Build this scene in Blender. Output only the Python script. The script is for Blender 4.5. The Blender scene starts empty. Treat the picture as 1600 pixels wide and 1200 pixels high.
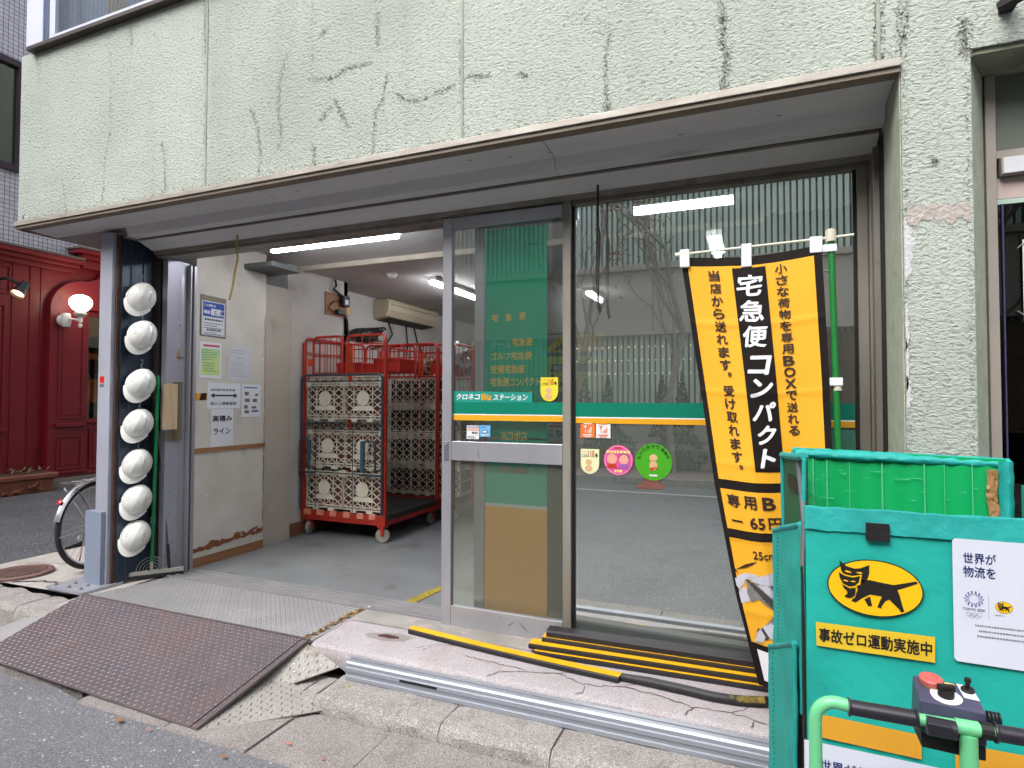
import bpy, math, random
from mathutils import Vector, Matrix, noise as mn
random.seed(7)
R_ = math.radians
S = bpy.context.scene
COL = S.collection

# ------------------------------------------------------------ camera, sky, sun, exposure
cd = bpy.data.cameras.new('camera'); cam = bpy.data.objects.new('camera', cd); COL.objects.link(cam)
RX = Vector((0.92456, 0.38104, 0.0019)); UP = Vector((0.00865, -0.02598, 0.99963)); FW = Vector((-0.38094, 0.92420, 0.02731))
cam.matrix_world = Matrix(((RX.x, UP.x, -FW.x, 0.0), (RX.y, UP.y, -FW.y, -3.0), (RX.z, UP.z, -FW.z, 1.27), (0, 0, 0, 1)))
cd.sensor_width = 36; cd.lens = 925 / 1600 * 36; cd.clip_start = .05; cd.clip_end = 400
S.camera = cam
w = bpy.data.worlds.new('World'); S.world = w; w.use_nodes = True
nt = w.node_tree; bg = nt.nodes['Background']
sky = nt.nodes.new('ShaderNodeTexSky'); sky.sky_type = 'NISHITA'; sky.sun_disc = False
SUN_EL, SUN_AZ = 48, 200
sky.sun_elevation = R_(SUN_EL); sky.sun_rotation = R_(SUN_AZ); sky.air_density = 1.0; sky.dust_density = 4.0
hs = nt.nodes.new('ShaderNodeHueSaturation'); hs.inputs['Saturation'].default_value = .30
nt.links.new(sky.outputs[0], hs.inputs['Color']); nt.links.new(hs.outputs[0], bg.inputs[0])
bg.inputs[1].default_value = .15
sl = bpy.data.lights.new('sun', 'SUN'); sl.energy = .5; sl.angle = R_(40); sl.color = (1, .985, .96)
so = bpy.data.objects.new('sun', sl); COL.objects.link(so)
so.rotation_euler = (R_(90 - SUN_EL), 0, R_(180 - SUN_AZ)); so.location = (0, 0, 20)
S.view_settings.view_transform = 'Standard'; S.view_settings.look = 'None'
S.view_settings.gamma = 1; S.view_settings.use_curve_mapping = False
S.view_settings.exposure = 1.44
S.cycles.use_denoising = True
S.cycles.max_bounces = 8; S.cycles.transparent_max_bounces = 16; S.cycles.caustics_reflective = False; S.cycles.caustics_refractive = False
S.cycles.sample_clamp_indirect = 6

# ------------------------------------------------------------ helpers
def lin(h):
    if isinstance(h, (tuple, list)): return tuple(h)[:3]
    o = []
    for i in (0, 2, 4):
        c = int(h[i:i+2], 16) / 255
        o.append(c / 12.92 if c <= .04045 else ((c + .055) / 1.055) ** 2.4)
    return tuple(o)
MATS = {}
def mat(name, col, col2=None, scale=6, rough=.6, metal=0, bump=0, bscale=60, bdist=.003, stain=None, speck=None, spec=.5, detail=4, stretch=(1, 1, 1), band=.25, coat=0):
    """procedural material: two-tone noise, optional stain (col, scale, lo, hi), optional speckle (col, scale, thresh), bump"""
    if name in MATS: return MATS[name]
    m = bpy.data.materials.new(name); m.use_nodes = True; t = m.node_tree; N, L = t.nodes, t.links
    p = N['Principled BSDF']; p.inputs['Roughness'].default_value = rough; p.inputs['Metallic'].default_value = metal
    p.inputs['Specular IOR Level'].default_value = spec
    if coat: p.inputs['Coat Weight'].default_value = coat; p.inputs['Coat Roughness'].default_value = .1
    tc = N.new('ShaderNodeTexCoord'); mp = N.new('ShaderNodeMapping'); mp.inputs['Scale'].default_value = stretch
    L.new(tc.outputs['Object'], mp.inputs['Vector']); V = mp.outputs[0]
    c1 = lin(col); c2 = lin(col2) if col2 else tuple(c * .82 for c in c1)
    n1 = N.new('ShaderNodeTexNoise'); n1.inputs['Scale'].default_value = scale; n1.inputs['Detail'].default_value = detail; L.new(V, n1.inputs['Vector'])
    r1 = N.new('ShaderNodeValToRGB'); r1.color_ramp.elements[0].position = .5 - band; r1.color_ramp.elements[1].position = .5 + band
    r1.color_ramp.elements[0].color = (*c2, 1); r1.color_ramp.elements[1].color = (*c1, 1); L.new(n1.outputs[0], r1.inputs[0])
    out = r1.outputs[0]
    def over(fac, c, base):
        mx = N.new('ShaderNodeMix'); mx.data_type = 'RGBA'; L.new(fac, mx.inputs[0]); L.new(base, mx.inputs[6]); mx.inputs[7].default_value = (*lin(c), 1)
        return mx.outputs[2]
    if stain:
        for sc_, ss, lo, hi in (stain if isinstance(stain, list) else [stain]):
            n2 = N.new('ShaderNodeTexNoise'); n2.inputs['Scale'].default_value = ss; n2.inputs['Detail'].default_value = 7; n2.inputs['Roughness'].default_value = .65; L.new(V, n2.inputs['Vector'])
            mr = N.new('ShaderNodeMapRange'); mr.inputs[1].default_value = lo; mr.inputs[2].default_value = hi; L.new(n2.outputs[0], mr.inputs[0])
            out = over(mr.outputs[0], sc_, out)
    if speck:
        for sc_, ss, th in (speck if isinstance(speck, list) else [speck]):
            n3 = N.new('ShaderNodeTexVoronoi'); n3.inputs['Scale'].default_value = ss; L.new(V, n3.inputs['Vector'])
            sp = N.new('ShaderNodeSeparateColor'); L.new(n3.outputs['Color'], sp.inputs[0])
            g = N.new('ShaderNodeMath'); g.operation = 'LESS_THAN'; g.inputs[1].default_value = th; L.new(sp.outputs[0], g.inputs[0])
            out = over(g.outputs[0], sc_, out)
    L.new(out, p.inputs['Base Color'])
    if bump:
        nb = N.new('ShaderNodeTexNoise'); nb.inputs['Scale'].default_value = bscale; nb.inputs['Detail'].default_value = 5; L.new(V, nb.inputs['Vector'])
        b = N.new('ShaderNodeBump'); b.inputs['Strength'].default_value = bump; b.inputs['Distance'].default_value = bdist
        L.new(nb.outputs[0], b.inputs['Height']); L.new(b.outputs[0], p.inputs['Normal'])
    MATS[name] = m; return m
def emit(name, col, st):
    m = bpy.data.materials.new(name); m.use_nodes = True; t = m.node_tree; p = t.nodes['Principled BSDF']
    p.inputs['Base Color'].default_value = (*lin(col), 1); p.inputs['Emission Color'].default_value = (*lin(col), 1); p.inputs['Emission Strength'].default_value = st
    return m
def glass(name, tint, refl, rough=0.0, haze=0, hazecol='8a9488', transl=0):
    m = bpy.data.materials.new(name); m.use_nodes = True; t = m.node_tree; N, L = t.nodes, t.links; N.clear()
    o = N.new('ShaderNodeOutputMaterial'); tr = N.new('ShaderNodeBsdfTransparent'); tr.inputs[0].default_value = (*lin(tint), 1)
    gl = N.new('ShaderNodeBsdfGlossy'); gl.inputs['Roughness'].default_value = rough; gl.inputs[0].default_value = (.97, 1, .98, 1)
    lw = N.new('ShaderNodeFresnel'); lw.inputs[0].default_value = 1.45
    ad = N.new('ShaderNodeMath'); ad.operation = 'ADD'; ad.use_clamp = True; ad.inputs[1].default_value = refl; L.new(lw.outputs[0], ad.inputs[0])
    base = tr.outputs[0]
    if haze:
        df = N.new('ShaderNodeBsdfDiffuse'); df.inputs[0].default_value = (*lin(hazecol), 1)
        dsh = df.outputs[0]
        if transl:
            tl = N.new('ShaderNodeBsdfTranslucent'); tl.inputs[0].default_value = (*lin(hazecol), 1); mt = N.new('ShaderNodeMixShader'); mt.inputs[0].default_value = transl; L.new(dsh, mt.inputs[1]); L.new(tl.outputs[0], mt.inputs[2]); dsh = mt.outputs[0]
        m0 = N.new('ShaderNodeMixShader'); m0.inputs[0].default_value = haze; L.new(base, m0.inputs[1]); L.new(dsh, m0.inputs[2]); base = m0.outputs[0]
    mx = N.new('ShaderNodeMixShader'); L.new(ad.outputs[0], mx.inputs[0]); L.new(base, mx.inputs[1]); L.new(gl.outputs[0], mx.inputs[2]); L.new(mx.outputs[0], o.inputs[0])
    return m
ORG = {}
def empty(name, loc=(0, 0, 0), label=None, cat=None, group=None, rz=0):
    o = bpy.data.objects.new(name, None); COL.objects.link(o); o.location = loc; o.rotation_euler.z = rz; o.empty_display_size = .05
    ORG[o] = Vector(loc); tag(o, label, cat, group); return o
def tag(o, label=None, cat=None, group=None, kind=None):
    if label: o['label'] = label
    if cat: o['category'] = cat
    if group: o['group'] = group
    if kind: o['kind'] = kind
    return o
class MB:
    def __init__(s): s.v = []; s.f = []
    def add(s, vs, fs):
        n = len(s.v); s.v += [tuple(v) for v in vs]; s.f += [tuple(i + n for i in f) for f in fs]; return s
    def box(s, x0, x1, y0, y1, z0, z1):
        vs = [(x, y, z) for z in (z0, z1) for y in (y0, y1) for x in (x0, x1)]
        return s.add(vs, [(0, 2, 3, 1), (4, 5, 7, 6), (0, 1, 5, 4), (2, 6, 7, 3), (0, 4, 6, 2), (1, 3, 7, 5)])
    def hexa(s, b, t):
        """bottom 4 and top 4 corners, same order"""
        return s.add(list(b) + list(t), [(3, 2, 1, 0), (4, 5, 6, 7), (0, 1, 5, 4), (1, 2, 6, 5), (2, 3, 7, 6), (3, 0, 4, 7)])
    def bar(s, a, b, w, h=None):
        """rectangular bar from a to b"""
        a = Vector(a); b = Vector(b); d = (b - a).normalized(); u = d.cross(Vector((0, 0, 1)))
        if u.length < .01: u = Vector((1, 0, 0))
        u.normalize(); v = u.cross(d); h = h or w
        q = [(-1, -1), (1, -1), (1, 1), (-1, 1)]
        return s.hexa([a + u * (w / 2 * i) + v * (h / 2 * j) for i, j in q], [b + u * (w / 2 * i) + v * (h / 2 * j) for i, j in q])
    def prism(s, poly, fn, d0, d1):
        """2D polygon extruded: fn(u, v, d) -> xyz"""
        n = len(poly); vs = [fn(u, v, d0) for u, v in poly] + [fn(u, v, d1) for u, v in poly]
        return s.add(vs, [tuple(range(n))[::-1], tuple(range(n, 2 * n))] + [(i, (i + 1) % n, n + (i + 1) % n, n + i) for i in range(n)])
    def tube(s, pts, r, n=8, closed=False, cap=True):
        pts = [Vector(p) for p in pts]; m = len(pts); rs = r if isinstance(r, (list, tuple)) else [r] * m
        vs = []; prev = None
        for i, p in enumerate(pts):
            if closed: d = pts[(i + 1) % m] - pts[i - 1]
            else: d = pts[min(i + 1, m - 1)] - pts[max(i - 1, 0)]
            d.normalize()
            if prev is None:
                u = d.cross(Vector((0, 0, 1)))
                if u.length < .1: u = d.cross(Vector((0, 1, 0)))
            else: u = prev - d * prev.dot(d)
            u.normalize(); prev = u; v = d.cross(u)
            vs += [p + (u * math.cos(2 * math.pi * k / n) + v * math.sin(2 * math.pi * k / n)) * rs[i] for k in range(n)]
        fs = []
        for i in range(m if closed else m - 1):
            j = (i + 1) % m
            fs += [(i * n + k, i * n + (k + 1) % n, j * n + (k + 1) % n, j * n + k) for k in range(n)]
        if cap and not closed: fs += [tuple(range(n))[::-1], tuple((m - 1) * n + k for k in range(n))]
        return s.add(vs, fs)
    def lathe(s, prof, c, n=20, axis=(0, 0, 1)):
        """prof: (radius, height) list about axis through c"""
        ax = Vector(axis).normalized(); u = ax.cross(Vector((0, 0, 1)))
        if u.length < .1: u = Vector((1, 0, 0))
        u.normalize(); v = ax.cross(u); c = Vector(c)
        vs = [c + ax * h + (u * math.cos(2 * math.pi * k / n) + v * math.sin(2 * math.pi * k / n)) * r for r, h in prof for k in range(n)]
        m = len(prof)
        fs = [(i * n + k, i * n + (k + 1) % n, (i + 1) * n + (k + 1) % n, (i + 1) * n + k) for i in range(m - 1) for k in range(n)]
        fs += [tuple(range(n))[::-1], tuple((m - 1) * n + k for k in range(n))]
        return s.add(vs, fs)
    def grid(s, fn, nu, nv):
        vs = [fn(i / nu, j / nv) for j in range(nv + 1) for i in range(nu + 1)]
        return s.add(vs, [(j * (nu + 1) + i, j * (nu + 1) + i + 1, (j + 1) * (nu + 1) + i + 1, (j + 1) * (nu + 1) + i) for j in range(nv) for i in range(nu)])
    def build(s, name, m, parent=None, smooth=False, bevel=0, kind=None, label=None, cat=None, group=None, local=False, seg=2):
        if parent is not None: o3 = ORG[parent]
        elif local or kind == 'structure': o3 = Vector((0, 0, 0))
        else:
            xs, ys, zs = zip(*s.v); o3 = Vector(((min(xs) + max(xs)) / 2, (min(ys) + max(ys)) / 2, min(zs)))
        me = bpy.data.meshes.new(name); me.from_pydata([(x - o3.x, y - o3.y, z - o3.z) for x, y, z in s.v], [], s.f)
        me.materials.append(m); me.validate(); me.update()
        if smooth:
            for p in me.polygons: p.use_smooth = True
            try: me.set_sharp_from_angle(angle=R_(38))
            except Exception: pass
        o = bpy.data.objects.new(name, me); COL.objects.link(o)
        if parent is not None: o.parent = parent
        else: o.location = o3
        ORG[o] = o3
        if bevel:
            b = o.modifiers.new('edge', 'BEVEL'); b.width = bevel; b.segments = seg; b.limit_method = 'ANGLE'; b.angle_limit = R_(40)
        tag(o, label, cat, group, kind); return o
def kids(o): return [c for c in bpy.data.objects if c.parent is o]
def copy_tree(o, parent=None, ch=None):
    c = o.copy(); COL.objects.link(c)
    if parent is not None: c.parent = parent
    ORG[c] = ORG.get(o, Vector())
    for k in list(o.children): copy_tree(k, c)
    return c
def arc(c, r, a0, a1, n, f):
    return [f(c[0] + r * math.cos(a0 + (a1 - a0) * i / n), c[1] + r * math.sin(a0 + (a1 - a0) * i / n)) for i in range(n + 1)]
# lettering: text curves turned into flat meshes, laid on a surface through a mapping (u, v, off) -> xyz
TX = {}
def glyphs(body, bold=0., shear=0., align='LEFT', line=1.0, res=3):
    k = (body, bold, shear, align, line)
    if k in TX: return TX[k]
    c = bpy.data.curves.new('t', 'FONT'); c.body = body; c.size = 1; c.offset = bold; c.shear = shear; c.align_x = align; c.space_line = line; c.resolution_u = res
    o = bpy.data.objects.new('t', c); COL.objects.link(o); bpy.context.view_layer.update()
    me = bpy.data.meshes.new_from_object(o.evaluated_get(bpy.context.evaluated_depsgraph_get()))
    r = ([(v.co.x, v.co.y) for v in me.vertices], [tuple(p.vertices) for p in me.polygons])
    bpy.data.objects.remove(o); bpy.data.curves.remove(c); bpy.data.meshes.remove(me)
    TX[k] = r; return r
def fit(body, u0, u1, v0, v1, bold=.02, shear=0., align='LEFT', line=1.0):
    vs, fs = glyphs(body, 0., shear, align, line)
    if bold:                                       # bolder strokes: shifted copies, each a hair above the last
        n = 5 if bold > .035 else 3; V0, F0, m = vs, fs, len(vs); vs, fs = [], []
        for k in range(n):
            a = 2 * math.pi * k / n + .3; dx, dy = math.cos(a) * bold, math.sin(a) * bold
            vs += [(p[0] + dx, p[1] + dy, k * .00006) for p in V0]; fs += [tuple(i + k * m for i in f) for f in F0]
        if n == 5: vs += [(p[0], p[1], n * .00006) for p in V0]; fs += [tuple(i + n * m for i in f) for f in F0]
    x0 = min(v[0] for v in vs); x1 = max(v[0] for v in vs); y0 = min(v[1] for v in vs); y1 = max(v[1] for v in vs)
    return ([(u0 + (p[0] - x0) / (x1 - x0) * (u1 - u0), v0 + (p[1] - y0) / (y1 - y0) * (v1 - v0)) + tuple(p[2:]) for p in vs], fs)
def decal(name, m, parent, mp, geoms, off=.001, label=None):
    if name == 'lettering' and len(geoms) > 1:       # each word its own part, tiny illegible marks joined
        o = None
        for gg in [x for x in geoms if len(x[0]) > 5]: o = decal('lettering', m, parent, mp, [gg], off)
        small = [x for x in geoms if len(x[0]) <= 5]
        if small: o = decal('fine_print', m, parent, mp, small, off); o['kind'] = 'stuff'
        return o
    b = MB()
    for vs, fs in geoms: b.add([mp(p[0], p[1], off + (p[2] if len(p) > 2 else 0)) for p in vs], fs)
    return b.build(name, m, parent, label=label)
def poly(*pts): return (list(pts), [tuple(range(len(pts)))])
def rect(u0, u1, v0, v1): return poly((u0, v0), (u1, v0), (u1, v1), (u0, v1))
def ellipse(cu, cv, ru, rv, n=32, a0=0): return poly(*[(cu + ru * math.cos(a0 + 2 * math.pi * i / n), cv + rv * math.sin(a0 + 2 * math.pi * i / n)) for i in range(n)])
def ring(cu, cv, ru, rv, t, n=28):
    vs = [(cu + (ru + s * t) * math.cos(2 * math.pi * i / n), cv + (rv + s * t) * math.sin(2 * math.pi * i / n)) for s in (0, 1) for i in range(n)]
    return (vs, [(i, (i + 1) % n, n + (i + 1) % n, n + i) for i in range(n)])
def front(Y): return lambda u, v, o: (u, Y - o, v)      # surface facing the street
def side(X): return lambda u, v, o: (X + o, u, v)       # surface facing right
def top(Z): return lambda u, v, o: (u, v, Z + o)
def crack(pts, wdt, fn, jit=.006, seed=1, off=.0006, steps=.018):
    """thin wandering dark line; pts in 2D"""
    rnd = random.Random(seed); P = []
    for (a, b) in zip(pts, pts[1:]):
        d = math.dist(a, b); n = max(2, int(d / steps))
        for i in range(n): t = i / n; P.append((a[0] + (b[0] - a[0]) * t + rnd.uniform(-jit, jit), a[1] + (b[1] - a[1]) * t + rnd.uniform(-jit, jit)))
    P.append(pts[-1]); vs = []; n = len(P)
    for i, p in enumerate(P):
        q0 = P[max(0, i - 1)]; q1 = P[min(n - 1, i + 1)]; dx, dy = q1[0] - q0[0], q1[1] - q0[1]; l = math.hypot(dx, dy) or 1
        ww = wdt * rnd.uniform(.4, 1) * (1 if 0 < i < n - 1 else .1)
        vs += [(p[0] - dy / l * ww, p[1] + dx / l * ww), (p[0] + dy / l * ww, p[1] - dx / l * ww)]
    return ([tuple(v) for v in vs], [(2 * i, 2 * i + 1, 2 * i + 3, 2 * i + 2) for i in range(n - 1)])
def specks(pts, spread, n, size, seed=1):
    """small dark flakes scattered along a polyline: dirt lodged in the render"""
    rnd = random.Random(seed); vs = []; fs = []
    L = [math.dist(a, b) for a, b in zip(pts, pts[1:])]; T = sum(L)
    for _ in range(n):
        t = rnd.random() * T; i = 0
        while t > L[i] and i < len(L) - 1: t -= L[i]; i += 1
        a, b = pts[i], pts[i + 1]; k = t / L[i]
        x = a[0] + (b[0] - a[0]) * k + rnd.gauss(0, spread); y = a[1] + (b[1] - a[1]) * k + rnd.gauss(0, spread)
        s1 = size * rnd.uniform(.4, 1.2); s2 = s1 * rnd.uniform(.2, .5); an = rnd.uniform(-.7, .7) + (math.pi / 2 if rnd.random() < .3 else 0)
        m = len(vs)
        for q in range(5):
            aa = 2 * math.pi * q / 5 + rnd.uniform(-.3, .3); ex, ey = s1 * math.cos(aa), s2 * math.sin(aa)
            vs.append((x + ex * math.cos(an) - ey * math.sin(an), y + ex * math.sin(an) + ey * math.cos(an)))
        fs.append(tuple(range(m, m + 5)))
    return (vs, fs)

# ------------------------------------------------------------ materials
def stucco():
    m = bpy.data.materials.new('stucco'); m.use_nodes = True; t = m.node_tree; N, L = t.nodes, t.links; p = N['Principled BSDF']; p.inputs['Roughness'].default_value = .85
    p.inputs['Specular IOR Level'].default_value = .25
    tc = N.new('ShaderNodeTexCoord'); mp = N.new('ShaderNodeMapping'); mp.inputs['Scale'].default_value = (1, 1, 1.7); L.new(tc.outputs['Object'], mp.inputs[0])
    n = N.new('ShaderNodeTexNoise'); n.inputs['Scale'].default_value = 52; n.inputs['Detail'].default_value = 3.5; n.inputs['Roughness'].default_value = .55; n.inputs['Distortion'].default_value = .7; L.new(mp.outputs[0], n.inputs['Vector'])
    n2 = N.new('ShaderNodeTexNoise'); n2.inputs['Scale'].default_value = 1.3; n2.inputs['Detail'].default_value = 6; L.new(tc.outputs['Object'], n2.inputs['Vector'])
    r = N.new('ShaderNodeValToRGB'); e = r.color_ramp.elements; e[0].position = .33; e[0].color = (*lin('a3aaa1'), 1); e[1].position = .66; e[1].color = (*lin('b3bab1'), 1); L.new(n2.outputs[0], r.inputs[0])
    r2 = N.new('ShaderNodeMapRange'); r2.inputs[1].default_value = .46; r2.inputs[2].default_value = .33; L.new(n.outputs[0], r2.inputs[0])  # crevice shade painted into the colour: low spots of the relief go darker
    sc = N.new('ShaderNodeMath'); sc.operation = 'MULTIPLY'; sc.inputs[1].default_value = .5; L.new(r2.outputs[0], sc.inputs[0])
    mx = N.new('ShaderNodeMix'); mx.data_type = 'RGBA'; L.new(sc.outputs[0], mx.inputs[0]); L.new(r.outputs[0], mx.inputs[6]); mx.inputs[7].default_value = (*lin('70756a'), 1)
    # vertical run-down grime
    mp2 = N.new('ShaderNodeMapping'); mp2.inputs['Scale'].default_value = (3.2, 3.2, .18); L.new(tc.outputs['Object'], mp2.inputs[0])
    n4 = N.new('ShaderNodeTexNoise'); n4.inputs['Scale'].default_value = 2.2; n4.inputs['Detail'].default_value = 6; L.new(mp2.outputs[0], n4.inputs['Vector'])
    r4 = N.new('ShaderNodeMapRange'); r4.inputs[1].default_value = .55; r4.inputs[2].default_value = .8; r4.inputs[4].default_value = .3; L.new(n4.outputs[0], r4.inputs[0])
    mx2 = N.new('ShaderNodeMix'); mx2.data_type = 'RGBA'; L.new(r4.outputs[0], mx2.inputs[0]); L.new(mx.outputs[2], mx2.inputs[6]); mx2.inputs[7].default_value = (*lin('8f9489'), 1)
    L.new(mx2.outputs[2], p.inputs['Base Color'])
    b = N.new('ShaderNodeBump'); b.inputs['Strength'].default_value = 1; b.inputs['Distance'].default_value = .0105; L.new(n.outputs[0], b.inputs['Height']); L.new(b.outputs[0], p.inputs['Normal'])
    return m
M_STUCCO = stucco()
M_SMOOTHR = mat('painted_render', 'b9c0ae', 'a2a996', scale=14, rough=.85, bump=.6, bscale=90, bdist=.004, stain=('6f7262', 5, .6, .8))
M_SOFFIT = mat('soffit_paint', 'd2d1d3', 'c4c3c5', scale=3, rough=.6, bump=.15, bscale=6, bdist=.01, stain=('948d86', 2.5, .62, .8), stretch=(.5, 3, 3))
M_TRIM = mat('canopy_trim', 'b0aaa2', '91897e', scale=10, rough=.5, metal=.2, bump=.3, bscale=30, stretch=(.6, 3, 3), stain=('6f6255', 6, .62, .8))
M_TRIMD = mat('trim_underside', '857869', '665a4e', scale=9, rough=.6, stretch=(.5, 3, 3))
M_ALU = mat('aluminium', 'b9b9c0', 'a2a2a8', scale=3, rough=.38, metal=.55, bump=.08, bscale=80, stain=('77706c', 12, .68, .78), stretch=(1, 1, .3))
M_ALUD = mat('dirty_aluminium', '97938b', '7a746a', scale=6, rough=.5, metal=.35, bump=.1, bscale=60, stain=('4a4035', 7, .58, .72), stretch=(1, 1, .3))
M_DARK = mat('dark_gap', '1b1a18', rough=.8)
M_RUBBER = mat('black_rubber', '26242a', '1c1a1c', scale=30, rough=.55, bump=.2, bscale=120)
M_STEEL = mat('galvanised_sheet', 'adadb6', '9695a0', scale=2.5, rough=.45, metal=.3, bump=.1, bscale=5, bdist=.01, stain=[('6e665c', 4, .62, .78)], stretch=(1, 1, .5))
M_POST = mat('post_paint', 'a3a6b3', '989aa6', scale=3, rough=.5, stain=('6f6a66', 9, .68, .75), bump=.08)
M_BLUE = mat('blue_sheet', '39495c', '222b38', scale=2.5, rough=.45, metal=.3, bump=.1, stain=('12161c', 3, .52, .7))
M_INWALL = mat('interior_board', 'cdc8be', 'b9b3a8', scale=4, rough=.7, bump=.2, bscale=30, stain=[('8d8271', 3, .6, .8), ('6b5a44', 14, .7, .76)])
M_INWALL2 = mat('interior_plaster', 'bdb9b1', 'a9a59c', scale=2, rough=.8, bump=.2, bscale=40, stain=('80786b', 2.2, .55, .8))
M_CEIL = mat('ceiling_paint', 'cccbc6', 'bab9b4', scale=2, rough=.8, bump=.1)
M_WOOD = mat('raw_wood', '9c6f4a', '7c5536', scale=5, rough=.7, bump=.3, bscale=30, stretch=(4, .4, 6))
M_WOOD2 = mat('pale_wood', 'c9b193', 'b0956f', scale=5, rough=.7, stretch=(6, 6, .6), bump=.2)
M_FLOOR = mat('painted_concrete_floor', '7a7e80', '696c6e', scale=2.2, rough=.42, bump=.1, bscale=20, stain=[('525454', 3, .56, .75), ('98999a', 40, .7, .74)])
M_STEP = mat('worn_concrete_step', 'b6b1b4', 'a39c9e', scale=3, rough=.8, bump=.25, bscale=140, bdist=.002, stain=[('a48c8c', 1.6, .52, .68), ('86807d', 5, .64, .78)], speck=[('92898b', 330, .2), ('c4bfc2', 380, .12)])
M_CONC = mat('kerb_concrete', 'a8a3a0', '8f8985', scale=9, rough=.9, bump=.8, bscale=110, bdist=.004, stain=[('6b6561', 8, .56, .75)], speck=[('bdb8b4', 260, .16), ('7a7470', 280, .2)])
M_GUT = mat('gutter_concrete', '98928f', '87807d', scale=5, rough=.9, bump=.6, bscale=160, bdist=.003, stain=[('6a6360', 3.5, .54, .75)], speck=[('b0aaa7', 280, .14), ('6d6764', 300, .18)])
M_ASPH = mat('asphalt', '7c7c81', '6f6f74', scale=2.2, rough=.9, bump=.8, bscale=260, bdist=.003, stain=[('5f5f63', 1.4, .5, .75)], speck=[('98989d', 260, .12), ('5a5a5e', 280, .24), ('b4b4b8', 120, .012)])
M_ASPHS = mat('side_asphalt', '626367', '505155', scale=2, rough=.9, bump=.9, bscale=160, bdist=.006, speck=[('8a8a8e', 110, .1), ('3a3a3e', 120, .25)])
M_PAVE = mat('worn_cement_paving', 'bdb7b1', 'a7a09a', scale=4, rough=.85, bump=.5, bscale=50, bdist=.005, stain=[('77716b', 4, .56, .74), ('cbc5c0', 9, .6, .7)])
M_BROWN = mat('rusty_checker_plate', '766a69', '686164', scale=3.5, rough=.45, metal=.35, bump=.2, bscale=120, stain=[('7d625c', 2.2, .54, .74), ('5f5c62', 5, .55, .7)])
M_BROWNL = mat('worn_plate_lugs', 'b3a8b4', '988a94', scale=6, rough=.35, metal=.5)
M_PLATE = mat('galvanised_checker_plate', 'b9b8ba', 'a5a4a6', scale=4, rough=.45, metal=.3, bump=.15, bscale=80, stain=[('958a82', 3, .6, .78), ('cfcac6', 6, .6, .7)])
M_PLATEL = mat('plate_lugs', '8d8a88', '77736f', scale=10, rough=.35, metal=.5)
M_PLATEY = mat('yellowed_checker_plate', 'aeaaa5', '9c9790', scale=4, rough=.5, metal=.3, bump=.2, bscale=80, stain=[('7f6a58', 6, .62, .74)])
M_WHITEP = mat('white_plastic', 'e4e4df', 'd5d4cd', scale=3, rough=.28, coat=.3, stain=('a09a8c', 8, .68, .78))
M_YEL = mat('yellow_foam', 'f0b81c', 'e0a410', scale=12, rough=.6, bump=.1, stain=('8a6a20', 14, .7, .78))
M_BLK = mat('ink_black', '17130f', '130f0d', rough=.6)
M_WHT = mat('print_white', 'e9e9ec', 'dcdce2', rough=.5, scale=3)
M_RED = mat('red_coated_tube', 'b32f20', '98241a', scale=9, rough=.4, stain=('6e1c14', 12, .6, .72))
M_ORANGE = mat('orange_coated_tube', 'd04a1c', 'bd3d14', scale=9, rough=.4)
M_GREY = mat('dark_grey_tube', '474e56', '393f46', scale=9, rough=.4, metal=.3)
M_CRATE = mat('cream_plastic', 'ddd7c6', 'cdc5b1', scale=6, rough=.45, stain=('978d76', 9, .64, .74))
M_CRED = mat('dark_red_paint', '851827', '74121f', scale=2.5, rough=.45, bump=.12, bscale=12, bdist=.01, stain=('5f0f1a', 3, .58, .75), coat=.1)
M_TERRA = mat('terracotta', '9a5f4d', '814b3b', scale=7, rough=.85, bump=.4, bscale=30, stain=('6f6a45', 5, .62, .75))
M_BNR = mat('banner_yellow', 'e9a91f', 'e3a21a', scale=2, rough=.75)
M_BNK = mat('banner_black', '1d1613', '171110', rough=.75, spec=.2)
M_BNI = mat('banner_ink', '33190f', '2a140c', rough=.7)
M_GTAPE = mat('green_stripe', '007a62', '00705a', rough=.35, scale=2)
M_YTAPE = mat('yellow_stripe', 'e0a426', 'd89a1e', rough=.35, scale=2)
M_TEAL = mat('teal_canvas', '16b0a2', '10a094', scale=3, rough=.7, bump=.5, bscale=14, bdist=.01, stain=[('0e8279', 2.4, .56, .78)])
M_TEALT = mat('teal_binding', '1fa7a0', '15908b', scale=14, rough=.65, bump=.8, bscale=30, bdist=.006)
M_GRNP = mat('green_corrugated_plastic', '0ca75e', '0a9653', scale=3, rough=.4, stain=[('3fbb80', 18, .68, .74)], stretch=(1, 1, .25))
M_DGRN = mat('dark_green_canvas', '17633c', '115231', scale=4, rough=.7, bump=.3)
M_MINT = mat('mint_paint', '74cf93', '66c085', scale=6, rough=.4, stain=('243228', 26, .69, .71), coat=.2)
M_GRIP = mat('black_grip', '2b2732', '211e26', scale=8, rough=.38)
M_GPOLE = mat('green_pole', '1c7a35', '166b2c', scale=4, rough=.4)

# ============================================================ THE SETTING: grounds
ZR = -.17                                          # road level; 0 = shop floor
def flat(name, poly_, z, m, thick=0, **k):
    b = MB()
    if thick: b.prism(poly_, lambda u, v, d: (u, v, d), z - thick, z)
    else: b.add([(x, y, z) for x, y in poly_], [tuple(range(len(poly_)))])
    return b.build(name, m, kind='structure', **k)
flat('ground', [(-90, -90), (90, -90), (90, 90), (-90, 90)], -.30, M_ASPHS)
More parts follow.
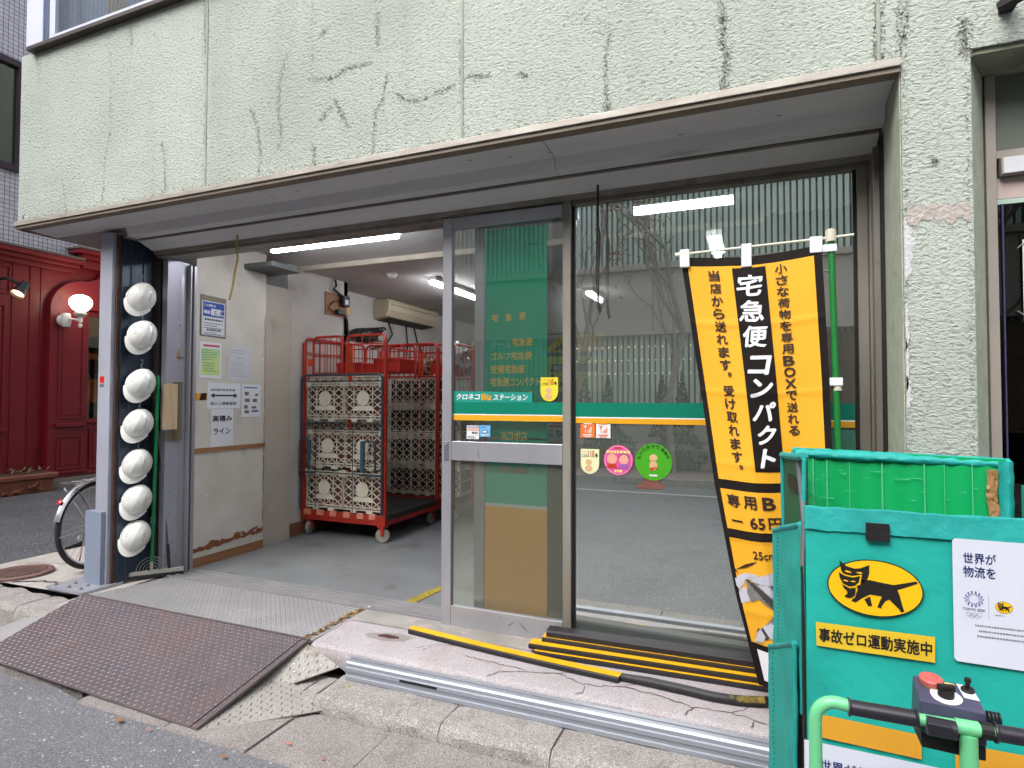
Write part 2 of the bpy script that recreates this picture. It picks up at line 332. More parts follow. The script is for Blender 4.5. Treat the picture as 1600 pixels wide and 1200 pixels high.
# side street behind, then main road
flat('side_street', [(-14, -.74), (-5.44, -.74), (-5.49, -.2), (-5.45, .04), (-5.8, .67), (-6.3, 3), (-6.3, 40), (-14, 40)], -.032, M_ASPHS, .2)
road_y = lambda x: -1.12 + .02 * math.sin(x * 3.1) + .012 * math.sin(x * 11)
b = MB(); xs = [-14 + .1 * i for i in range(241)]
vs = [(x, -7.2, ZR) for x in xs] + [(x, road_y(x), ZR + .004) for x in xs]; n = len(xs)
b.add(vs, [(i, i + 1, n + i + 1, n + i) for i in range(n - 1)])
b.build('road', M_ASPH, kind='structure')
# gutter slabs and kerb stones: every stone a piece of its own
def slabrow(root, nm, cuts, y0, y1, z1, z0, m, seed, nose=.018, gap=.003, rough=.004):
    rnd = random.Random(seed)
    for a, c in zip(cuts, cuts[1:]):
        bb = MB(); nx = max(2, int((c - a) / .05)); dz = rnd.uniform(-.004, .004)
        prof = [(y0, z0), (y0 + .004, z1 - nose), (y0 + nose, z1), ((y0 + y1) / 2, z1 + .002), (y1, z1), (y1, z0)]
        def P(u, v):
            x = a + gap / 2 + (c - a - gap) * u; i = v * (len(prof) - 1); k = min(int(i), len(prof) - 2); t = i - k
            y = prof[k][0] + (prof[k + 1][0] - prof[k][0]) * t; z = prof[k][1] + (prof[k + 1][1] - prof[k][1]) * t
            ed = min(u, 1 - u) * (c - a)
            j = mn.noise(Vector((x * 9, y * 9, z * 9 + seed))) * rough
            if ed < .02 and k in (1, 2, 3): z -= (.02 - ed) * .2
            return (x, y + j, z + dz + j)
        bb.grid(P, nx, (len(prof) - 1) * 2)
        for xe, o_ in ((a + gap / 2, 1), (c - gap / 2, -1)):
            bb.add([(xe, y, z + dz) for y, z in prof], [tuple(range(len(prof)))[::o_]])
        bb.build(nm, m, root, smooth=True)
kr = empty('kerb', (0, -.7, ZR)); kr['kind'] = 'structure'
slabrow(kr, 'kerb_stone', [-1.9, -1.24, -.75, .12, .46, 1.05, 1.65, 2.25, 2.85, 3.45], -.80, -.57, -.09, -.2, M_CONC, 3, nose=.03, rough=.008)
slabrow(kr, 'kerb_stone', [-6.0, -5.5, -4.92, -4.37, -3.95], -.70, -.46, -.05, -.2, M_CONC, 5, nose=.03, rough=.012)
slabrow(kr, 'kerb_stone', [-3.4, -2.7, -2.02, -1.905], -.80, -.56, -.125, -.2, M_CONC, 13, nose=.02, rough=.008)
flat('ground', [(-4.5, -.85), (3.4, -.85), (3.4, -.45), (-4.5, -.45)], -.165, mat('dark_joint_mortar', '5c5751', '4a4640', scale=20, rough=.95, bump=.5), .02)
gr_ = empty('roadside_pavement', (0, -.95, ZR)); gr_['kind'] = 'structure'
slabrow(gr_, 'gutter_slab', [-3.0, -2.4, -1.93, -1.46, -.6, -.1, .35, .95, 1.55, 2.15, 2.75, 3.4], -1.16, -.805, ZR + .012, ZR - .06, M_GUT, 8, nose=.008, rough=.004)
slabrow(gr_, 'gutter_slab', [-6.6, -6.0, -5.4, -4.8, -4.28, -3.7, -3.1], -1.06, -.705, ZR + .012, ZR - .06, M_GUT, 9, nose=.008, rough=.004)
# cement apron left of the shop, slightly uneven, with a broken edge
b = MB()
def apr(u, v):
    y = -.455 + v * 2.2; xl = -5.46 - .35 * max(0, v - .2) - .05 * math.sin(v * 9); x = xl + ( -3.98 - xl) * u
    return (x, y, -.028 + .009 * mn.noise(Vector((x * 2.5, y * 2.5, 0))) + (.02 * max(0, (x + 4.6) / .6)))
b.grid(apr, 34, 40); apron = b.build('pavement', M_PAVE, kind='structure', smooth=True)
b = MB(); b.add(*crack([(-5.4, -.12), (-5.0, .05), (-4.7, .08), (-4.35, -.05)], .004, None, .012, 4)); b.add(*crack([(-4.75, .1), (-4.6, .5), (-4.3, .9)], .004, None, .012, 5)); b.add(*crack([(-4.9, -.44), (-4.72, -.34), (-4.45, -.33), (-4.3, -.44)], .011, None, .012, 6))
b.v = [(p[0], p[1], apr(min(1, max(0, (p[0] + 5.46) / 1.48)), (p[1] + .455) / 2.2)[2] + .004) for p in b.v]
b.build('crack', M_DARK, apron)
# manhole cover with radial ribs
mh = empty('manhole_cover', (-5.07, -.29, -.03), 'rusty oval looking iron manhole cover set in the cement left of the bicycle', 'manhole cover')
MB().lathe([(.0, -.02), (.2, -.02), (.205, .004), (.195, .010), (.18, .010), (.175, .004), (0, .004)], (-5.07, -.29, -.016), 40).build('rim', mat('cast_iron', '8d726c', '6f5650', scale=8, rough=.6, metal=.3, bump=.4), mh, smooth=True)
b = MB(); rnd = random.Random(3)
for i in range(-6, 7):
    y = i * .026; h = math.sqrt(max(.001, .17 ** 2 - y * y))
    for k in range(-6, 6):
        x0 = k * .028 + (.014 if i % 2 else 0)
        if abs(x0) < h - .02 and abs(x0 + .02) < h - .01: b.box(-5.07 + x0, -5.07 + x0 + .02, -.29 + y - .007, -.29 + y + .007, -.014, -.003)
b.build('tread', MATS['cast_iron'], mh)
bld = empty('shop_building', (0, 0, 0), 'shop building with pale green stucco, open garage on the left and large window', 'building')
# pink worn step with rounded nose, chamfered left end
b = MB()
prof = [(-.505, -.16), (-.508, -.09), (-.512, -.035), (-.505, -.014), (-.49, -.004), (-.46, 0), (-.3, .002), (-.12, .004), (.0, .006)]
def stp(u, v):
    i = v * (len(prof) - 1); k = min(int(i), len(prof) - 2); t = i - k
    y = prof[k][0] + (prof[k + 1][0] - prof[k][0]) * t; z = prof[k][1] + (prof[k + 1][1] - prof[k][1]) * t
    x0 = -2.172 + max(0, -z - .01) * 2.3; x = x0 + (1.2 - x0) * u
    return (x, y + .003 * mn.noise(Vector((x * 4, 0, z * 20))), z + .002 * mn.noise(Vector((x * 3, y * 5, 0))))
b.grid(stp, 90, 24)
b.add([(-2.172, y, z) if z > -.012 else (-2.172 + (-z - .01) * 2.3, y, z) for y, z in prof], [tuple(range(len(prof)))])
step = b.build('entrance_step', M_STEP, bld, smooth=True)
tz = top(.0035)
geo = [crack([(-1.63, -.36), (-1.55, -.28), (-1.42, -.245)], .0022, None, .006, 1), crack([(-1.55, -.28), (-1.58, -.38)], .002, None, .006, 2),
       crack([(-1.35, -.34), (-1.12, -.36), (-1.0, -.38), (-.86, -.35), (-.8, -.29)], .0028, None, .008, 3), crack([(-1.0, -.38), (-1.12, -.43), (-1.16, -.5)], .0028, None, .006, 4),
       crack([(-.86, -.35), (-.72, -.40), (-.55, -.36), (-.4, -.37), (-.25, -.42), (-.1, -.41), (.04, -.44)], .003, None, .008, 5), crack([(-.25, -.42), (-.28, -.5)], .0028, None, .006, 6),
       crack([(-.72, -.40), (-.70, -.47), (-.74, -.5)], .0024, None, .006, 7), crack([(-.1, -.41), (-.04, -.33), (.03, -.31)], .0028, None, .006, 8), crack([(-.55, -.36), (-.5, -.28), (-.42, -.26)], .002, None, .006, 9), crack([(-.02, -.43), (-.03, -.5)], .004, None, .006, 10)]
c_ = decal('step_crack', mat('crack_dirt', '5c4c4a', rough=.9), step, tz, geo, 0)
geo = [crack([(-1.9, -.02), (-1.905, -.08)], .002, None, .003, 1), crack([(-1.55, -.025), (-1.56, -.06), (-1.53, -.09)], .0022, None, .003, 2), crack([(-1.2, -.03), (-1.19, -.07), (-1.215, -.1)], .003, None, .003, 3),
       crack([(-.95, -.05), (-.75, -.065), (-.55, -.075), (-.45, -.1)], .0045, None, .004, 4), crack([(-.5, -.045), (-.3, -.06), (-.1, -.09), (.04, -.1)], .006, None, .005, 5), crack([(-.35, -.04), (-.38, -.09)], .004, None, .004, 6), crack([(-.2, -.035), (-.14, -.075), (.04, -.075)], .005, None, .004, 7)]
decal('step_crack', MATS['crack_dirt'], step, front(-.5135), geo, 0)
decal('patch', mat('grey_mortar', '9a9390', '86807c', scale=20, rough=.9), step, tz, [poly((-1.97, -.30), (-1.9, -.235), (-1.8, -.22), (-1.7, -.25), (-1.72, -.31), (-1.82, -.345), (-1.93, -.335))], -.0008)
decal('rusty_hole', mat('rust', '5a3230', '3f2422', scale=30, rough=.9), step, tz, [poly((-1.9, -.29), (-1.86, -.262), (-1.78, -.268), (-1.76, -.29), (-1.8, -.305), (-1.88, -.305))], .0004)
b = MB(); b.box(-3.96, -2.175, -.49, .0, -.16, -.012); b.build('pavement', M_CONC, kind='structure')
b = MB(); b.grid(lambda u, v: (-2.172 + u * 3.4, -.17 * (1 - v) + (.02 + .02 * math.sin(u * 31)) * (1 - v) * 0 + .0, .0068 + .0 * v), 2, 2)
b.build('door_sill_cement', mat('grey_sill_cement', '9d9a94', '86837c', scale=6, rough=.85, bump=.4, stain=('b29fa1', 4, .5, .6)), bld)
# shop floor and threshold rails
flat('shop_floor', [(-4.35, .22), (2.6, .22), (2.6, 8), (-4.35, 8)], .0, M_FLOOR, .1)
th = MB(); th.box(-3.94, 1.0, .0, .22, -.06, -.004)
thr = th.build('threshold', M_ALUD, bld)
for y in (.03, .075, .12, .165, .21): MB().box(-3.93, .48, y - .006, y + .006, -.004, .008).build('rail', M_ALU, thr)
# yellow floor tape
fl = MB().add([(-2.06, .215, .004), (-1.985, .205, .004), (-1.93, .66, .004), (-1.985, .66, .004)], [(0, 1, 2, 3)]).build('floor_tape', mat('worn_yellow_tape', 'b8a030', '6e6020', scale=18, rough=.6, stain=('2e2a18', 20, .55, .62)), label='worn yellow safety tape strip on the garage floor beside the sliding door', cat='tape')

# ------------------------------------------------------------ checker plates (each plate a thing; lugs are real relief)
def lugs(bld, P0, U, V, W, H, pitch, ln, wd, hh, inside=None, ang=45, ox=0, quad=None):
    """raised lozenges over the parallelogram P0 + u*U + v*V, W x H metres"""
    U = Vector(U).normalized(); Vn = Vector(V).normalized(); Nn = U.cross(Vn).normalized(); P0 = Vector(P0)
    if Nn.z < 0: Nn = -Nn
    nu, nv = int(W / pitch), int(H / pitch)
    for j in range(nv):
        for i in range(nu):
            u, v = (i + .5) * W / nu, (j + .5) * H / nv
            if inside and not inside(u, v): continue
            a = R_(ang if (i + j) % 2 else ang - 90); ca, sa = math.cos(a), math.sin(a); c = P0 + U * u + Vn * v
            if quad: uu, vv = u / W, v / H; c = (quad[0] * (1 - uu) + quad[1] * uu) * (1 - vv) + (quad[3] * (1 - uu) + quad[2] * uu) * vv
            d1 = (U * ca + Vn * sa) * ln / 2; d2 = (-U * sa + Vn * ca) * wd / 2
            bld.add([c - d1, c - d2, c + d1, c + d2, c - d1 * .45 + Nn * hh, c + d1 * .45 + Nn * hh], [(0, 1, 5, 4), (1, 2, 5), (2, 3, 4, 5), (3, 0, 4)])
def slabq(q, t=.005):
    return MB().hexa([(x, y, z - t) for x, y, z in q], q)
# upper flat galvanised plate
fp = empty('flat_checker_plate', (-3.1, -.25, 0), 'flat silver galvanised checker plate in front of the garage opening, above the brown ramp', 'metal plate')
q = [(-4.03, -.5, .004), (-2.168, -.512, .006), (-2.176, .012, .004), (-3.86, .012, .003)]
slabq(q).build('plate', M_PLATE, fp)
b = MB(); lugs(b, (-4.03, -.5, .0055), (1, 0, 0), (0, 1, 0), 1.85, .505, .0185, .015, .006, .0025, lambda u, v: u > .012 + .335 * v)
b.build('lug', M_PLATEL, fp, kind='stuff')
rnd = random.Random(5); g = []
for i in range(40): t = i / 39; g.append(ellipse(-2.2 - .03 * rnd.random(), -.47 + .46 * t, rnd.uniform(.008, .026), rnd.uniform(.006, .016), 7, rnd.random()))
decal('flaked_paint', mat('flaked_grime', '3a362f', 'b08a50', scale=40, rough=.9, band=.1), fp, top(.0085), g, 0)
# brown ramp
br = empty('ramp_plate', (-3.1, -1.1, ZR), 'brown rusty checker plate ramp leading from the road up to the garage', 'ramp')
A, B_, C_, D = (-4.03, -.497, .014), (-2.172, -.505, .014), (-2.235, -1.125, ZR + .022), (-4.0, -1.06, ZR + .022)
b = MB(); QA = [Vector(q_) for q_ in (A, B_, C_, D)]
blf = lambda u, v: (QA[0] * (1 - u) + QA[1] * u) * (1 - v) + (QA[3] * (1 - u) + QA[2] * u) * v
b.grid(lambda u, v: blf(u, 1 - v), 8, 24); b.grid(lambda u, v: blf(u, v) - Vector((0, 0, .007)), 8, 24)
for e0, e1 in ((0, 1), (1, 2), (2, 3), (3, 0)): b.add([QA[e0], QA[e1], QA[e1] - Vector((0, 0, .007)), QA[e0] - Vector((0, 0, .007))], [(0, 1, 2, 3)])
b.build('plate', M_BROWN, br)
b = MB(); U = Vector(B_) - Vector(A); V = Vector(D) - Vector(A)
lugs(b, Vector(A), U, V, 1.86, .63, .0235, .021, .0065, .003, quad=[Vector(q_) + Vector((0, 0, .0012)) for q_ in (A, B_, C_, D)])
b.build('lug', M_BROWNL, br, kind='stuff')
b = MB(); b.bar(Vector(B_) + Vector((-.004, 0, .003)), Vector(C_) + Vector((-.004, 0, .003)), .010, .007); b.bar(Vector(B_) + Vector((-.045, 0, .003)), Vector(C_) + Vector((-.045, 0, .003)), .006, .006)
b.bar(Vector(A) + Vector((0, 0, .002)), Vector(B_) + Vector((0, 0, .002)), .014, .006)
b.build('edge_bar', M_BROWN, br)
# yellowed plates on the right of the ramp
yp = empty('torn_checker_plate', (-2.1, -.8, ZR), 'yellowed zigzag checker plate showing under the right edge of the brown ramp', 'metal plate')
P = [Vector(p) for p in ((-2.185, -.515, .001), (-1.955, -.535, -.075), (-2.09, -.71, -.105), (-1.825, -.785, -.142), (-2.245, -1.14, ZR + .014), (-2.36, -.8, -.085))]
b = MB(); dz = Vector((0, 0, -.005))
b.add(P + [p + dz for p in P], [(0, 1, 2), (0, 2, 5), (5, 2, 4), (2, 3, 4), (6, 7, 1, 0), (7, 8, 2, 1), (8, 9, 3, 2), (9, 10, 4, 3)])
b.build('plate', M_PLATEY, yp)
def inpoly(x, y, pl):
    r = False
    for (x0, y0), (x1, y1) in zip(pl, pl[1:] + pl[:1]):
        if (y0 > y) != (y1 > y) and x < (x1 - x0) * (y - y0) / (y1 - y0) + x0: r = not r
    return r
b = MB()
for tri in ((0, 1, 2), (0, 2, 5), (5, 2, 4), (2, 3, 4)):
    a_, b_, c_ = (P[i] for i in tri); nrm = (b_ - a_).cross(c_ - a_).normalized(); nrm = nrm if nrm.z > 0 else -nrm
    pl = [(p.x, p.y) for p in (a_, b_, c_)]
    for i in range(-20, 40):
        for j in range(-20, 40):
            x, y = -2.4 + i * .0305, -1.15 + j * .0305
            if not inpoly(x, y, pl): continue
            z = a_.z - (nrm.x * (x - a_.x) + nrm.y * (y - a_.y)) / nrm.z + .0006
            a = R_(20 if (i + j) % 2 else 110); ca, sa = math.cos(a), math.sin(a)
            def pt(u, v, h): return (x + u * ca - v * sa, y + u * sa + v * ca, z - (nrm.x * (u * ca - v * sa) + nrm.y * (u * sa + v * ca)) / nrm.z + h)
            b.add([pt(-.012, 0, 0), pt(0, -.0035, 0), pt(.012, 0, 0), pt(0, .0035, 0), pt(-.006, 0, .003), pt(.006, 0, .003)], [(0, 1, 5, 4), (1, 2, 5), (2, 3, 4, 5), (3, 0, 4)])
b.build('lug', M_PLATEL, yp, kind='stuff')
lp = empty('side_checker_plate', (-4.15, -.75, ZR), 'pale checker plate showing along the left edge of the brown ramp', 'metal plate')
slabq([(-4.36, -.80, -.150), (-3.97, -1.06, ZR + .012), (-4.02, -.5, .0), (-4.06, -.5, -.004)]).build('plate', M_PLATE, lp)

# litter: fallen leaves
M_LEAF = mat('dry_leaf', 'a8714c', '8f5a3c', scale=30, rough=.8)
M_LEAFR = mat('red_petal', 'c07a6e', rough=.8)
for i, (x, y, s_, m_, lb) in enumerate(((-2.62, -1.2, .022, M_LEAF, 'large curled orange leaf on the asphalt below the brown ramp'), (-1.98, -1.22, .018, M_LEAF, 'small tan leaf on the asphalt near the lower right ramp corner'), (-1.80, -1.05, .015, M_LEAFR, 'red leaf fragment on the gutter slab nearest the torn plate'),
        (-1.6, -1.08, .010, M_LEAFR, 'tiny pink petal on the gutter slab right of the ramp'), (-1.53, -1.12, .012, M_LEAFR, 'small red petal closest to the bottom edge beside the gutter'), (-2.43, -1.2, .012, M_LEAFR, 'small red leaf scrap under the bottom edge of the brown ramp'))):
    bb = MB(); n_ = 9; rr = random.Random(i); an = rr.random() * 6
    vs = [(x, y, ZR + .018 + s_ * .1)] + [(x + s_ * math.cos(an + 6.283 * k / n_) * rr.uniform(.7, 1.1), y + s_ * .6 * math.sin(an + 6.283 * k / n_) * rr.uniform(.7, 1.1), ZR + .018 + rr.uniform(0, s_ * .25)) for k in range(n_)]
    bb.add(vs, [(0, k + 1, (k + 1) % n_ + 1) for k in range(n_)]).build('fallen_leaf', m_, label=lb, cat='leaf', group='fallen leaves by the ramp')

# ============================================================ SHOP BUILDING

FY = -.5; XL = -4.8; XR = .497; XR2 = .705; ZC = 2.49
# stucco wall: front skin from canopy up, with the ribbon window opening at the upper left
b = MB()
b.box(XL, 6.0, FY, -.30, ZC + .015, 3.70)
b.box(-1.05, 6.0, FY, -.30, 3.70, 6.6); b.box(XL, 6.0, FY, -.30, 6.6, 9.5)
b.box(XR, XR2, FY, -.06, -.17, ZC + .015)                     # pillar
b.box(2.6, 6.0, FY, -.30, -.17, ZC + .015)
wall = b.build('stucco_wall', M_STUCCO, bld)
b = MB(); b.box(XL, -4.6, -.30, 8, ZC + .02, 9.5); b.box(5.8, 6, -.3, 8, -.17, 9.5); b.box(XL, 6, 8, 8.2, -.17, 9.5)
b.box(XL + .01, 6, -.29, 8, ZC + .30, ZC + .40); b.box(XL + .01, 5.99, -.29, 7.99, 9.3, 9.45)
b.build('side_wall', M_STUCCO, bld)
# formed joints in the stucco (thin smooth raised/recessed beads)
b = MB()
for x in (-3.58, -1.92 + .25, .33): pass
for x in (-2.985, -1.293, .428): MB().box(x - .006, x + .006, FY - .004, FY + .01, ZC + .02, 3.70).build('joint_bead', mat('joint_bead_paint', 'a3a99b', '8d9286', scale=9, rough=.9, bump=.5), wall)
# dirt and cracks lodged in the stucco (front plane)
st = front(FY)
C = lambda *p: list(p)
sets = [((-3.74, 3.3), (-3.80, 2.9), (-3.78, 2.7), .012, 60), ((-3.13, 3.7), (-3.135, 3.15), (-3.12, 2.6), .016, 200), ((-4.03, 2.85), (-4.0, 2.55), None, .008, 50), ((-4.42, 2.72), (-4.4, 2.52), None, .006, 30)]
def PX(px, py):  # photo pixel -> wall coordinates (x, z) on the stucco plane, used for the crack map
    d = RX * (px - 800) - UP * (py - 600) + FW * 925
    t = (FY + 3.0) / d.y; return (d.x * t, 1.27 + d.z * t)
cr = [([(320, 0), (322, 100), (319, 230), (318, 285)], .010, 240), ([(322, 0), (322, 90)], .022, 240), ([(448, 85), (436, 130), (436, 185), (440, 215), (432, 240)], .010, 220), ([(388, 165), (402, 195), (408, 240), (404, 272)], .010, 170),
      ([(485, 125), (520, 122), (528, 118), (545, 106), (580, 98)], .012, 300), ([(500, 55), (512, 45)], .012, 40), ([(590, 20), (590, 70)], .012, 110), ([(605, 115), (598, 155), (586, 175), (583, 240)], .008, 200), ([(616, 145), (635, 157), (655, 158), (680, 145), (710, 134)], .010, 220),
      ([(730, 120), (765, 118)], .014, 110), ([(810, 115), (825, 120)], .012, 50), ([(522, 155), (535, 180), (545, 200)], .012, 130), ([(500, 190), (520, 165)], .014, 80), ([(490, 225), (492, 260)], .010, 80), ([(953, 55), (946, 90), (946, 130), (950, 172)], .008, 160), ([(950, 160), (950, 172)], .02, 60),
      ([(1127, 0), (1130, 40), (1127, 65), (1136, 85), (1130, 140)], .013, 420), ([(1370, 0), (1368, 100)], .010, 160), ([(1378, 0), (1380, 95)], .006, 60), ([(1412, 0), (1410, 60), (1400, 95)], .016, 200), ([(1505, 30), (1506, 70), (1512, 85)], .014, 200),
      ([(253, 222), (258, 260), (258, 300)], .008, 130), ([(172, 150), (174, 200), (164, 245), (160, 318)], .009, 200), ([(97, 275), (104, 330)], .006, 70), ([(36, 335), (37, 345)], .012, 50), ([(60, 90), (62, 130)], .03, 60), ([(170, 50), (175, 150)], .010, 80), ([(205, 40), (206, 75)], .012, 70),
      ([(720, 60), (723, 215)], .009, 160), ([(488, 0), (488, 120)], .008, 70), ([(900, 20), (960, 55)], .03, 60)]
g = []
for i, (pts, sp, nn) in enumerate(cr): g.append(specks([PX(*p) for p in pts], sp * .75, int(nn * 1.05), .0055, i))
edge = [PX(x, 350 - (x - 30) * .18155 - 4) for x in range(40, 1400, 60)]
g.append(specks(edge, .012, 1500, .007, 77))
g.append(specks([(XR + .01, 1.0), (XR + .01, 2.6)], .006, 250, .006, 78)); g.append(specks([(XR2 - .01, 1.0), (XR2 - .01, 2.5)], .007, 200, .006, 79)); g.append(specks([PX(1458, 253), PX(1466, 252)], .006, 16, .008, 80))
dirt = decal('crack_dirt', mat('stucco_grime', '7a7d72', '888b80', scale=30, rough=.95), wall, st, g, .0012); dirt['kind'] = 'stuff'
# exposed pinkish repair band and bare plaster on the pillar
pk = mat('pink_repair', 'b4aca6', 'a39b95', scale=24, rough=.9, bump=.9, bscale=60, bdist=.01)
rr = random.Random(9)
up = [(XR + .012 + (XR2 - XR - .02) * i / 14, 1.975 - .012 * i / 14 + rr.uniform(-.008, .008)) for i in range(15)]; dn = [(x, z - .062 + rr.uniform(-.016, .016)) for x, z in up][::-1]
decal('repair_patch', pk, wall, st, [poly(*(up + dn))], .0022)
wp = mat('bare_white_plaster', 'c9c8ca', 'b8b7b9', scale=40, rough=.9, bump=.9, bscale=80, bdist=.006)
pl = []
for z0, z1, ww in ((1.70, 1.93, .035), (1.45, 1.62, .014), (1.24, 1.36, .018), (1.3, 1.5, .01)):
    k = 14; pl.append(poly(*([(XR + .002, z0 + (z1 - z0) * i / k) for i in range(k + 1)] + [(XR + .002 + ww * math.sin(math.pi * i / k) ** .5 * rr.uniform(.5, 1.1), z0 + (z1 - z0) * i / k) for i in range(k, -1, -1)])))
decal('bare_patch', wp, wall, st, pl, .0022)
# smooth render on the inner return of the pillar, and splayed reveal on the right
b = MB(); b.box(XR - .004, XR - .001, FY + .01, -.08, -.17, ZC); b.build('pillar_return', M_SMOOTHR, bld)
b = MB(); b.hexa([(XR2, FY + .012, -.17), (.80, -.29, -.17), (.80, -.2, -.17), (XR2, -.2, -.17)], [(XR2, FY + .012, ZC), (.80, -.29, ZC), (.80, -.2, ZC), (XR2, -.2, ZC)]); b.build('reveal', M_SMOOTHR, bld)
b = MB(); b.box(XR2 + .001, 2.6, FY + .012, -.06, ZC - .004, ZC + .013); b.build('entrance_soffit', mat('dirty_soffit', '8f917d', '77796a', scale=7, rough=.9, bump=.5, stain=('4c4c3f', 3, .5, .7)), bld)

# canopy: metal edge, drip, panelled soffit stepping down to the shutter slot
cn = MB(); ex = lambda prof, x0, x1, bb: bb.prism(prof, lambda u, v, d: (d, u, v), x0, x1)
ex([(FY - .022, ZC + .022), (FY + .0, ZC + .026), (FY + .0, ZC - .004), (FY - .022, ZC - .008)], XL - .01, XR - .002, cn)
canopy = cn.build('canopy', M_TRIM, bld, bevel=.003)
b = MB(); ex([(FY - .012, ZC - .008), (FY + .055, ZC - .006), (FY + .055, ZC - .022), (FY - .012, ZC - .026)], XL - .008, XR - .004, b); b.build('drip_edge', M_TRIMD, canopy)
sof = [(FY + .05, ZC - .02), (-.275, ZC - .032), (-.262, ZC - .095), (-.2, ZC - .10), (-.2, ZC + .01), (FY + .05, ZC + .01)]
xs_ = [XL + .03, -4.0, -2.62, -.9, XR - .004]
for a_, c_ in zip(xs_, xs_[1:]):
    b = MB()
    if a_ < -4.5: ex([(FY + .05, ZC - .02), (-.26, ZC - .03), (.40, ZC - .03), (.40, ZC + .01), (FY + .05, ZC + .01)], a_, c_ - .002, b)
    else: ex(sof, a_, c_ - .002, b)
    b.build('soffit_panel', M_SOFFIT, canopy, bevel=.003)
b = MB()
for x, y in ((-1.75, -.42), (-1.3, -.4), (-1.1, -.36), (-.9, -.34), (.1, -.33), (-2.4, -.38), (-.3, -.30), (-.35, -.23), (-1.2, -.235)): b.add([(x - .012, y - .003, ZC - .0335), (x + .012, y - .002, ZC - .0335), (x + .01, y + .003, ZC - .0335), (x - .01, y + .003, ZC - .0335)], [(3, 2, 1, 0)])
b.build('scuff', M_DARK, canopy, kind='stuff')
b = MB(); b.box(XL + .02, -4.0, -.26, .45, ZC - .034, ZC - .028); b.build('side_soffit', mat('mauve_soffit', '9c8f8e', '8a7d7c', scale=3, rough=.7), canopy)
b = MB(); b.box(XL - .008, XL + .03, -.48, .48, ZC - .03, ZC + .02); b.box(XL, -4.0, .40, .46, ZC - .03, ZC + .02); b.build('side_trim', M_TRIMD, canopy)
# dark slot and shutter housing
b = MB(); b.box(-4.02, XR - .006, -.199, -.155, ZC - .085, ZC + .01); b.build('shutter_slot', M_DARK, bld)
hb = MB(); ex([(-.168, ZC - .105), (-.152, ZC - .075), (-.06, ZC - .075), (-.02, ZC - .13), (-.035, ZC - .148), (-.07, ZC - .148)], -4.02, XR - .012, hb)
hous = hb.build('shutter_housing', M_SOFFIT, bld, bevel=.003)
b = MB(); b.box(-4.02, XR - .012, -.176, -.166, ZC - .105, ZC - .094); b.build('shutter_lip', M_TRIM, hous)
b = MB(); b.box(-4.02, XR - .01, -.04, .10, 2.335, 2.60); b.box(-4.02, XR - .01, -.055, -.035, 2.318, 2.345); b.box(-4.02, -1.66, -.03, .10, 2.300, 2.334)
b.build('header_rail', M_ALUD, bld)
b = MB(); b.box(-4.02, 2.6, .10, .13, 2.31, 2.85); b.build('lintel', M_SOFFIT, bld)

# window frame, mullion, jambs
b = MB()
b.box(-.936, -.892, -.035, .05, .01, 2.336)
b.box(-.892, .49, -.02, .05, .01, .062); b.box(.462, .492, -.045, .06, .0, 2.336); b.box(.420, .461, -.02, .05, .062, 2.336); b.box(-.892, .42, -.012, .05, 2.30, 2.334); b.box(.470, .4945, -.10, -.047, .0, 2.37)
wf = b.build('window_frame', M_ALUD, bld, bevel=.002)
b = MB(); b.box(-.890, -.878, -.006, .02, .062, 2.30); b.box(.406, .419, -.006, .02, .062, 2.30); b.box(-.878, .406, -.006, .02, .062, .078); b.box(.4925, .496, -.2, -.02, .0, 2.38); b.build('gasket', M_DARK, wf)
b = MB(); b.box(-.878, .406, -.05, -.02, .01, .026); b.build('sill_bar', M_ALU, wf)
G_WIN = glass('window_glass', 'eef4ee', .58, .012, .36, 'aab4ac')
G_DOOR = glass('door_glass', 'f8fcf8', .12, .01, .03, 'b4beb6')
G_FROST = glass('frosted_glass', 'f8fcf4', .02, .2, .10, 'cfd2be')
G_CLR = glass('clear_pane', 'f5f8f5', .08)
MB().add([(-.878, .003, .078), (.406, .003, .078), (.406, .003, 2.30), (-.878, .003, 2.30)], [(0, 1, 2, 3)]).build('pane', G_WIN, wf)
g = front(-.002)
decal('green_band', M_GTAPE, wf, g, [rect(-.874, .403, 1.184, 1.258)]); decal('white_line', M_WHT, wf, g, [rect(-.874, .403, 1.178, 1.184)]); decal('yellow_band', M_YTAPE, wf, g, [rect(-.874, .403, 1.151, 1.178)])

# sliding door (outer leaf)
b = MB(); X0, X1 = -1.657, -.94
b.box(X0, -1.597, -.028, .008, .004, 2.312); b.box(-1.5965, X1, -.026, .006, 2.245, 2.31); b.box(-1.5965, X1, -.026, .006, .93, 1.038); b.box(-1.5965, X1, -.026, .006, .006, .118)
door = b.build('sliding_door', M_ALU, bld, bevel=.0025)
for nm_, z0_, z1_, gm_ in (('upper_pane', 1.038, 2.245, G_DOOR), ('lower_pane', .118, .93, G_FROST)): MB().add([(-1.5965, -.003, z0_), (X1, -.003, z0_), (X1, -.003, z1_), (-1.5965, -.003, z1_)], [(0, 1, 2, 3)]).build(nm_, gm_, door)
b = MB(); b.box(-1.640, -1.612, -.031, -.0275, .925, 1.035); b.box(-1.634, -1.618, -.033, -.030, .985, 1.025); b.build('handle', mat('handle_metal', '8f9098', '7c7d85', rough=.35, metal=.6), door, bevel=.002)
b = MB()
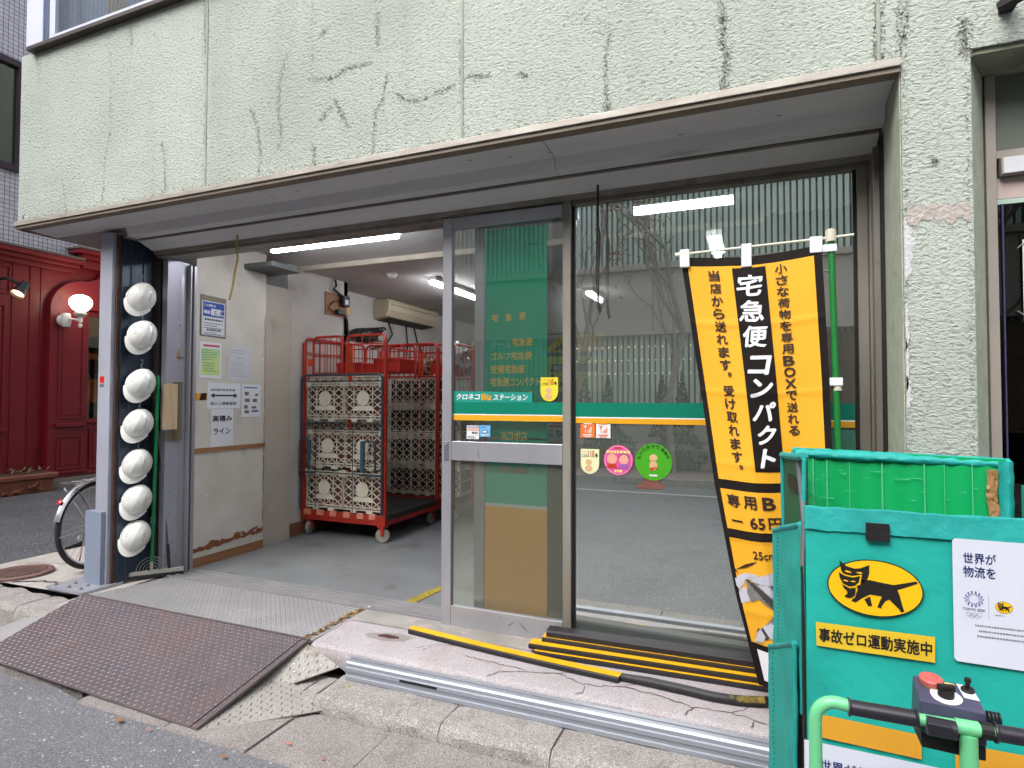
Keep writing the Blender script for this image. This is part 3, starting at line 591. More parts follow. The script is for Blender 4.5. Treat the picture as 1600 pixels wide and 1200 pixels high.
for pts in ([(-1.3, .085), (-1.28, .10)], [(-1.19, .09), (-1.13, .035)], [(-1.25, .05), (-1.205, .085)], [(-1.02, .03), (-1.01, .06)], [(-.97, .02), (-.965, .06)], [(-1.635, .085), (-1.62, .11)], [(-1.36, .10), (-1.35, .085)], [(-1.06, .035), (-1.058, .042)]): b.add([(x, -.0268, z) for x, z in [tuple(v) for v in crack(pts, .0022, None, .001, 3)[0]]], crack(pts, .0022, None, .001, 3)[1])
b.build('scratch', M_DARK, door, kind='stuff')
gd = front(-.006)
decal('green_band', M_GTAPE, door, gd, [rect(-1.594, X1, 1.192, 1.258)]); decal('white_line', M_WHT, door, gd, [rect(-1.594, X1, 1.187, 1.192)]); decal('yellow_band', M_YTAPE, door, gd, [rect(-1.594, X1, 1.156, 1.187)])
decal('sign_strip', mat('teal_vinyl', '1f8f80', '1a8576', rough=.4), door, gd, [poly((-1.594, 1.258), (-1.115, 1.258), (-1.115, 1.312), (-1.594, 1.322))], .0012)
decal('lettering', M_WHT, door, gd, [fit('クロネコ', -1.575, -1.427, 1.272, 1.306, .03, .15), fit('ステーション', -1.345, -1.14, 1.268, 1.302, .03, .15)], .002)
decal('lettering', M_YTAPE, door, gd, [fit('Biz', -1.42, -1.352, 1.27, 1.306, .03, .15)], .002)
# inner leaf with green sheet
b = MB(); yi = .075
b.box(-1.492, -1.43, yi - .02, yi + .015, .01, 2.30); b.box(-1.43, -.88, yi - .018, yi + .013, 2.25, 2.30); b.box(-1.43, -.88, yi - .018, yi + .013, .01, .09); b.box(-.945, -.89, yi - .018, yi + .013, .09, 2.25)
idoor = b.build('inner_sliding_door', M_ALU, bld)
gi = front(yi - .012)
G_GRN = glass('green_film', '2fb890', .04, 0, .88, '00bd92', .3)
decal('green_film', G_GRN, idoor, gi, [rect(-1.428, -1.055, 1.06, 2.24)]); decal('teal_sheet', glass('teal_sheet', '25b096', .0, .3, .98, '1cc4a2', .25), idoor, gi, [rect(-1.428, -1.055, .69, 1.05)], .0)
decal('white_line', M_WHT, idoor, gi, [rect(-1.428, -1.055, .672, .69)], 0)
decal('yellow_sheet', glass('yellow_sheet', 'f0b437', .0, .3, .98, 'ffb83a', .1), idoor, gi, [rect(-1.428, -1.055, .09, .672)], 0)
GOLD = mat('gold_letter', 'ffd45a', 'f8c850', rough=.5)
def zi(y): return 1.27 + (625.5 - y) / 264.0
L_ = [('宅', 763, 774, 497, 508), ('急', 786, 796, 497, 508), ('便', 808, 819, 496, 507), ('宅急便', 797, 830, 534, 546), ('ゴルフ宅急便', 762, 829, 554, 566), ('空港宅急便', 762, 818, 573, 586), ('宅急便コンパクト', 761, 843, 592, 605), ('便', 822, 829, 612, 624), ('ネコポス', 778, 822, 671, 685)]
def xi(x): return -1.428 + (x - 752) * (.373 / 101)
g = [fit(t_, xi(a), xi(c), zi(d_), zi(e_), .025) for t_, a, c, e_, d_ in L_]
decal('lettering', GOLD, idoor, gi, g, .002)
decal('lettering', mat('silver_letter', '9fc0d8', rough=.4), idoor, gi, [fit('クール', xi(762), xi(795), zi(548), zi(536), .02, .1)], .002)
decal('lettering', mat('faded_gold', 'b09a4a', rough=.5), idoor, gi, [fit('梱包資材', xi(780), xi(824), .86, .90, .03)], .002)

# right entrance: frame, transom, dark glass door, stair behind
b = MB(); yq = -.30
b.box(.80, .832, yq - .01, yq + .05, -.17, ZC - .006); b.box(.832, 1.9, yq, yq + .04, 2.17, 2.20); b.box(.84, 1.9, yq - .03, yq, 2.10, 2.165)
ef = b.build('entrance_frame', mat('entrance_frame_paint', 'a8a19a', '8d857c', scale=5, rough=.5, metal=.2, stain=('6a625a', 8, .6, .75), stretch=(1, 1, .3)), bld, bevel=.002)
MB().box(.832, 1.9, yq + .005, yq + .03, 2.02, 2.098).build('pink_rail', mat('pinkish_rail', 'b9a7a2', 'a8968f', rough=.5), ef)
MB().box(.845, 1.9, yq - .033, yq - .0305, 2.104, 2.162).build('white_bar', mat('white_bar', 'cfd0d6', rough=.5), ef)
MB().box(.832, 1.9, yq + .01, yq + .016, 2.20, ZC - .006).build('transom_pane', mat('transom_panel', '6d736a', '5d6259', scale=3, rough=.3), ef)
MB().box(.834, 1.9, yq + .01, yq + .016, -.17, 2.02).build('door_pane', glass('dark_door_glass', '8c9692', .06), ef)
MB().box(.832, 1.9, yq + .004, yq + .012, 2.0, 2.018).build('pale_strip', mat('pale_strip', 'a8bdb0', rough=.4), ef)
MB().box(.848, .852, yq - .0, yq + .009, -.17, 2.0).build('edge_strip', mat('violet_edge', '4a3f66', rough=.4), ef)
b = MB()
for i in range(10): b.box(.82, 2.5, .3 + i * .25, .3 + (i + 1) * .25 + .02, -.17 + i * .18, .01 + i * .18)
b.build('stair', mat('stair_stone', '5a5650', '4b4843', rough=.7), bld)
b = MB(); b.box(.80, .82, -.28, 4, -.17, 2.5); b.box(2.5, 2.52, -.28, 4, -.17, 2.5); b.box(.8, 2.52, 2.9, 2.92, -.17, 3.0); b.build('stairwell_wall', M_INWALL2, bld)
pap = MB().box(.905, 1.05, yq - .004, yq - .001, 1.56, 1.86).build('notice_sheet', mat('pale_notice', 'cfdcd4', rough=.6), label='pale blank notice sheet taped on the dark entrance door at far right', cat='notice')
MB().bar((.886, yq - .004, 1.60), (.912, yq - .004, 1.575), .012, .002).bar((.89, yq - .004, 1.83), (.91, yq - .004, 1.85), .012, .002).build('tape', mat('clear_tape', '97a39c', rough=.3), pap)
# dark lamp bracket top right of facade
lb_ = MB(); lb_.bar((0.755, -.60, 2.576), (0.853, -.66, 2.590), .035, .02); lb_.box(0.785, 0.825, -.62, FY, 2.606, 2.646)
lb_.build('sign_bracket', M_DARK, label='black metal bracket sticking out of the stucco at the top right corner', cat='bracket')

# ribbon window upper left
b = MB(); wz = 3.70
b.box(-4.66, -1.05, FY - .05, FY + .02, wz - .012, wz + .012)
uw = b.build('upper_window', mat('dark_sill', '4f4643', '3c3532', rough=.5, metal=.3), bld)
M_WFR = mat('white_window_frame', 'c9cdd8', 'bcc0cc', rough=.4, scale=3)
b = MB(); b.box(-4.70, -4.50, FY - .03, FY + .05, wz + .015, 6.6); b.box(-4.46, -1.05, FY - .02, FY + .03, wz + .015, wz + .06); b.box(-4.46, -4.40, FY - .02, FY + .03, wz + .06, 6.6); b.box(-3.42, -3.36, FY - .02, FY + .03, wz + .06, 6.6); b.box(-2.3, -2.24, FY - .02, FY + .03, wz + .06, 6.6)
b.build('window_frame', M_WFR, uw, bevel=.003)
MB().add([(-4.40, FY + .003, wz + .06), (-1.05, FY + .003, wz + .06), (-1.05, FY + .003, 6.6), (-4.40, FY + .003, 6.6)], [(0, 1, 2, 3)]).build('pane', glass('upper_glass', 'eef4f8', .25), uw)
MB().box(-4.7, -1.0, FY + .14, FY + .16, wz, 6.6).build('blind', mat('pale_blue_blind', 'b7c8da', 'a6b8cc', scale=3, rough=.7), uw)
MB().box(-4.508, -4.49, FY - .034, FY - .031, wz + .015, 6.6).build('blue_gasket', mat('blue_gasket', '5b6a9c', rough=.5), uw)
b = MB()
for i in range(7): a = R_(200 + i * 12); b.add([(-4.02, FY + .1, 3.78), (-4.02 + .24 * math.cos(a - .1) * -1, FY + .1, 3.78 - .2 * math.sin(a - .1)), (-4.02 + .24 * math.cos(a + .1) * -1, FY + .105, 3.78 - .2 * math.sin(a + .1))], [(0, 1, 2)])
b.build('paper_fan', mat('beige_fan', 'c2b184', 'ad9c70', rough=.8), uw)

# ------------------------------------------------------------ garage interior
b = MB(); b.box(-4.08, -3.93, .23, .92, 0, 2.9); b.build('board_partition', M_INWALL, bld)
b = MB(); b.box(-4.08, -3.945, .925, 1.25, .0, 2.28); b.build('board_partition', mat('interior_board_grey', 'b4ab9d', 'a59c8e', scale=2, rough=.75, bump=.2, stain=('8d8271', 2.5, .6, .8)), bld)
b = MB(); b.box(-4.12, -4.0, 1.25, 2.12, 0, 2.9); b.box(-4.42, -4.30, .2, 8, 0, 2.9); b.box(-4.3, -4.0, 2.06, 2.12, 0, 2.9)
b.box(-4.42, 2.6, 6.4, 6.5, 0, 2.9); b.build('inner_wall', M_INWALL2, bld)
MB().box(-3.93, -3.925, .23, .918, 0, .07).build('wood_skirting', M_WOOD, bld); MB().box(-3.931, -3.918, .225, .92, .865, .898).build('wood_lath', M_WOOD, bld)
b = MB(); b.box(-4.0, -3.99, 1.25, 2.12, .0, .12); b.box(-4.3, -4.29, 2.12, 6.4, .0, .12); b.build('skirting', mat('brown_skirting', '8a5b3f', '6a432d', scale=6, rough=.7, bump=.3), bld)
# torn lower board: jagged brown tear with pale flakes
rr = random.Random(4)
u_ = [.235 + .68 * i / 26 for i in range(27)]
decal('torn_board', mat('torn_hardboard', '8a5337', '6e3f28', scale=20, rough=.9, bump=.5), bld, side(-3.93), [poly(*([(u, .155 + .045 * (u - .23) + rr.uniform(-.02, .02)) for u in u_] + [(u, .115 + .04 * (u - .23) + rr.uniform(-.012, .006)) for u in u_[::-1]]))], .003)
fk = []
for i in range(80):
    u, v = rr.uniform(.24, .91), rr.choice([rr.uniform(.155, .23), rr.uniform(.08, .12), rr.uniform(.25, .86), rr.uniform(.95, 2.2)]); s_ = rr.uniform(.002, .010)
    if v > .95: u = rr.uniform(.84, .91)
    fk.append(ellipse(u, v, s_ * 1.6, s_ * .5, 6, rr.random()))
decal('paint_flake', mat('pale_flake', 'e6e0d6', rough=.8), bld, side(-3.93), fk, .0042)['kind'] = 'stuff'
decal('board_edge', M_WOOD, bld, side(-3.93), [crack([(.912, .2), (.914, 1.3), (.912, 2.0)], .004, None, .004, 3, steps=.05)], .003)
# front end of the left wall: post, blue sheet, guide channel, grey sheet
post = MB(); post.box(-4.243, -4.118, -.285, -.20, -.0, 2.43); pst = post.build('steel_post', M_POST, bld, bevel=.003)
MB().box(-4.30, -4.135, -.315, -.19, .0, .50).build('post_sleeve', mat('bluegrey_sleeve', '8a95a8', '7f899b', scale=2, rough=.5), pst, bevel=.002)
bp = MB().box(-4.46, -4.08, -.46, -.19, -.012, .006).build('base_plate', mat('base_plate_paint', 'a9abb6', '9a9ca6', rough=.45, metal=.3), pst)
b = MB()
for x, y in ((-4.42, -.42), (-4.35, -.26), (-4.28, -.42), (-4.33, -.35), (-4.16, -.42), (-4.2, -.35)): MB().lathe([(0, 0), (.012, 0), (.012, .006), (.005, .007), (.005, .015), (0, .015)], (x, y, .006), 8).build('anchor_bolt', M_ALUD, bp)

decal('red_sticker', mat('red_sticker', 'd5281c', rough=.4), pst, front(-.285), [rect(-4.222, -4.177, 1.385, 1.43)], .001)
decal('sticker_text', mat('ink_blue_grey', '5d6175', rough=.5), pst, front(-.285), [rect(-4.220, -4.202, 1.355, 1.377), rect(-4.198, -4.180, 1.355, 1.377)], .001)
b = MB(); b.box(-4.116, -4.10, -.26, -.22, 0, 2.42); b.build('rusty_flange', mat('rust_flange', '5b4036', '3c2a24', scale=12, rough=.8), pst)
# corrugated blue sheet
b = MB(); pr = []; y = -.245; k = 0
for (dy, xx) in ((0, -4.085), (.055, -4.085), (.062, -4.075), (.075, -4.075), (.082, -4.085), (.145, -4.085), (.152, -4.075), (.165, -4.075), (.172, -4.085), (.235, -4.085)): pr.append((xx, -.235 + dy))
pr2 = pr + [(-4.10, 0), (-4.10, -.235)]
b.prism(pr2, lambda u, v, d: (u, v, d), 0, 2.40)
bs = b.build('blue_sheet', M_BLUE, bld)
b = MB()
for z in (2.14, 1.66, 1.25, .95):
    for y in (-.155, -.065): MB().box(-4.0845, -4.083, y - .005, y + .005, z, z + .07).build('slot', M_DARK, bs)
b = MB(); b.box(-4.11, -4.035, .003, .018, 0, 2.40); b.box(-4.11, -4.045, .04, .055, 0, 2.36); b.box(-4.10, -4.06, .018, .04, 0, 2.4); b.build('guide_channel', mat('dark_bronze', '57504b', '423c38', scale=5, rough=.5, metal=.3), bld)
b = MB(); b.box(-4.02, -3.966, .02, .205, 0, 2.30); gs = b.build('grey_sheet', M_STEEL, bld, bevel=.002)
b = MB(); b.box(-3.965, -3.925, .178, .190, 0, 2.28); b.box(-3.965, -3.92, .205, .228, 0, 2.28); b.build('metal_angle', M_ALU, gs, bevel=.002)
b = MB(); b.box(-3.9655, -3.9645, .13, .175, .0, 2.2); b.build('pale_stripe', M_ALU, gs)
decal('scuff', mat('scuff_dark', '77767e', rough=.7), gs, side(-3.966), [specks([(.09, .1), (.11, .6)], .03, 60, .007, 3), specks([(.12, 1.8), (.15, 1.9)], .02, 12, .01, 4)], .001)['kind'] = 'stuff'
wd = empty('taped_wood', (-3.955, .06, 1.0), 'pale wood block taped vertically to the grey metal sheet at the garage jamb', 'wood block')
MB().box(-3.964, -3.945, -.012, .10, 1.05, 1.385).build('block', M_WOOD2, wd, bevel=.002)
MB().box(-3.9635, -3.946, .07, .14, .97, 1.40).build('tape', glass('clear_tape_film', 'f5efe0', .03, .2, .12, 'c9bda0'), wd)
MB().box(-3.9635, -3.9475, -.0, .10, .98, 1.03).build('tape', glass('clear_tape_film2', 'f5efe0', .03, .2, .12, 'c9bda0'), wd)
decal('peeled_label', mat('peeled_label', 'b79a7c', '8c6f55', scale=40, rough=.8), gs, side(-3.966), [ellipse(.13, 1.60, .035, .05, 9, .3)], .0012)
decal('peeled_mark', M_DARK, gs, side(-3.966), [fit('作業中', .10, .16, 1.57, 1.59, .02)], .002)

# ceiling, beam, lights
b = MB(); b.box(-4.35, 2.6, .13, 1.38, 2.53, 2.63); b.box(-4.35, 2.6, 1.45, 8, 2.51, 2.63); b.build('ceiling', M_CEIL, bld)
b = MB(); b.box(-4.3, 2.6, 1.38, 1.45, 2.485, 2.60); b.build('ceiling_batten', mat('cream_batten', 'c5bba9', rough=.7), bld)
b = MB(); b.box(-4.04, -3.62, .68, 1.0, 2.36, 2.40); b.box(-4.0, -3.96, .9, 1.2, 2.28, 2.40); b.build('steel_bracket', mat('dark_steel', '6c706f', '5a5e5d', rough=.5, metal=.4), bld)
M_TUBE = emit('lit_tube', 'f4f6ff', 19)
def batten_light(p, d, ln, lab, wide=.05):
    t = empty('ceiling_light', p, lab, 'ceiling light', 'tube lights on the ceiling'); p = Vector(p); d = Vector(d)
    s_ = Vector((abs(d.y), abs(d.x), 0)); e = d * ln
    a, c = p, p + e
    def bx(b, o0, o1, hw): lo = Vector((min(a.x, c.x), min(a.y, c.y), 0)) - s_ * hw; hi = Vector((max(a.x, c.x), max(a.y, c.y), 0)) + s_ * hw; b.box(lo.x, hi.x, lo.y, hi.y, p.z + o0, p.z + o1); return b
    bx(MB(), .018, .06, wide).build('housing', M_WHITEP, t, bevel=.003); bx(MB(), -.018, .016, wide * .42).build('tube', M_TUBE, t, bevel=.006)
batten_light((-3.50, .55, 2.44), (1, 0, 0), 1.16, 'lit tube light nearest the opening, running across the garage ceiling')
batten_light((-3.0, 2.15, 2.45), (0, 1, 0), 1.2, 'lit tube light running deep into the garage, beside the wall air conditioner')
batten_light((-.68, .6, 2.42), (1, 0, 0), .57, 'lit tube light seen through the large window at upper centre')
batten_light((-2.35, 4.6, 2.45), (0, 1, 0), 1.0, 'small lit tube light far back, seen beside the green film of the door')
batten_light((-1.7, 3.3, 2.45), (0, 1, 0), .6, 'short lit tube light seen low through the left of the large window')
batten_light((-.24, .95, 2.30), (0, 1, 0), .5, 'lit tube light half hidden behind the top left of the yellow banner')
sd = empty('smoke_detector', (-3.3, 1.9, 2.47), 'small round white smoke detector on the garage ceiling', 'smoke detector')
MB().lathe([(0, 0), (.03, 0), (.045, .015), (.05, .03), (.05, .04), (0, .04)], (-3.3, 1.9, 2.47), 18).build('body', M_WHITEP, sd, smooth=True)
MB().lathe([(.05, 0), (.056, .003), (.056, .012), (.05, .012)], (-3.3, 1.9, 2.495), 18).build('base_ring', M_CEIL, sd)
# office part seen through the glass: back wall, curtain, boards
b = MB(); b.box(-1.98, -1.94, 1.9, 6.4, 0, 2.6); b.box(-1.94, 2.6, 4.6, 4.65, 0, 2.6); b.build('office_partition', mat('office_wall', '5e5a54', '4f4b46', scale=2, rough=.8), bld)
b = MB(); b.grid(lambda u, v: (.05 + u * .45, .55 + .03 * math.sin(u * 40), .75 + v * 1.55), 60, 2); b.build('curtain', mat('brown_curtain', '6e5a46', '5c4a39', rough=.9), bld)
cnt = empty('office_counter', (-.4, 1.1, 0), 'dim grey office counter standing behind the large window', 'counter')
MB().box(-.95, .3, .95, 1.4, 0, .92).build('cabinet', mat('counter_grey', '4d514e', '434744', rough=.6), cnt, bevel=.004); MB().box(-.98, .33, .92, 1.42, .92, .95).build('counter_top', mat('counter_top', '6a6d68', rough=.4), cnt, bevel=.004)

# ============================================================ OBJECTS AT THE GARAGE
# helmets: one built in its own axes, six copies
def make_helmet():
    t = empty('helmet', (0, 0, 0))
    c = Vector((.86, -.42, .28)).normalized(); f = Vector((-.22, -.32, -.92)); f = (f - c * f.dot(c)).normalized(); s_ = c.cross(f)
    # rotate the front a little so the peak hangs down-left
    def W(x, y, z): return f * x + s_ * y + c * z
    b = MB(); nu, nv = 40, 16
    def sh(u, v):
        ph = u * 2 * math.pi; th = v * R_(98); r = math.sin(th) ** .92; z = math.cos(th)
        x, y = math.cos(ph) * r * .136, math.sin(ph) * r * .112; zz = z * .125
        k = 1 + .022 * max(0, 1 - abs(y) / .022) * (1 if th > .12 else .6)        # centre ridge
        if abs(abs(y) - .045) < .01 and x < .09: k += .006
        return W(x * k, y * k, zz * k)
    b.grid(sh, nu, nv)
    shell = b.build('shell', M_WHITEP, t, smooth=True)
    b = MB()
    def pk(u, v):
        ph = (u - .5) * 2.3; x, y = math.cos(ph) * .137, math.sin(ph) * .113; e = max(0, math.cos(ph * 1.25)) ** .8 * .052 * v
        return W(x + e, y * (1 + .08 * v), -.016 - .012 * v + .004 * math.cos(ph * 2))
    b.grid(pk, 20, 4); b.grid(lambda u, v: Vector(pk(u, v)) - c * .005, 20, 4)
    b.tube([pk(i / 20, 1) for i in range(21)], .004, 6); b.build('peak', M_WHITEP, shell, smooth=True)
    b = MB(); b.tube([W(math.cos(a) * .137, math.sin(a) * .113, -.018) for a in [2 * math.pi * i / 32 for i in range(32)]], .005, 6, closed=True); b.build('rim', M_WHITEP, shell, smooth=True)
    b = MB()
    for k, (x0, y0) in enumerate(((-.015, .055), (.005, .062), (.026, .066), (.046, .068))):
        for sg in (-1, 1):
            for q in range(2):
                pass
            y = y0 * sg; r2 = 1 - (x0 / .136) ** 2 - (y / .112) ** 2; z = .125 * math.sqrt(max(.05, r2)) * 1.012
            d = Vector((.004, .016 * sg, 0)); p0 = Vector((x0 - .002, y - .013 * sg, 0)); p1 = Vector((x0 + .008, y + .012 * sg, 0))
            z0 = .125 * math.sqrt(max(.03, 1 - (p0.x / .136) ** 2 - (p0.y / .112) ** 2)) * 1.01 + .001; z1 = .125 * math.sqrt(max(.03, 1 - (p1.x / .136) ** 2 - (p1.y / .112) ** 2)) * 1.01 + .001
            b.tube([W(p0.x, p0.y, z0), W((p0.x + p1.x) / 2, (p0.y + p1.y) / 2, (z0 + z1) / 2 + .002), W(p1.x, p1.y, z1)], [.0012, .0024, .0012], 5)
    for y in (-.02, .02): z0 = .125 * math.sqrt(1 - (.10 / .136) ** 2 - (y / .112) ** 2); b.tube([W(.098, y * .6, z0 + .002), W(.106, y * .6, z0 - .006)], .0022, 5)
    b.build('vent', mat('vent_shadow', '4a4a46', rough=.8), shell)
    b = MB(); b.tube([W(-.10, .07, -.01), W(-.09, .05, -.06), W(-.03, -.01, -.09), W(.02, -.05, -.06), W(.05, -.09, -.02)], .005, 6); b.tube([W(-.13, 0, -.02), W(-.12, .03, -.06), W(-.05, .03, -.10)], .004, 6)
    b.build('chin_strap', M_RUBBER, t)
    b = MB(); hk = Vector((-.035, .02, .145)); b.tube([hk + Vector(p) for p in ((0, 0, .065), (-.004, .012, .075), (-.002, .02, .06), (.002, .008, .03), (0, 0, .01), (.006, .008, -.005), (.004, .018, .004))], .0022, 6); b.build('hook', mat('wire_hook', 'c9c9c4', rough=.3, metal=.7), t)
    return t
hm = make_helmet()
HP = [(211, 462, 'topmost white safety helmet, hanging alone above the rest on the dark blue sheet', 0), (214, 522, 'white safety helmet second from the top of the hanging column', .06), (213, 598, 'white safety helmet third from the top, level with the red sticker on the post', -.02), (210, 661, 'white safety helmet in the middle of the column of seven', -.08),
      (209, 724, 'white safety helmet third from the bottom of the hanging column', -.1), (210, 780, 'white safety helmet second from the bottom, beside the green pole', -.04), (209, 836, 'lowest white safety helmet, just above the squeegee head', -.06)]
for i, (x, y, lb, rz) in enumerate(HP):
    h = hm if i == 0 else copy_tree(hm)
    h.location = (-4.005 + (x - 211) * .006, -.15, 1.385 + (598 - y) * .00447); h.rotation_euler = (rz * .6, rz, rz * 1.2); h.scale = (.77,) * 3
    tag(h, lb, 'helmet', 'white helmets hung on the blue sheet')
# green pole with squeegee head
sq = empty('squeegee', (-4.0, -.04, .03), 'long green handled floor squeegee standing head down beside the helmets', 'squeegee')
hd = (-4.015, -.03)
MB().tube([(hd[0], hd[1], .11), (-3.975, -.035, 1.44)], .0125, 12).build('handle', mat('green_handle', '12824f', '0d7344', rough=.35, scale=4), sq, smooth=True)
MB().tube([(-4.0085, -.03, .38), (-4.0075, -.03, .43)], .0135, 12).build('label', M_WHT, sq)
MB().tube([(-4.007, -.03, .44), (-4.005, -.03, .50)], .0138, 12).build('joint', mat('teal_joint', '0f5a52', rough=.4), sq)
a_, c_ = Vector((-4.14, -.185, .035)), Vector((-3.885, .125, .035))
MB().bar(a_, c_, .035, .028).build('head', mat('grey_head', 'b8b6ac', 'a09e94', rough=.5), sq, bevel=.003); MB().bar(a_ + Vector((.006, -.008, -.022)), c_ + Vector((.006, -.008, -.022)), .028, .022).build('rubber_strip', M_RUBBER, sq)
b = MB(); u = (c_ - a_).normalized(); mid = a_ + u * .20
for r in (.035, .055, .075, .095): b.tube([mid + u * r * math.cos(a) + Vector((0, 0, .012 + r * math.sin(a))) for a in [math.pi * i / 14 for i in range(15)]], .0022, 5)
b.tube([mid + Vector((0, 0, .0)), (hd[0], hd[1], .12)], .011, 8); b.build('wire_guard', MATS['grey_head'], sq)
b = MB()
for k in (.1, .3, .45, .62, .95): p = a_ + (c_ - a_) * k; b.box(p.x + .010, p.x + .02, p.y - .012, p.y - .004, p.z + .0142, p.z + .0150)
b.build('screw', M_DARK, sq)
rd = empty('metal_rod', (-3.93, .03, .01), 'thin dark metal rod with a black rubber tip leaning by the garage jamb', 'rod')
MB().tube([(-4.05, .0, 1.30), (-3.955, .05, .20)], .006, 8).build('rod', mat('rod_metal', '7c6f68', '5d5550', rough=.3, metal=.7), rd); MB().tube([(-3.956, .05, .22), (-3.94, .055, .015)], .010, 10).build('rubber_tip', M_RUBBER, rd)
MB().tube([(-4.02, .03, 1.0), (-3.99, .035, .3), (-3.975, .03, .08)], .005, 8).build('metal_rod', M_ALUD, label='short thin grey rod standing behind the green squeegee handle', cat='rod')

# posters on the board partition (a mapping on the wall plane)
SD = side(-3.93)
def poster(lab, cat, u0, u1, v0, v1, m, z=.003):
    b = MB(); b.prism([(u0, v0), (u1, v0), (u1, v1), (u0, v1)], lambda u, v, d: (-3.93 + d, u, v), z - .002, z)
    return b.build('poster', m, label=lab, cat=cat)
PAP = mat('white_paper', 'd9dade', 'cfd1d8', scale=3, rough=.6)
K = mat('print_dark', '2c2b30', rough=.6); KB = mat('print_blue', '2f4fa8', rough=.5); KG = mat('print_grey', '86888f', rough=.6)
def bars(u0, u1, v, n, dv, h, seed, frac=(.5, 1)):
    rr = random.Random(seed); g = []
    for i in range(n):
        x = u0; xe = u0 + (u1 - u0) * rr.uniform(*frac)
        while x < xe: wd_ = rr.uniform(.6, 1.5) * h; g.append(rect(x, min(x + wd_, xe), v - i * dv, v - i * dv + h)); x += wd_ + h * .35
    return g
p = poster('blue and white altitude notice in a clear sleeve, highest on the board wall', 'notice', .275, .490, 1.77, 2.035, PAP, .006)
decal('blue_field', KB, p, SD, [rect(.285, .482, 1.915, 2.028)], .0068); decal('number_box', PAP, p, SD, [rect(.358, .452, 1.928, 1.980)], .0075)
decal('lettering', M_WHT, p, SD, [fit('この場所は', .292, .40, 1.992, 2.012, .02), fit('海抜', .290, .352, 1.935, 1.965, .04), fit('約', .462, .476, 1.965, 1.978, .02), fit('m', .458, .478, 1.925, 1.940, .03)], .0078)
decal('lettering', K, p, SD, [fit('5.1', .385, .445, 1.933, 1.965, .01)] + bars(.30, .475, 1.885, 1, .02, .014, 1, (1, 1)) + bars(.295, .475, 1.86, 3, .018, .006, 2) + bars(.32, .455, 1.806, 1, .02, .014, 3, (1, 1)) + bars(.295, .475, 1.79, 2, .012, .004, 4), .0078)
decal('frame_line', K, p, SD, [rect(.283, .285, 1.775, 1.915), rect(.482, .484, 1.775, 1.915), rect(.283, .484, 1.775, 1.777)], .0072)
MB().prism([(.262, 1.76), (.505, 1.755), (.505, 2.075), (.262, 2.08)], lambda u, v, d: (-3.93 + d, u, v), .001, .002).build('clear_sleeve', glass('sleeve_film', 'f4f2ee', .02, .1, .1, 'd0cabd'), p)
p = poster('yellow green poster with a red heading bar, left of two sheets under the altitude notice', 'poster', .262, .463, 1.435, 1.716, PAP)
decal('tinted_field', mat('yellow_green_print', 'd6d676', '9ccb9c', scale=7, rough=.6), p, SD, [rect(.277, .452, 1.46, 1.665)], .0036); decal('heading_bar', mat('print_red', 'c4484a', rough=.6), p, SD, [rect(.296, .446, 1.682, 1.697)], .0036)
decal('lettering', mat('print_olive', '7c8a4a', rough=.6), p, SD, bars(.285, .445, 1.65, 5, .018, .006, 8) + bars(.30, .44, 1.55, 4, .02, .007, 9), .0042)
p = poster('pale grey printed form, right of the yellow green poster', 'poster', .533, .763, 1.425, 1.706, mat('pale_form', 'c5c7cb', 'bcbec3', rough=.6, scale=3)); decal('lettering', KG, p, SD, bars(.555, .74, 1.67, 2, .02, .004, 10) + bars(.61, .70, 1.61, 1, .02, .006, 11) + bars(.555, .745, 1.57, 8, .016, .003, 12, (.3, 1)), .0036)
p = poster('white load line notice with a double headed arrow', 'notice', .338, .655, 1.20, 1.402, PAP)
decal('arrow', K, p, SD, [poly((.365, 1.302), (.403, 1.323), (.403, 1.309), (.590, 1.309), (.590, 1.323), (.628, 1.302), (.590, 1.281), (.590, 1.296), (.403, 1.296), (.403, 1.281))], .0036)
decal('lettering', K, p, SD, [fit('線以上積載厳禁', .366, .618, 1.226, 1.252, .012)], .0036); decal('lettering', KG, p, SD, bars(.366, .60, 1.338, 1, .02, .018, 15, (1, 1)), .0036)
p = poster('small photo instruction sheet with four rows, right of the arrow notice', 'notice', .672, .872, 1.125, 1.398, PAP)
decal('lettering', mat('print_steel_blue', '5a7396', rough=.6), p, SD, [rect(.69, .835, 1.365, 1.376), rect(.775, .85, 1.165, 1.182)], .0036)
for gg in [rect(.70, .745, 1.305, 1.335), rect(.81, .845, 1.30, 1.32), rect(.70, .755, 1.25, 1.28), rect(.785, .835, 1.25, 1.278), rect(.695, .735, 1.195, 1.225), rect(.775, .825, 1.195, 1.215), rect(.70, .75, 1.155, 1.182)]: decal('photo', mat('photo_dark', '4a4640', '8f8a80', scale=70, rough=.6, band=.1), p, SD, [gg], .0036)
p = poster('tall white sheet reading high stacking line, below the arrow notice', 'notice', .373, .588, .895, 1.195, PAP, .0045)
decal('lettering', K, p, SD, [fit('高積み', .388, .576, 1.095, 1.145, .03), fit('ライン', .398, .562, .995, 1.045, .03)], .0052)
hz = MB().prism([(.232, 1.262), (.34, 1.268), (.34, 1.322), (.232, 1.316)], lambda u, v, d: (-3.93 + d, u, v), .0, .002).build('hazard_tape', mat('orange_tape', 'd98a2a', rough=.5), label='short piece of orange and black hazard tape left of the arrow notice', cat='tape')
decal('black_band', M_BLK, hz, SD, [poly((.268, 1.264), (.325, 1.267), (.336, 1.321), (.283, 1.318))], .003)

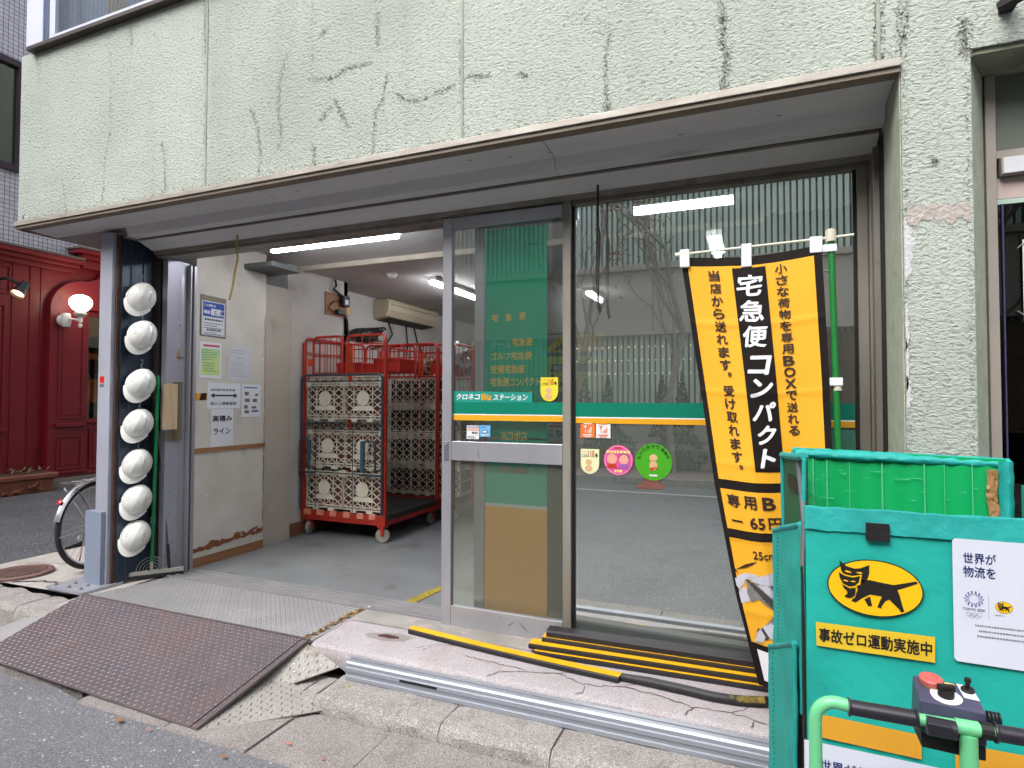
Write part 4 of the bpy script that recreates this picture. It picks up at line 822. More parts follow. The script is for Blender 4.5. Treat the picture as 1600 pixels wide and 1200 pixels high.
# hanging cords
def cord(lab, pts, r, m, nm='pull_cord'):
    MB().tube(pts, r, 6).build(nm, m, label=lab, cat='cord', smooth=True)
cord('yellowish twisted pull cord hanging from the canopy over the garage opening', [(-3.155, -.1, 2.42), (-3.165, -.1, 2.3), (-3.16, -.095, 2.2), (-3.18, -.1, 2.1), (-3.195, -.1, 2.02), (-3.225, -.1, 1.93)], .007, mat('yellow_cord', 'b9a66a', '8a7a48', scale=60, rough=.9))
cord('black pull cord with a knot hanging in front of the large window', [(-.729, -.1, 2.41), (-.728, -.1, 2.15), (-.724, -.1, 2.1), (-.727, -.1, 1.9), (-.727, -.1, 1.78), (-.718, -.1, 1.71)], [.005, .005, .009, .005, .004, .008], M_BLK)
cord('thin second black strand hanging beside the knotted window cord', [(-.729, -.095, 2.41), (-.735, -.1, 2.1), (-.738, -.1, 1.9), (-.732, -.1, 1.74), (-.72, -.1, 1.70)], .0025, M_BLK)

# stickers on the glass
def sticker(lab, m, geom, mp=g, off=.002, nm='sticker', cat='sticker'):
    b = MB(); vs, fs = geom; b.add([mp(u, v, off) for u, v in vs] + [mp(u, v, off - .001) for u, v in vs], [tuple(fs[0]), tuple(len(vs) + i for i in fs[0][::-1])]); return b.build(nm, m, label=lab, cat=cat)
GW = front(-.001); GD = front(-.007)
def shield(cu, vt, w_, h_): return poly(*([(cu - w_ / 2, vt), (cu - w_ / 2, vt - h_ * .6)] + [(cu - w_ / 2 * math.cos(a), vt - h_ * .6 - h_ * .4 * math.sin(a)) for a in [math.pi * i / 14 for i in range(1, 14)]] + [(cu + w_ / 2, vt - h_ * .6), (cu + w_ / 2, vt)]))
ORG_ = mat('sticker_orange', 'ee7a35', rough=.4); PWH = mat('sticker_white', 'e6e6ea', rough=.4)
def wifi(par, u, v, m, mp): decal('signal_mark', m, par, mp, [poly((u - .022, v + .028), (u - .002, v + .028), (u - .012, v + .012)), rect(u - .0135, u - .0105, v - .008, v + .02)] + [rect(u + .0 + i * .008, u + .005 + i * .008, v - .008, v + .004 + i * .009) for i in range(3)] + [rect(u - .024, u + .024, v - .022, v - .016), rect(u - .018, u + .018, v - .030, v - .026), rect(u - .02, u + .02, v + .036, v + .041)], .0036)
s_ = sticker('orange square wireless sticker at the top left of the large window', ORG_, rect(-.848, -.772, 1.076, 1.148), GW); wifi(s_, -.81, 1.11, PWH, GW)
s_ = sticker('white square wireless sticker right of the orange square one', PWH, rect(-.766, -.690, 1.076, 1.148), GW); wifi(s_, -.728, 1.11, ORG_, GW)
SHC = mat('pale_yellow_sticker', 'e6e6b8', rough=.4); SHY = mat('bright_yellow_sticker', 'e8d83a', rough=.4); SRED = mat('sticker_red', 'c23a28', rough=.4)
TAN = mat('sticker_tan', 'd9b184', rough=.5)
for lab, m_, cu, vt, mp in (('pale yellow shield shaped children 110 sticker on the large window', SHC, -.7985, 1.018, GW), ('bright yellow shield shaped children 110 sticker on the sliding door glass', SHY, -1.018, 1.392, GD)):
    s_ = sticker(lab, m_, shield(cu, vt, .098, .128), mp)
    decal('lettering', SRED, s_, mp, [fit('110', cu - .008, cu + .024, vt - .042, vt - .008, .02), fit('ピーポー', cu - .042, cu - .012, vt - .018, vt - .010, .0)], .0036)
    decal('lettering', M_BLK, s_, mp, [fit('こども', cu - .043, cu - .011, vt - .042, vt - .026, .03), fit('番', cu + .028, cu + .042, vt - .040, vt - .022, .03)], .0036)
    decal('plain_drawing', TAN, s_, mp, [ellipse(cu - .006, vt - .068, .017, .015, 12), ellipse(cu - .006, vt - .10, .02, .016, 12)], .0036)
PNK = mat('sticker_pink', 'e0569b', rough=.4)
s_ = sticker('round pink sticker with an elderly couple on the large window', PNK, ellipse(-.650, .966, .075, .077, 36), GW)
decal('rim_line', mat('pale_pink', 'f3b6d6', rough=.4), s_, GW, [ring(-.650, .966, .068, .070, .0025)], .0034)
decal('face', mat('face_pink', 'e7a58f', rough=.5), s_, GW, [ellipse(-.682, .972, .026, .026, 16), ellipse(-.622, .970, .024, .026, 16)], .0036)
decal('hair', mat('hair_mauve', '6b3c72', rough=.5), s_, GW, [poly(*[(-.622 + .028 * math.cos(a), .974 + .028 * math.sin(a)) for a in [math.pi * (-.05 + 1.1 * i / 10) for i in range(11)]] + [(-.640, .985), (-.604, .985)][::1])], .0034)
decal('clothes', SRED, s_, GW, [poly((-.712, .925), (-.70, .948), (-.665, .948), (-.655, .925))], .0038); decal('clothes', mat('purple_print', '9a5fae', rough=.5), s_, GW, [poly((-.650, .925), (-.64, .948), (-.605, .948), (-.592, .925))], .0038)
decal('lettering', mat('sticker_cream', 'f3e28a', rough=.5), s_, GW, bars(-.71, -.59, 1.002, 1, .02, .012, 21, (1, 1)) + bars(-.67, -.63, .905, 1, .02, .012, 22, (1, 1)), .0042); decal('lettering', SRED, s_, GW, bars(-.67, -.63, 1.025, 1, .02, .008, 23, (1, 1)), .0042)
s_ = sticker('round bright green neighbourhood watch sticker on the large window', mat('sticker_green', '45a51e', '3f9a1b', rough=.4), ellipse(-.474, .964, .090, .092, 40), GW)
gs_ = []
for i, ch in enumerate('ながら見守り'):
    a = R_(168 - i * 19); cu, cv = -.474 + .073 * math.cos(a), .968 + .073 * math.sin(a); vs, fs = fit(ch, -.0085, .0085, -.0085, .0085, .02); ca, sa = math.cos(a - math.pi / 2), math.sin(a - math.pi / 2); gs_.append(([(cu + p[0] * ca - p[1] * sa, cv + p[0] * sa + p[1] * ca) + tuple(p[2:]) for p in vs], fs))
for i, ch in enumerate('実施中'):
    a = R_(52 - i * 17); cu, cv = -.474 + .073 * math.cos(a), .968 + .073 * math.sin(a); vs, fs = fit(ch, -.0085, .0085, -.0085, .0085, .02); ca, sa = math.cos(a - math.pi / 2), math.sin(a - math.pi / 2); gs_.append(([(cu + p[0] * ca - p[1] * sa, cv + p[0] * sa + p[1] * ca) + tuple(p[2:]) for p in vs], fs))
decal('lettering', M_BLK, s_, GW, gs_, .0036)
decal('plain_drawing', TAN, s_, GW, [ellipse(-.474, .985, .020, .018, 14), ellipse(-.474, .948, .020, .024, 14)], .0036); decal('plain_drawing', SRED, s_, GW, [poly((-.49, .925), (-.482, .918), (-.468, .932), (-.45, .925), (-.46, .94), (-.488, .935))], .0038); decal('caption', PWH, s_, GW, [rect(-.495, -.455, .893, .902)], .0036)
s_ = sticker('white striped guide card taped on the sliding door below the yellow line', PWH, rect(-1.508, -1.432, 1.052, 1.128), GD)
decal('stripes', mat('card_orange', 'e0a08a', rough=.5), s_, GD, [rect(-1.506, -1.434, 1.112, 1.118), rect(-1.506, -1.434, 1.100, 1.106)], .0036); decal('stripes', mat('card_blue', '8fb4dc', rough=.5), s_, GD, [rect(-1.506, -1.434, 1.119, 1.125)], .0036)
decal('lettering', K, s_, GD, bars(-1.475, -1.44, 1.082, 1, .02, .010, 24, (1, 1)) + bars(-1.502, -1.44, 1.066, 2, .008, .003, 25), .0036)
s_ = sticker('light blue square sticker next to the white striped card on the sliding door', mat('sticker_blue', '6fb2e0', rough=.4), rect(-1.428, -1.362, 1.066, 1.130), GD)
decal('lettering', mat('card_navy', '3f5fa0', rough=.5), s_, GD, bars(-1.42, -1.39, 1.118, 1, .02, .005, 26, (1, 1)) + [ellipse(-1.395, 1.095, .02, .010, 12)], .0036); decal('lettering', PWH, s_, GD, bars(-1.415, -1.37, 1.073, 1, .02, .008, 27, (1, 1)) + [ellipse(-1.395, 1.095, .014, .006, 12)], .0044)

# yellow posters seen through the glass right of the green film
PY = .42
fp_ = front(PY)
def at_Y(x, y, Y):
    d = RX * (x - 800) - UP * (y - 600) + FW * 925; t = (Y + 3) / d.y; return (d.x * t, 1.27 + d.z * t)
def rp(x0, x1, y0, y1, Y): a = at_Y(x0, y1, Y); c = at_Y(x1, y0, Y); return a[0], c[0], a[1], c[1]
st_ = empty('display_stand', (-1.15, .44, 0), 'grey display stand holding yellow posters behind the sliding door glass', 'stand')
a0, a1, b0, b1 = rp(850, 930, 600, 540, PY)
MB().box(a0 - .02, a0 + .42, PY + .01, PY + .05, 0, 1.62).build('board', mat('stand_grey', '7c7a74', rough=.7), st_)
x0, x1, z0, z1 = rp(853, 930, 535, 612, PY)
s_ = MB().box(x0, x0 + .36, PY - .004, PY, z0, at_Y(853, 556, PY)[1]).build('poster', mat('poster_lemon', 'ddd04a', rough=.6), label='yellow poster with black lettering seen behind the sliding door glass', cat='poster')
zt = at_Y(853, 556, PY)[1]
decal('banner_strip', M_BLK, s_, fp_, [poly((x0 + .03, zt - .10), (x0 + .04, zt - .055), (x0 + .33, zt - .055), (x0 + .32, zt - .10)), rect(x0, x0 + .006, z0, zt), rect(x0, x0 + .36, zt - .005, zt)], .005); decal('lettering', M_WHT, s_, fp_, [fit('宅急便', x0 + .045, x0 + .19, zt - .095, zt - .06, .03)], .006)
decal('lettering', M_BLK, s_, fp_, [fit('ちっち', x0 + .03, x0 + .15, zt - .145, zt - .112, .03), fit('当店から', x0 + .03, x0 + .2, zt - .19, zt - .16, .03)], .005)
s_ = MB().prism([(x0 - .02, zt + .02), (x0 + .36, zt + .02), (x0 + .36, zt + .13), (x0 + .10, zt + .13)], lambda u, v, d: (u, d, v), PY - .006, PY - .001).build('poster', M_YEL, label='orange yellow header card with black triangles above the yellow poster inside', cat='poster')
decal('black_shape', M_BLK, s_, fp_, [poly((x0 + .05, zt + .03), (x0 + .13, zt + .10), (x0 + .14, zt + .03)), rect(x0 - .02, x0 + .36, zt + .125, zt + .135)], .008)
c0 = at_Y(854, 686, PY); c1 = at_Y(884, 664, PY)
s_ = MB().box(c0[0], c0[0] + .3, PY - .004, PY, c0[1] - .02, c1[1] + .01).build('notice', PAP, label='handwritten white notice low behind the sliding door glass', cat='notice')
decal('lettering', K, s_, fp_, [fit('こちら', c0[0] + .012, c0[0] + .15, c0[1] + .02, c1[1] - .03, .03)], .005); decal('heading_bar', SRED, s_, fp_, [rect(c0[0] + .02, c0[0] + .26, c1[1] - .015, c1[1])], .005)

# ---------------------------------------------------------------- roll cages
def caster(root, p, ang=0, m=M_RED):
    x, y, z = p; b = MB(); a = Vector((math.cos(ang), math.sin(ang), 0))
    w_ = MB(); w_.lathe([(0, -.02), (.03, -.02), (.06, -.018), (.064, -.012), (.064, .012), (.06, .018), (.03, .02), (0, .02)], (x, y, .064), 20, a)
    wo = w_.build('caster', mat('grey_wheel', '9a958b', '7a756c', scale=20, rough=.6), root, smooth=True)
    f = MB()
    for s in (-1, 1): f.bar(Vector((x, y, .064)) + a * .028 * s, Vector((x, y, .135)) + a * .028 * s, .03, .005)
    f.box(x - .035, x + .035, y - .035, y + .035, .132, .15); f.build('fork', m, wo)
def rrect(x0, x1, z0, z1, r, F, n=5):
    P = [F(x0, z0)]
    P += [F(x0, z1 - r)] + [F(x0 + r - r * math.cos(a), z1 - r + r * math.sin(a)) for a in [math.pi / 2 * i / n for i in range(1, n + 1)]]
    P += [F(x1 - r + r * math.sin(a), z1 - r + r * math.cos(a)) for a in [math.pi / 2 * i / n for i in range(0, n + 1)]] + [F(x1, z0)]
    return P
def roll_cage(lab, x0, x1, y0, y1, rightwall, platm):
    t = empty('roll_cage', ((x0 + x1) / 2, y0, 0), lab, 'roll cage', 'red roll cages parked in the garage')
    b = MB(); b.box(x0, x1, y0, y0 + .03, .15, .235); b.box(x0, x1, y1 - .03, y1, .15, .235); b.box(x0, x0 + .03, y0 + .03, y1 - .03, .15, .235); b.box(x1 - .03, x1, y0 + .03, y1 - .03, .15, .225)
    b.build('base_frame', M_RED, t, bevel=.004)
    MB().box(x0 + .03, x1 + .004, y0 + .03, y1 - .03, .19, .242).build('platform', platm, t, bevel=.004)
    for p, a in (((x0 + .07, y0 + .05, 0), .2), ((x1 - .04, y0 + .03, 0), 1.9), ((x0 + .07, y1 - .08, 0), .4), ((x1 - .05, y1 - .10, 0), .1)): caster(t, p, a)
    H = 1.86
    def panel(nm, F, u0, u1, zs, vert, m=M_RED, r=.012, low=.24):
        b = MB(); b.tube(rrect(u0, u1, low, H, .05, F), r, 8)
        for z in zs: b.tube([F(u0, z), F(u1, z)], .006, 6)
        n_ = max(2, int((u1 - u0) / vert))
        for i in range(1, n_): u = u0 + (u1 - u0) * i / n_; b.tube([F(u, zs[0]), F(u, H - .012)], .0045, 6)
        return b.build(nm, m, t)
    fr = lambda y: (lambda u, z: (u, y, z)); sd_ = lambda x: (lambda u, z: (x, u, z))
    xm = (x0 + x1) / 2
    panel('front_gate', fr(y0 + .02), x0 + .12, xm - .02, (1.52, 1.68, 1.80), .065, low=1.50); panel('front_gate', fr(y0 + .02), xm + .03, x1 - .015, (1.52, 1.78), .075, low=1.50)
    panel('side_panel', sd_(x0 + .015), y0 + .03, y1 - .03, (.8, 1.5, 1.72), .1)
    panel('back_panel', fr(y1 - .02), x0 + .03, x1 - .03, (1.52, 1.72), .08)
    if rightwall: panel('side_panel', sd_(x1 - .015), y0 + .03, y1 - .03, (.8, 1.5, 1.72), .1)
    for bx_ in ((x1 - .03, x1, y0, y0 + .03), (x0, x0 + .022, y0, y0 + .02), (x1 - .03, x1, y1 - .03, y1)): MB().box(*bx_, .235, H - .05).build('corner_post', M_RED, t, bevel=.004)
    MB().box(xm - .025, xm + .02, y0 + .11, y0 + .13, .24, 1.80).build('centre_post', M_ORANGE, t, bevel=.004)
    for z in (1.62,): 
        for x in (x0 + .09,): MB().box(x - .02, x + .02, y0 - .004, y0 + .016, z - .035, z + .035).build('latch', M_ORANGE, t, bevel=.003)
    return t
M_PLAT = mat('black_platform', '2b2c2c', '222323', scale=20, rough=.5, bump=.3, bscale=40, stain=('55565a', 30, .72, .74))
c1 = roll_cage('red roll cage nearest the opening, its front gate hung with cream lattice crates', -3.99, -3.045, 1.44, 2.42, False, M_PLAT)
c2 = roll_cage('red roll cage second in line, full of lattice crates and topped with plastic bags', -3.86, -2.92, 2.50, 3.45, True, M_PLAT)
c3 = roll_cage('red roll cage farthest right, seen through the sliding door glass', -2.80, -1.95, 2.65, 3.5, True, M_PLAT)
# dark grey hinged frame on cage 1 with blue handles
gf = MB(); y = 1.425
gf.tube(rrect(-3.975, -3.07, .25, 1.50, .05, lambda u, z: (u, y, z)), .011, 8); 
for z in (1.44, 1.05, 1.0, .60): gf.tube([(-3.975, y, z), (-3.07, y, z)], .006, 6)
for x in (-3.80, -3.38): gf.tube([(x, y - .006, .24), (x, y - .006, 1.0)], .0035, 6)
gfo = gf.build('hinged_frame', M_GREY, c1)
for u0, u1 in ((-3.96, -3.86), (-3.24, -3.12)): MB().tube(rrect(u0, u1, .62, .90, .03, lambda u, z: (u, y - .03, z)), .010, 8).build('fold_handle', M_GREY, c1)
for u0, u1 in ((-3.99, -3.80), (-3.3, -3.06)): MB().box(u0, u1, y - .02, y - .005, .585, .60).build('hinge_bar', M_GREY, c1)
for q4 in ((-3.865, -3.845, .70), (-3.27, -3.24, .62)): MB().box(q4[0], q4[1], y - .045, y - .015, q4[2], .90).build('blue_grip', mat('blue_plastic', '2f5566', rough=.5), c1)
for x in (-3.9, -3.75, -3.6, -3.45, -3.3, -3.17): MB().box(x - .035, x + .035, 1.425, 1.445, .20, .25).build('hook_lug', mat('cream_and_red_lug', 'cf5a36', 'c9a58c', scale=9, rough=.5), c1)
MB().box(-3.96, -3.90, 1.60, 1.62, .25, 1.50).build('back_board', M_RED, c1); MB().box(-3.52, -3.44, 1.60, 1.62, .25, 1.50).build('back_board', M_RED, c1)
# lattice crates: one panel mesh, crates copied
def lattice(W_, H_, nx, nz, disc):
    b = MB(); t = .007; d = .01
    def br_(x0, z0, x1, z1, w=.007): b.bar((x0, 0, z0), (x1, 0, z1), d, w) if abs(x1 - x0) > 1e-6 else b.box(x0 - w / 2, x0 + w / 2, -d / 2, d / 2, min(z0, z1), max(z0, z1))
    for z in (0.006, H_ * .09, H_ * .91, H_ - .006): br_(0, z, W_, z, .011)
    for i in range(nx + 1): br_(W_ * i / nx, 0, W_ * i / nx, H_)
    z0, z1 = H_ * .09, H_ * .91; dx = W_ / nx; dz = (z1 - z0) / nz
    for i in range(nx):
        for j in range(nz): br_(i * dx, z0 + j * dz, (i + 1) * dx, z0 + (j + 1) * dz, .0065); br_((i + 1) * dx, z0 + j * dz, i * dx, z0 + (j + 1) * dz, .0065)
    for i in range(nx * 2): br_(dx * i / 2 + dx / 4, 0, dx * i / 2 + dx / 4, H_ * .09, .007); br_(dx * i / 2 + dx / 4, H_ * .91, dx * i / 2 + dx / 4, H_, .007)
    if disc:
        b.prism([(W_ / 2 + .068 * math.cos(a), H_ * .56 + .068 * math.sin(a)) for a in [2 * math.pi * k / 20 for k in range(20)]], lambda u, v, dd: (u, dd, v), -.009, .0)
        b.prism([(W_ * .22, H_ * .24), (W_ * .80, H_ * .24), (W_ * .72, H_ * .36), (W_ * .3, H_ * .36)], lambda u, v, dd: (u, dd, v), -.008, .0)
    b.box(-.012, .03, -.015, .015, H_ * .86, H_ + .012); b.box(W_ - .03, W_ + .012, -.015, .015, H_ * .86, H_ + .012); b.box(W_ * .2, W_ * .34, -.012, .012, -.02, .004); b.box(W_ * .62, W_ * .78, -.012, .012, -.02, .004)
    return b
def make_crate(W_, H_, D_, nx, nz, disc):
    t = empty('lattice_crate', (0, 0, 0))
    lattice(W_, H_, nx, nz, disc).build('lattice_panel', M_CRATE, t, local=True)
    if not disc: o = lattice(W_, H_, nx, nz, False).build('lattice_panel', M_CRATE, t); o.location = (0, D_, 0)
    b = MB(); b.box(0, W_, .01, D_ - .01, 0, .008)
    for z in (.09, .5, .91):
        for x in (0, W_): b.box(x - .004, x + .004, .006, D_ - .006, H_ * z - .006, H_ * z + .006)
    b.build('crate_tray', M_CRATE, t)
    MB().box(.006, W_ - .006, (D_ - .02 if disc else .05), D_ - .012, .01, H_ * (.9 if disc else .82)).build('dark_backing', mat('backing_red_brown', '8a4034', '5c5048', scale=9, rough=.8, band=.12) if disc else mat('backing_brown', '5e4a3a', '35302c', scale=6, rough=.8, band=.1), t)  # added dark backing imitates a dark crate interior behind the lattice
    return t
cr0 = make_crate(.41, .345, .06, 4, 4, True); first = True
ROWN = {0: 'top', 1: 'middle', 2: 'bottom'}
for r_, z in enumerate((1.09, .648, .262)):
    for c_i, x in enumerate((-3.945, -3.515)):
        o = cr0 if first else copy_tree(cr0); first = False
        o.location = (x + (.035 if r_ == 1 and c_i == 0 else 0), 1.475, z); tag(o, f'cream lattice crate with a round plate, {ROWN[r_]} row, {"left" if c_i == 0 else "right"} side of the nearest red cage', 'crate', 'folded crates on the gate of the nearest cage')
for r_, z in enumerate((1.13, .73, .33)):
    for c_i, x in enumerate((-3.975, -3.57)):
        o = copy_tree(cr0); o.location = (x, 1.56, z + .02); tag(o, f'cream lattice crate in the second layer behind, {ROWN[r_]} row, {"left" if c_i == 0 else "right"} side of the nearest cage', 'crate', 'crates in the second layer of the nearest cage')
cr1 = make_crate(.325, .305, .30, 3, 3, False); first = True
COLN = ['left', 'centre', 'right']
for r_ in range(4):
    for c_i in range(3):
        if (r_, c_i) == (3, 2): continue
        o = cr1 if first else copy_tree(cr1); first = False
        o.location = (-3.775 + c_i * .30, 2.56, .255 + r_ * .325); o.scale.x = .9; tag(o, f'cream diamond lattice crate, {["bottom", "second lowest", "third lowest", "top"][r_]} row, {COLN[c_i]} column of the second cage', 'crate', 'stacked crates in the second cage')
for r_ in range(3):
    o = copy_tree(cr1); o.location = (-2.70, 2.72, .255 + r_ * .325); tag(o, f'cream lattice crate behind the sliding door glass, {["bottom", "middle", "top"][r_]} of its stack of three', 'crate', 'crates in the farthest cage')
# goods on top of cage 2
def lump(nm, c, rad, m, lab, cat, seed, parent=None, grp=None):
    b = MB()
    def f(u, v):
        th = v * math.pi; ph = u * 2 * math.pi; d = Vector((math.sin(th) * math.cos(ph), math.sin(th) * math.sin(ph), math.cos(th)))
        k = 1 + .35 * mn.noise(d * 2.3 + Vector((seed, 0, 0))) + .14 * mn.noise(d * 7 + Vector((0, seed, 0)))
        return (c[0] + d.x * rad[0] * k, c[1] + d.y * rad[1] * k, max(c[2] - rad[2] * .7, c[2] + d.z * rad[2] * k))
    b.grid(f, 34, 22); return b.build(nm, m, label=lab, cat=cat, group=grp, smooth=False)
M_BAG = mat('clear_plastic_bag', 'a9a7a3', '77746f', scale=9, rough=.18, spec=.8, coat=.5)
lump('plastic_bag', (-3.40, 2.85, 1.62), (.2, .18, .13), mat('brown_bundle', '4a3c34', '6b5a4c', scale=12, rough=.5), 'brown bundle in clear plastic on top of the second cage', 'bag', 3)
lump('plastic_bag', (-3.08, 2.85, 1.68), (.18, .18, .20), M_BAG, 'shiny crumpled clear plastic bag heaped on the right of the second cage', 'bag', 5)
tr_ = empty('red_tray', (-3.12, 2.7, 1.56), 'red plastic tray lying on the crates under the clear bag', 'tray'); b = MB(); b.box(-3.24, -2.98, 2.56, 2.58, 1.53, 1.66); b.box(-3.24, -2.98, 2.84, 2.86, 1.53, 1.66); b.box(-3.24, -3.22, 2.58, 2.84, 1.53, 1.66); b.box(-3.0, -2.98, 2.58, 2.84, 1.53, 1.66); b.box(-3.22, -3.0, 2.58, 2.84, 1.53, 1.545); b.build('tray', mat('red_plastic', 'c02a22', rough=.4), tr_, bevel=.005)
MB().tube([(-3.2, 2.555, 1.66), (-3.2, 2.55, 1.70), (-3.05, 2.55, 1.70), (-3.05, 2.555, 1.66)], .01, 6).build('rim_handle', MATS['red_plastic'], tr_)
cb = empty('cardboard_box', (-2.6, 2.85, 1.25), 'small brown cardboard box on the crates behind the door glass', 'box'); MB().box(-2.68, -2.40, 2.72, 2.98, 1.235, 1.42).build('carton', mat('cardboard', 'a07a52', '8c6943', scale=8, rough=.8), cb, bevel=.004); MB().box(-2.56, -2.52, 2.718, 2.982, 1.234, 1.4215).build('packing_tape', mat('packing_tape', 'b8956a', rough=.3), cb)
for i, (x, z) in enumerate(((-3.86, 1.50), (-3.42, 1.53))):
    tt = empty('red_basket', (x + .1, 1.9, z), f'red plastic basket inside the nearest cage, {"left" if i == 0 else "right"} one', 'basket', 'red baskets in the nearest cage'); b = MB()
    b.hexa([(x, 1.8, z), (x + .28, 1.8, z), (x + .28, 2.05, z), (x, 2.05, z)], [(x - .015, 1.79, z + .14), (x + .295, 1.79, z + .14), (x + .295, 2.06, z + .14), (x - .015, 2.06, z + .14)]); b.build('basket', MATS['red_plastic'], tt, bevel=.008)
    MB().tube(rrect(x + .03, x + .25, z + .14, z + .28, .05, lambda u, v: (u, 1.92, v)), .007, 6).build('basket_handle', MATS['red_plastic'], tt)
# fuse box on plywood, cables, air conditioner
fb = empty('junction_box', (-3.99, 1.93, 2.13), 'black wall switch box with cables on a plywood square, high on the garage wall', 'junction box')
MB().box(-3.999, -3.987, 1.76, 2.09, 2.13, 2.36).build('plywood', M_WOOD, fb)
b = MB(); b.box(-3.986, -3.93, 1.97, 2.07, 2.24, 2.35); b.box(-3.986, -3.94, 1.90, 2.02, 2.15, 2.20); b.build('switch_case', M_RUBBER, fb, bevel=.006)
MB().box(-3.929, -3.925, 1.99, 2.04, 2.26, 2.31).build('paper_tag', PAP, fb)
b = MB(); b.tube([(-3.97, 1.88, 2.50), (-3.97, 1.90, 2.44), (-3.97, 1.86, 2.40), (-3.97, 1.95, 2.36), (-3.96, 2.0, 2.34)], .012, 7); b.tube([(-3.97, 1.98, 2.3), (-3.97, 1.86, 2.27), (-3.97, 1.78, 2.2), (-3.97, 1.86, 2.16)], .006, 6); b.tube([(-3.97, 2.02, 2.17), (-3.97, 2.08, 2.1), (-3.97, 2.1, 1.9), (-3.97, 2.12, 1.75)], .009, 7); b.tube([(-3.98, 2.0, 1.7), (-3.98, 2.0, 1.93), (-3.98, 2.06, 1.95)], .008, 7)
b.build('cable', M_BLK, fb, smooth=True)
MB().box(-3.999, -3.996, 2.06, 2.16, 2.17, 2.27).build('card', mat('manila_card', 'c8a86c', rough=.7), fb)
rr = random.Random(12); b = MB()
for k in range(5): b.tube([(-4.26 + .01 * k, 2.5 + .03 * k + .26 * (1 + math.cos(a)) + rr.uniform(-.02, .02), 2.03 + .07 * math.sin(a + k * .3) + .015 * k) for a in [2 * math.pi * i / 18 for i in range(18)]], .009, 6, closed=True)
b.tube([(-4.25, 2.3, 2.0), (-4.25, 2.5, 1.97), (-4.25, 3.1, 1.99)], .009, 6); b.build('cable_coil', M_BLK, label='loops of black cable coiled on the garage wall above the cages', cat='cable', smooth=True)
ac = empty('air_conditioner', (-4.2, 3.6, 2.25), 'long cream air conditioner mounted high on the garage wall', 'air conditioner')
M_AC = mat('aged_cream_plastic', 'c5b99b', 'b5a98b', scale=3, rough=.5)
pr = [(-4.30, 2.49), (-4.10, 2.50), (-4.07, 2.46), (-4.075, 2.36), (-4.12, 2.28), (-4.30, 2.25)]
MB().prism(pr, lambda u, v, d: (u, d, v), 3.0, 4.2).build('casing', M_AC, ac, bevel=.012); MB().prism([(-4.115, 2.283), (-4.30, 2.252), (-4.30, 2.244), (-4.11, 2.272)], lambda u, v, d: (u, d, v), 3.08, 4.12).build('air_outlet', mat('outlet_dark', '5f5a50', rough=.7), ac)
b = MB(); b.box(-4.0695, -4.066, 3.02, 4.18, 2.425, 2.43); b.build('front_seam', M_DARK, ac)
for i, pts in enumerate(([(-4.28, 3.3, 2.24), (-4.26, 3.35, 2.1), (-4.26, 3.2, 1.95), (-4.26, 2.9, 1.88)], [(-4.28, 3.9, 2.24), (-4.26, 3.95, 2.05), (-4.26, 4.1, 1.9), (-4.26, 4.3, 1.82)], [(-4.28, 3.7, 2.24), (-4.27, 3.72, 2.0), (-4.27, 3.7, 1.85)])):
    MB().tube(pts, .010, 6).build('cable', M_BLK, ac, smooth=True)

# ============================================================ THINGS ON THE STEP AND PAVEMENT
# black and yellow foam edge guards
def guard(lab, a, c, z, w_, h, m=M_RUBBER, yel=True, bend=None, tw=.62):
    a = Vector((a[0], a[1], z)); c = Vector((c[0], c[1], z)); t = empty('edge_guard', a, lab, 'edge guard', 'black and yellow rubber edge guards on the step'); n_ = 24; d = (c - a); s_ = Vector((-d.y, d.x, 0)).normalized()
    if s_.y < 0: s_ = -s_
    def P(i, o, zz): k = i / n_; p = a + d * k; q = bend(k) if bend else (0, 0); return p + s_ * (o + q[0]) + Vector((0, 0, zz + q[1]))
    pf = [(0, 0), (0, h * .75), (w_ * .12, h), (w_ * .88, h), (w_, h * .75), (w_, 0)]
    b = MB(); vs = [P(i, o, zz) for i in range(n_ + 1) for o, zz in pf]; m_ = len(pf)
    b.add(vs, [(i * m_ + k, i * m_ + (k + 1) % m_, (i + 1) * m_ + (k + 1) % m_, (i + 1) * m_ + k) for i in range(n_) for k in range(m_)] + [tuple(range(m_)), tuple(n_ * m_ + k for k in range(m_))[::-1]])
    b.build('rubber_body', m, t)
    if yel:
        b = MB(); vs = [P(i, o, zz) for i in range(n_ + 1) for o, zz in ((w_ * (1 - tw) / 2, h + .0015), (w_ * (1 + tw) / 2, h + .0015))]
        b.add(vs, [(2 * i, 2 * i + 1, 2 * i + 3, 2 * i + 2) for i in range(n_)]); b.build('yellow_strip', M_YEL, t)
    return t
guard('single long black and yellow edge guard lying diagonally across the front of the step', (-1.755, -.215), (-.58, -.335), .004, .052, .026, tw=.95, bend=lambda k: (-.012 * math.sin(k * math.pi), 0))
guard('lowest black and yellow guard in the stack under the big window', (-1.03, -.212), (.06, -.17), .005, .075, .022, tw=.95)
guard('middle black and yellow guard of the stack, its yellow face widest', (-1.065, -.195), (.06, -.148), .028, .070, .024, tw=.97)
guard('upper yellow edged guard of the stack, half hidden by the black cover on it', (-1.01, -.150), (.06, -.115), .053, .06, .022, tw=.97)
guard('plain black rounded guard on top of the stack against the window sill', (-.99, -.140), (.06, -.105), .076, .085, .032, yel=False)
t = empty('rubber_tube', (-.3, -.3, .0), 'bent black rubber tube with worn yellow paint, continuing from the yellow guard', 'tube')
pts = [(-.575, -.30, .020), (-.45, -.305, .021), (-.3, -.32, .022), (-.18, -.335, .022), (-.08, -.33, .022), (.02, -.30, .022), (.10, -.25, .024), (.16, -.18, .024)]
MB().tube(pts, [.016, .021, .021, .02, .02, .02, .02, .018], 14).build('tube', M_RUBBER, t, smooth=True)
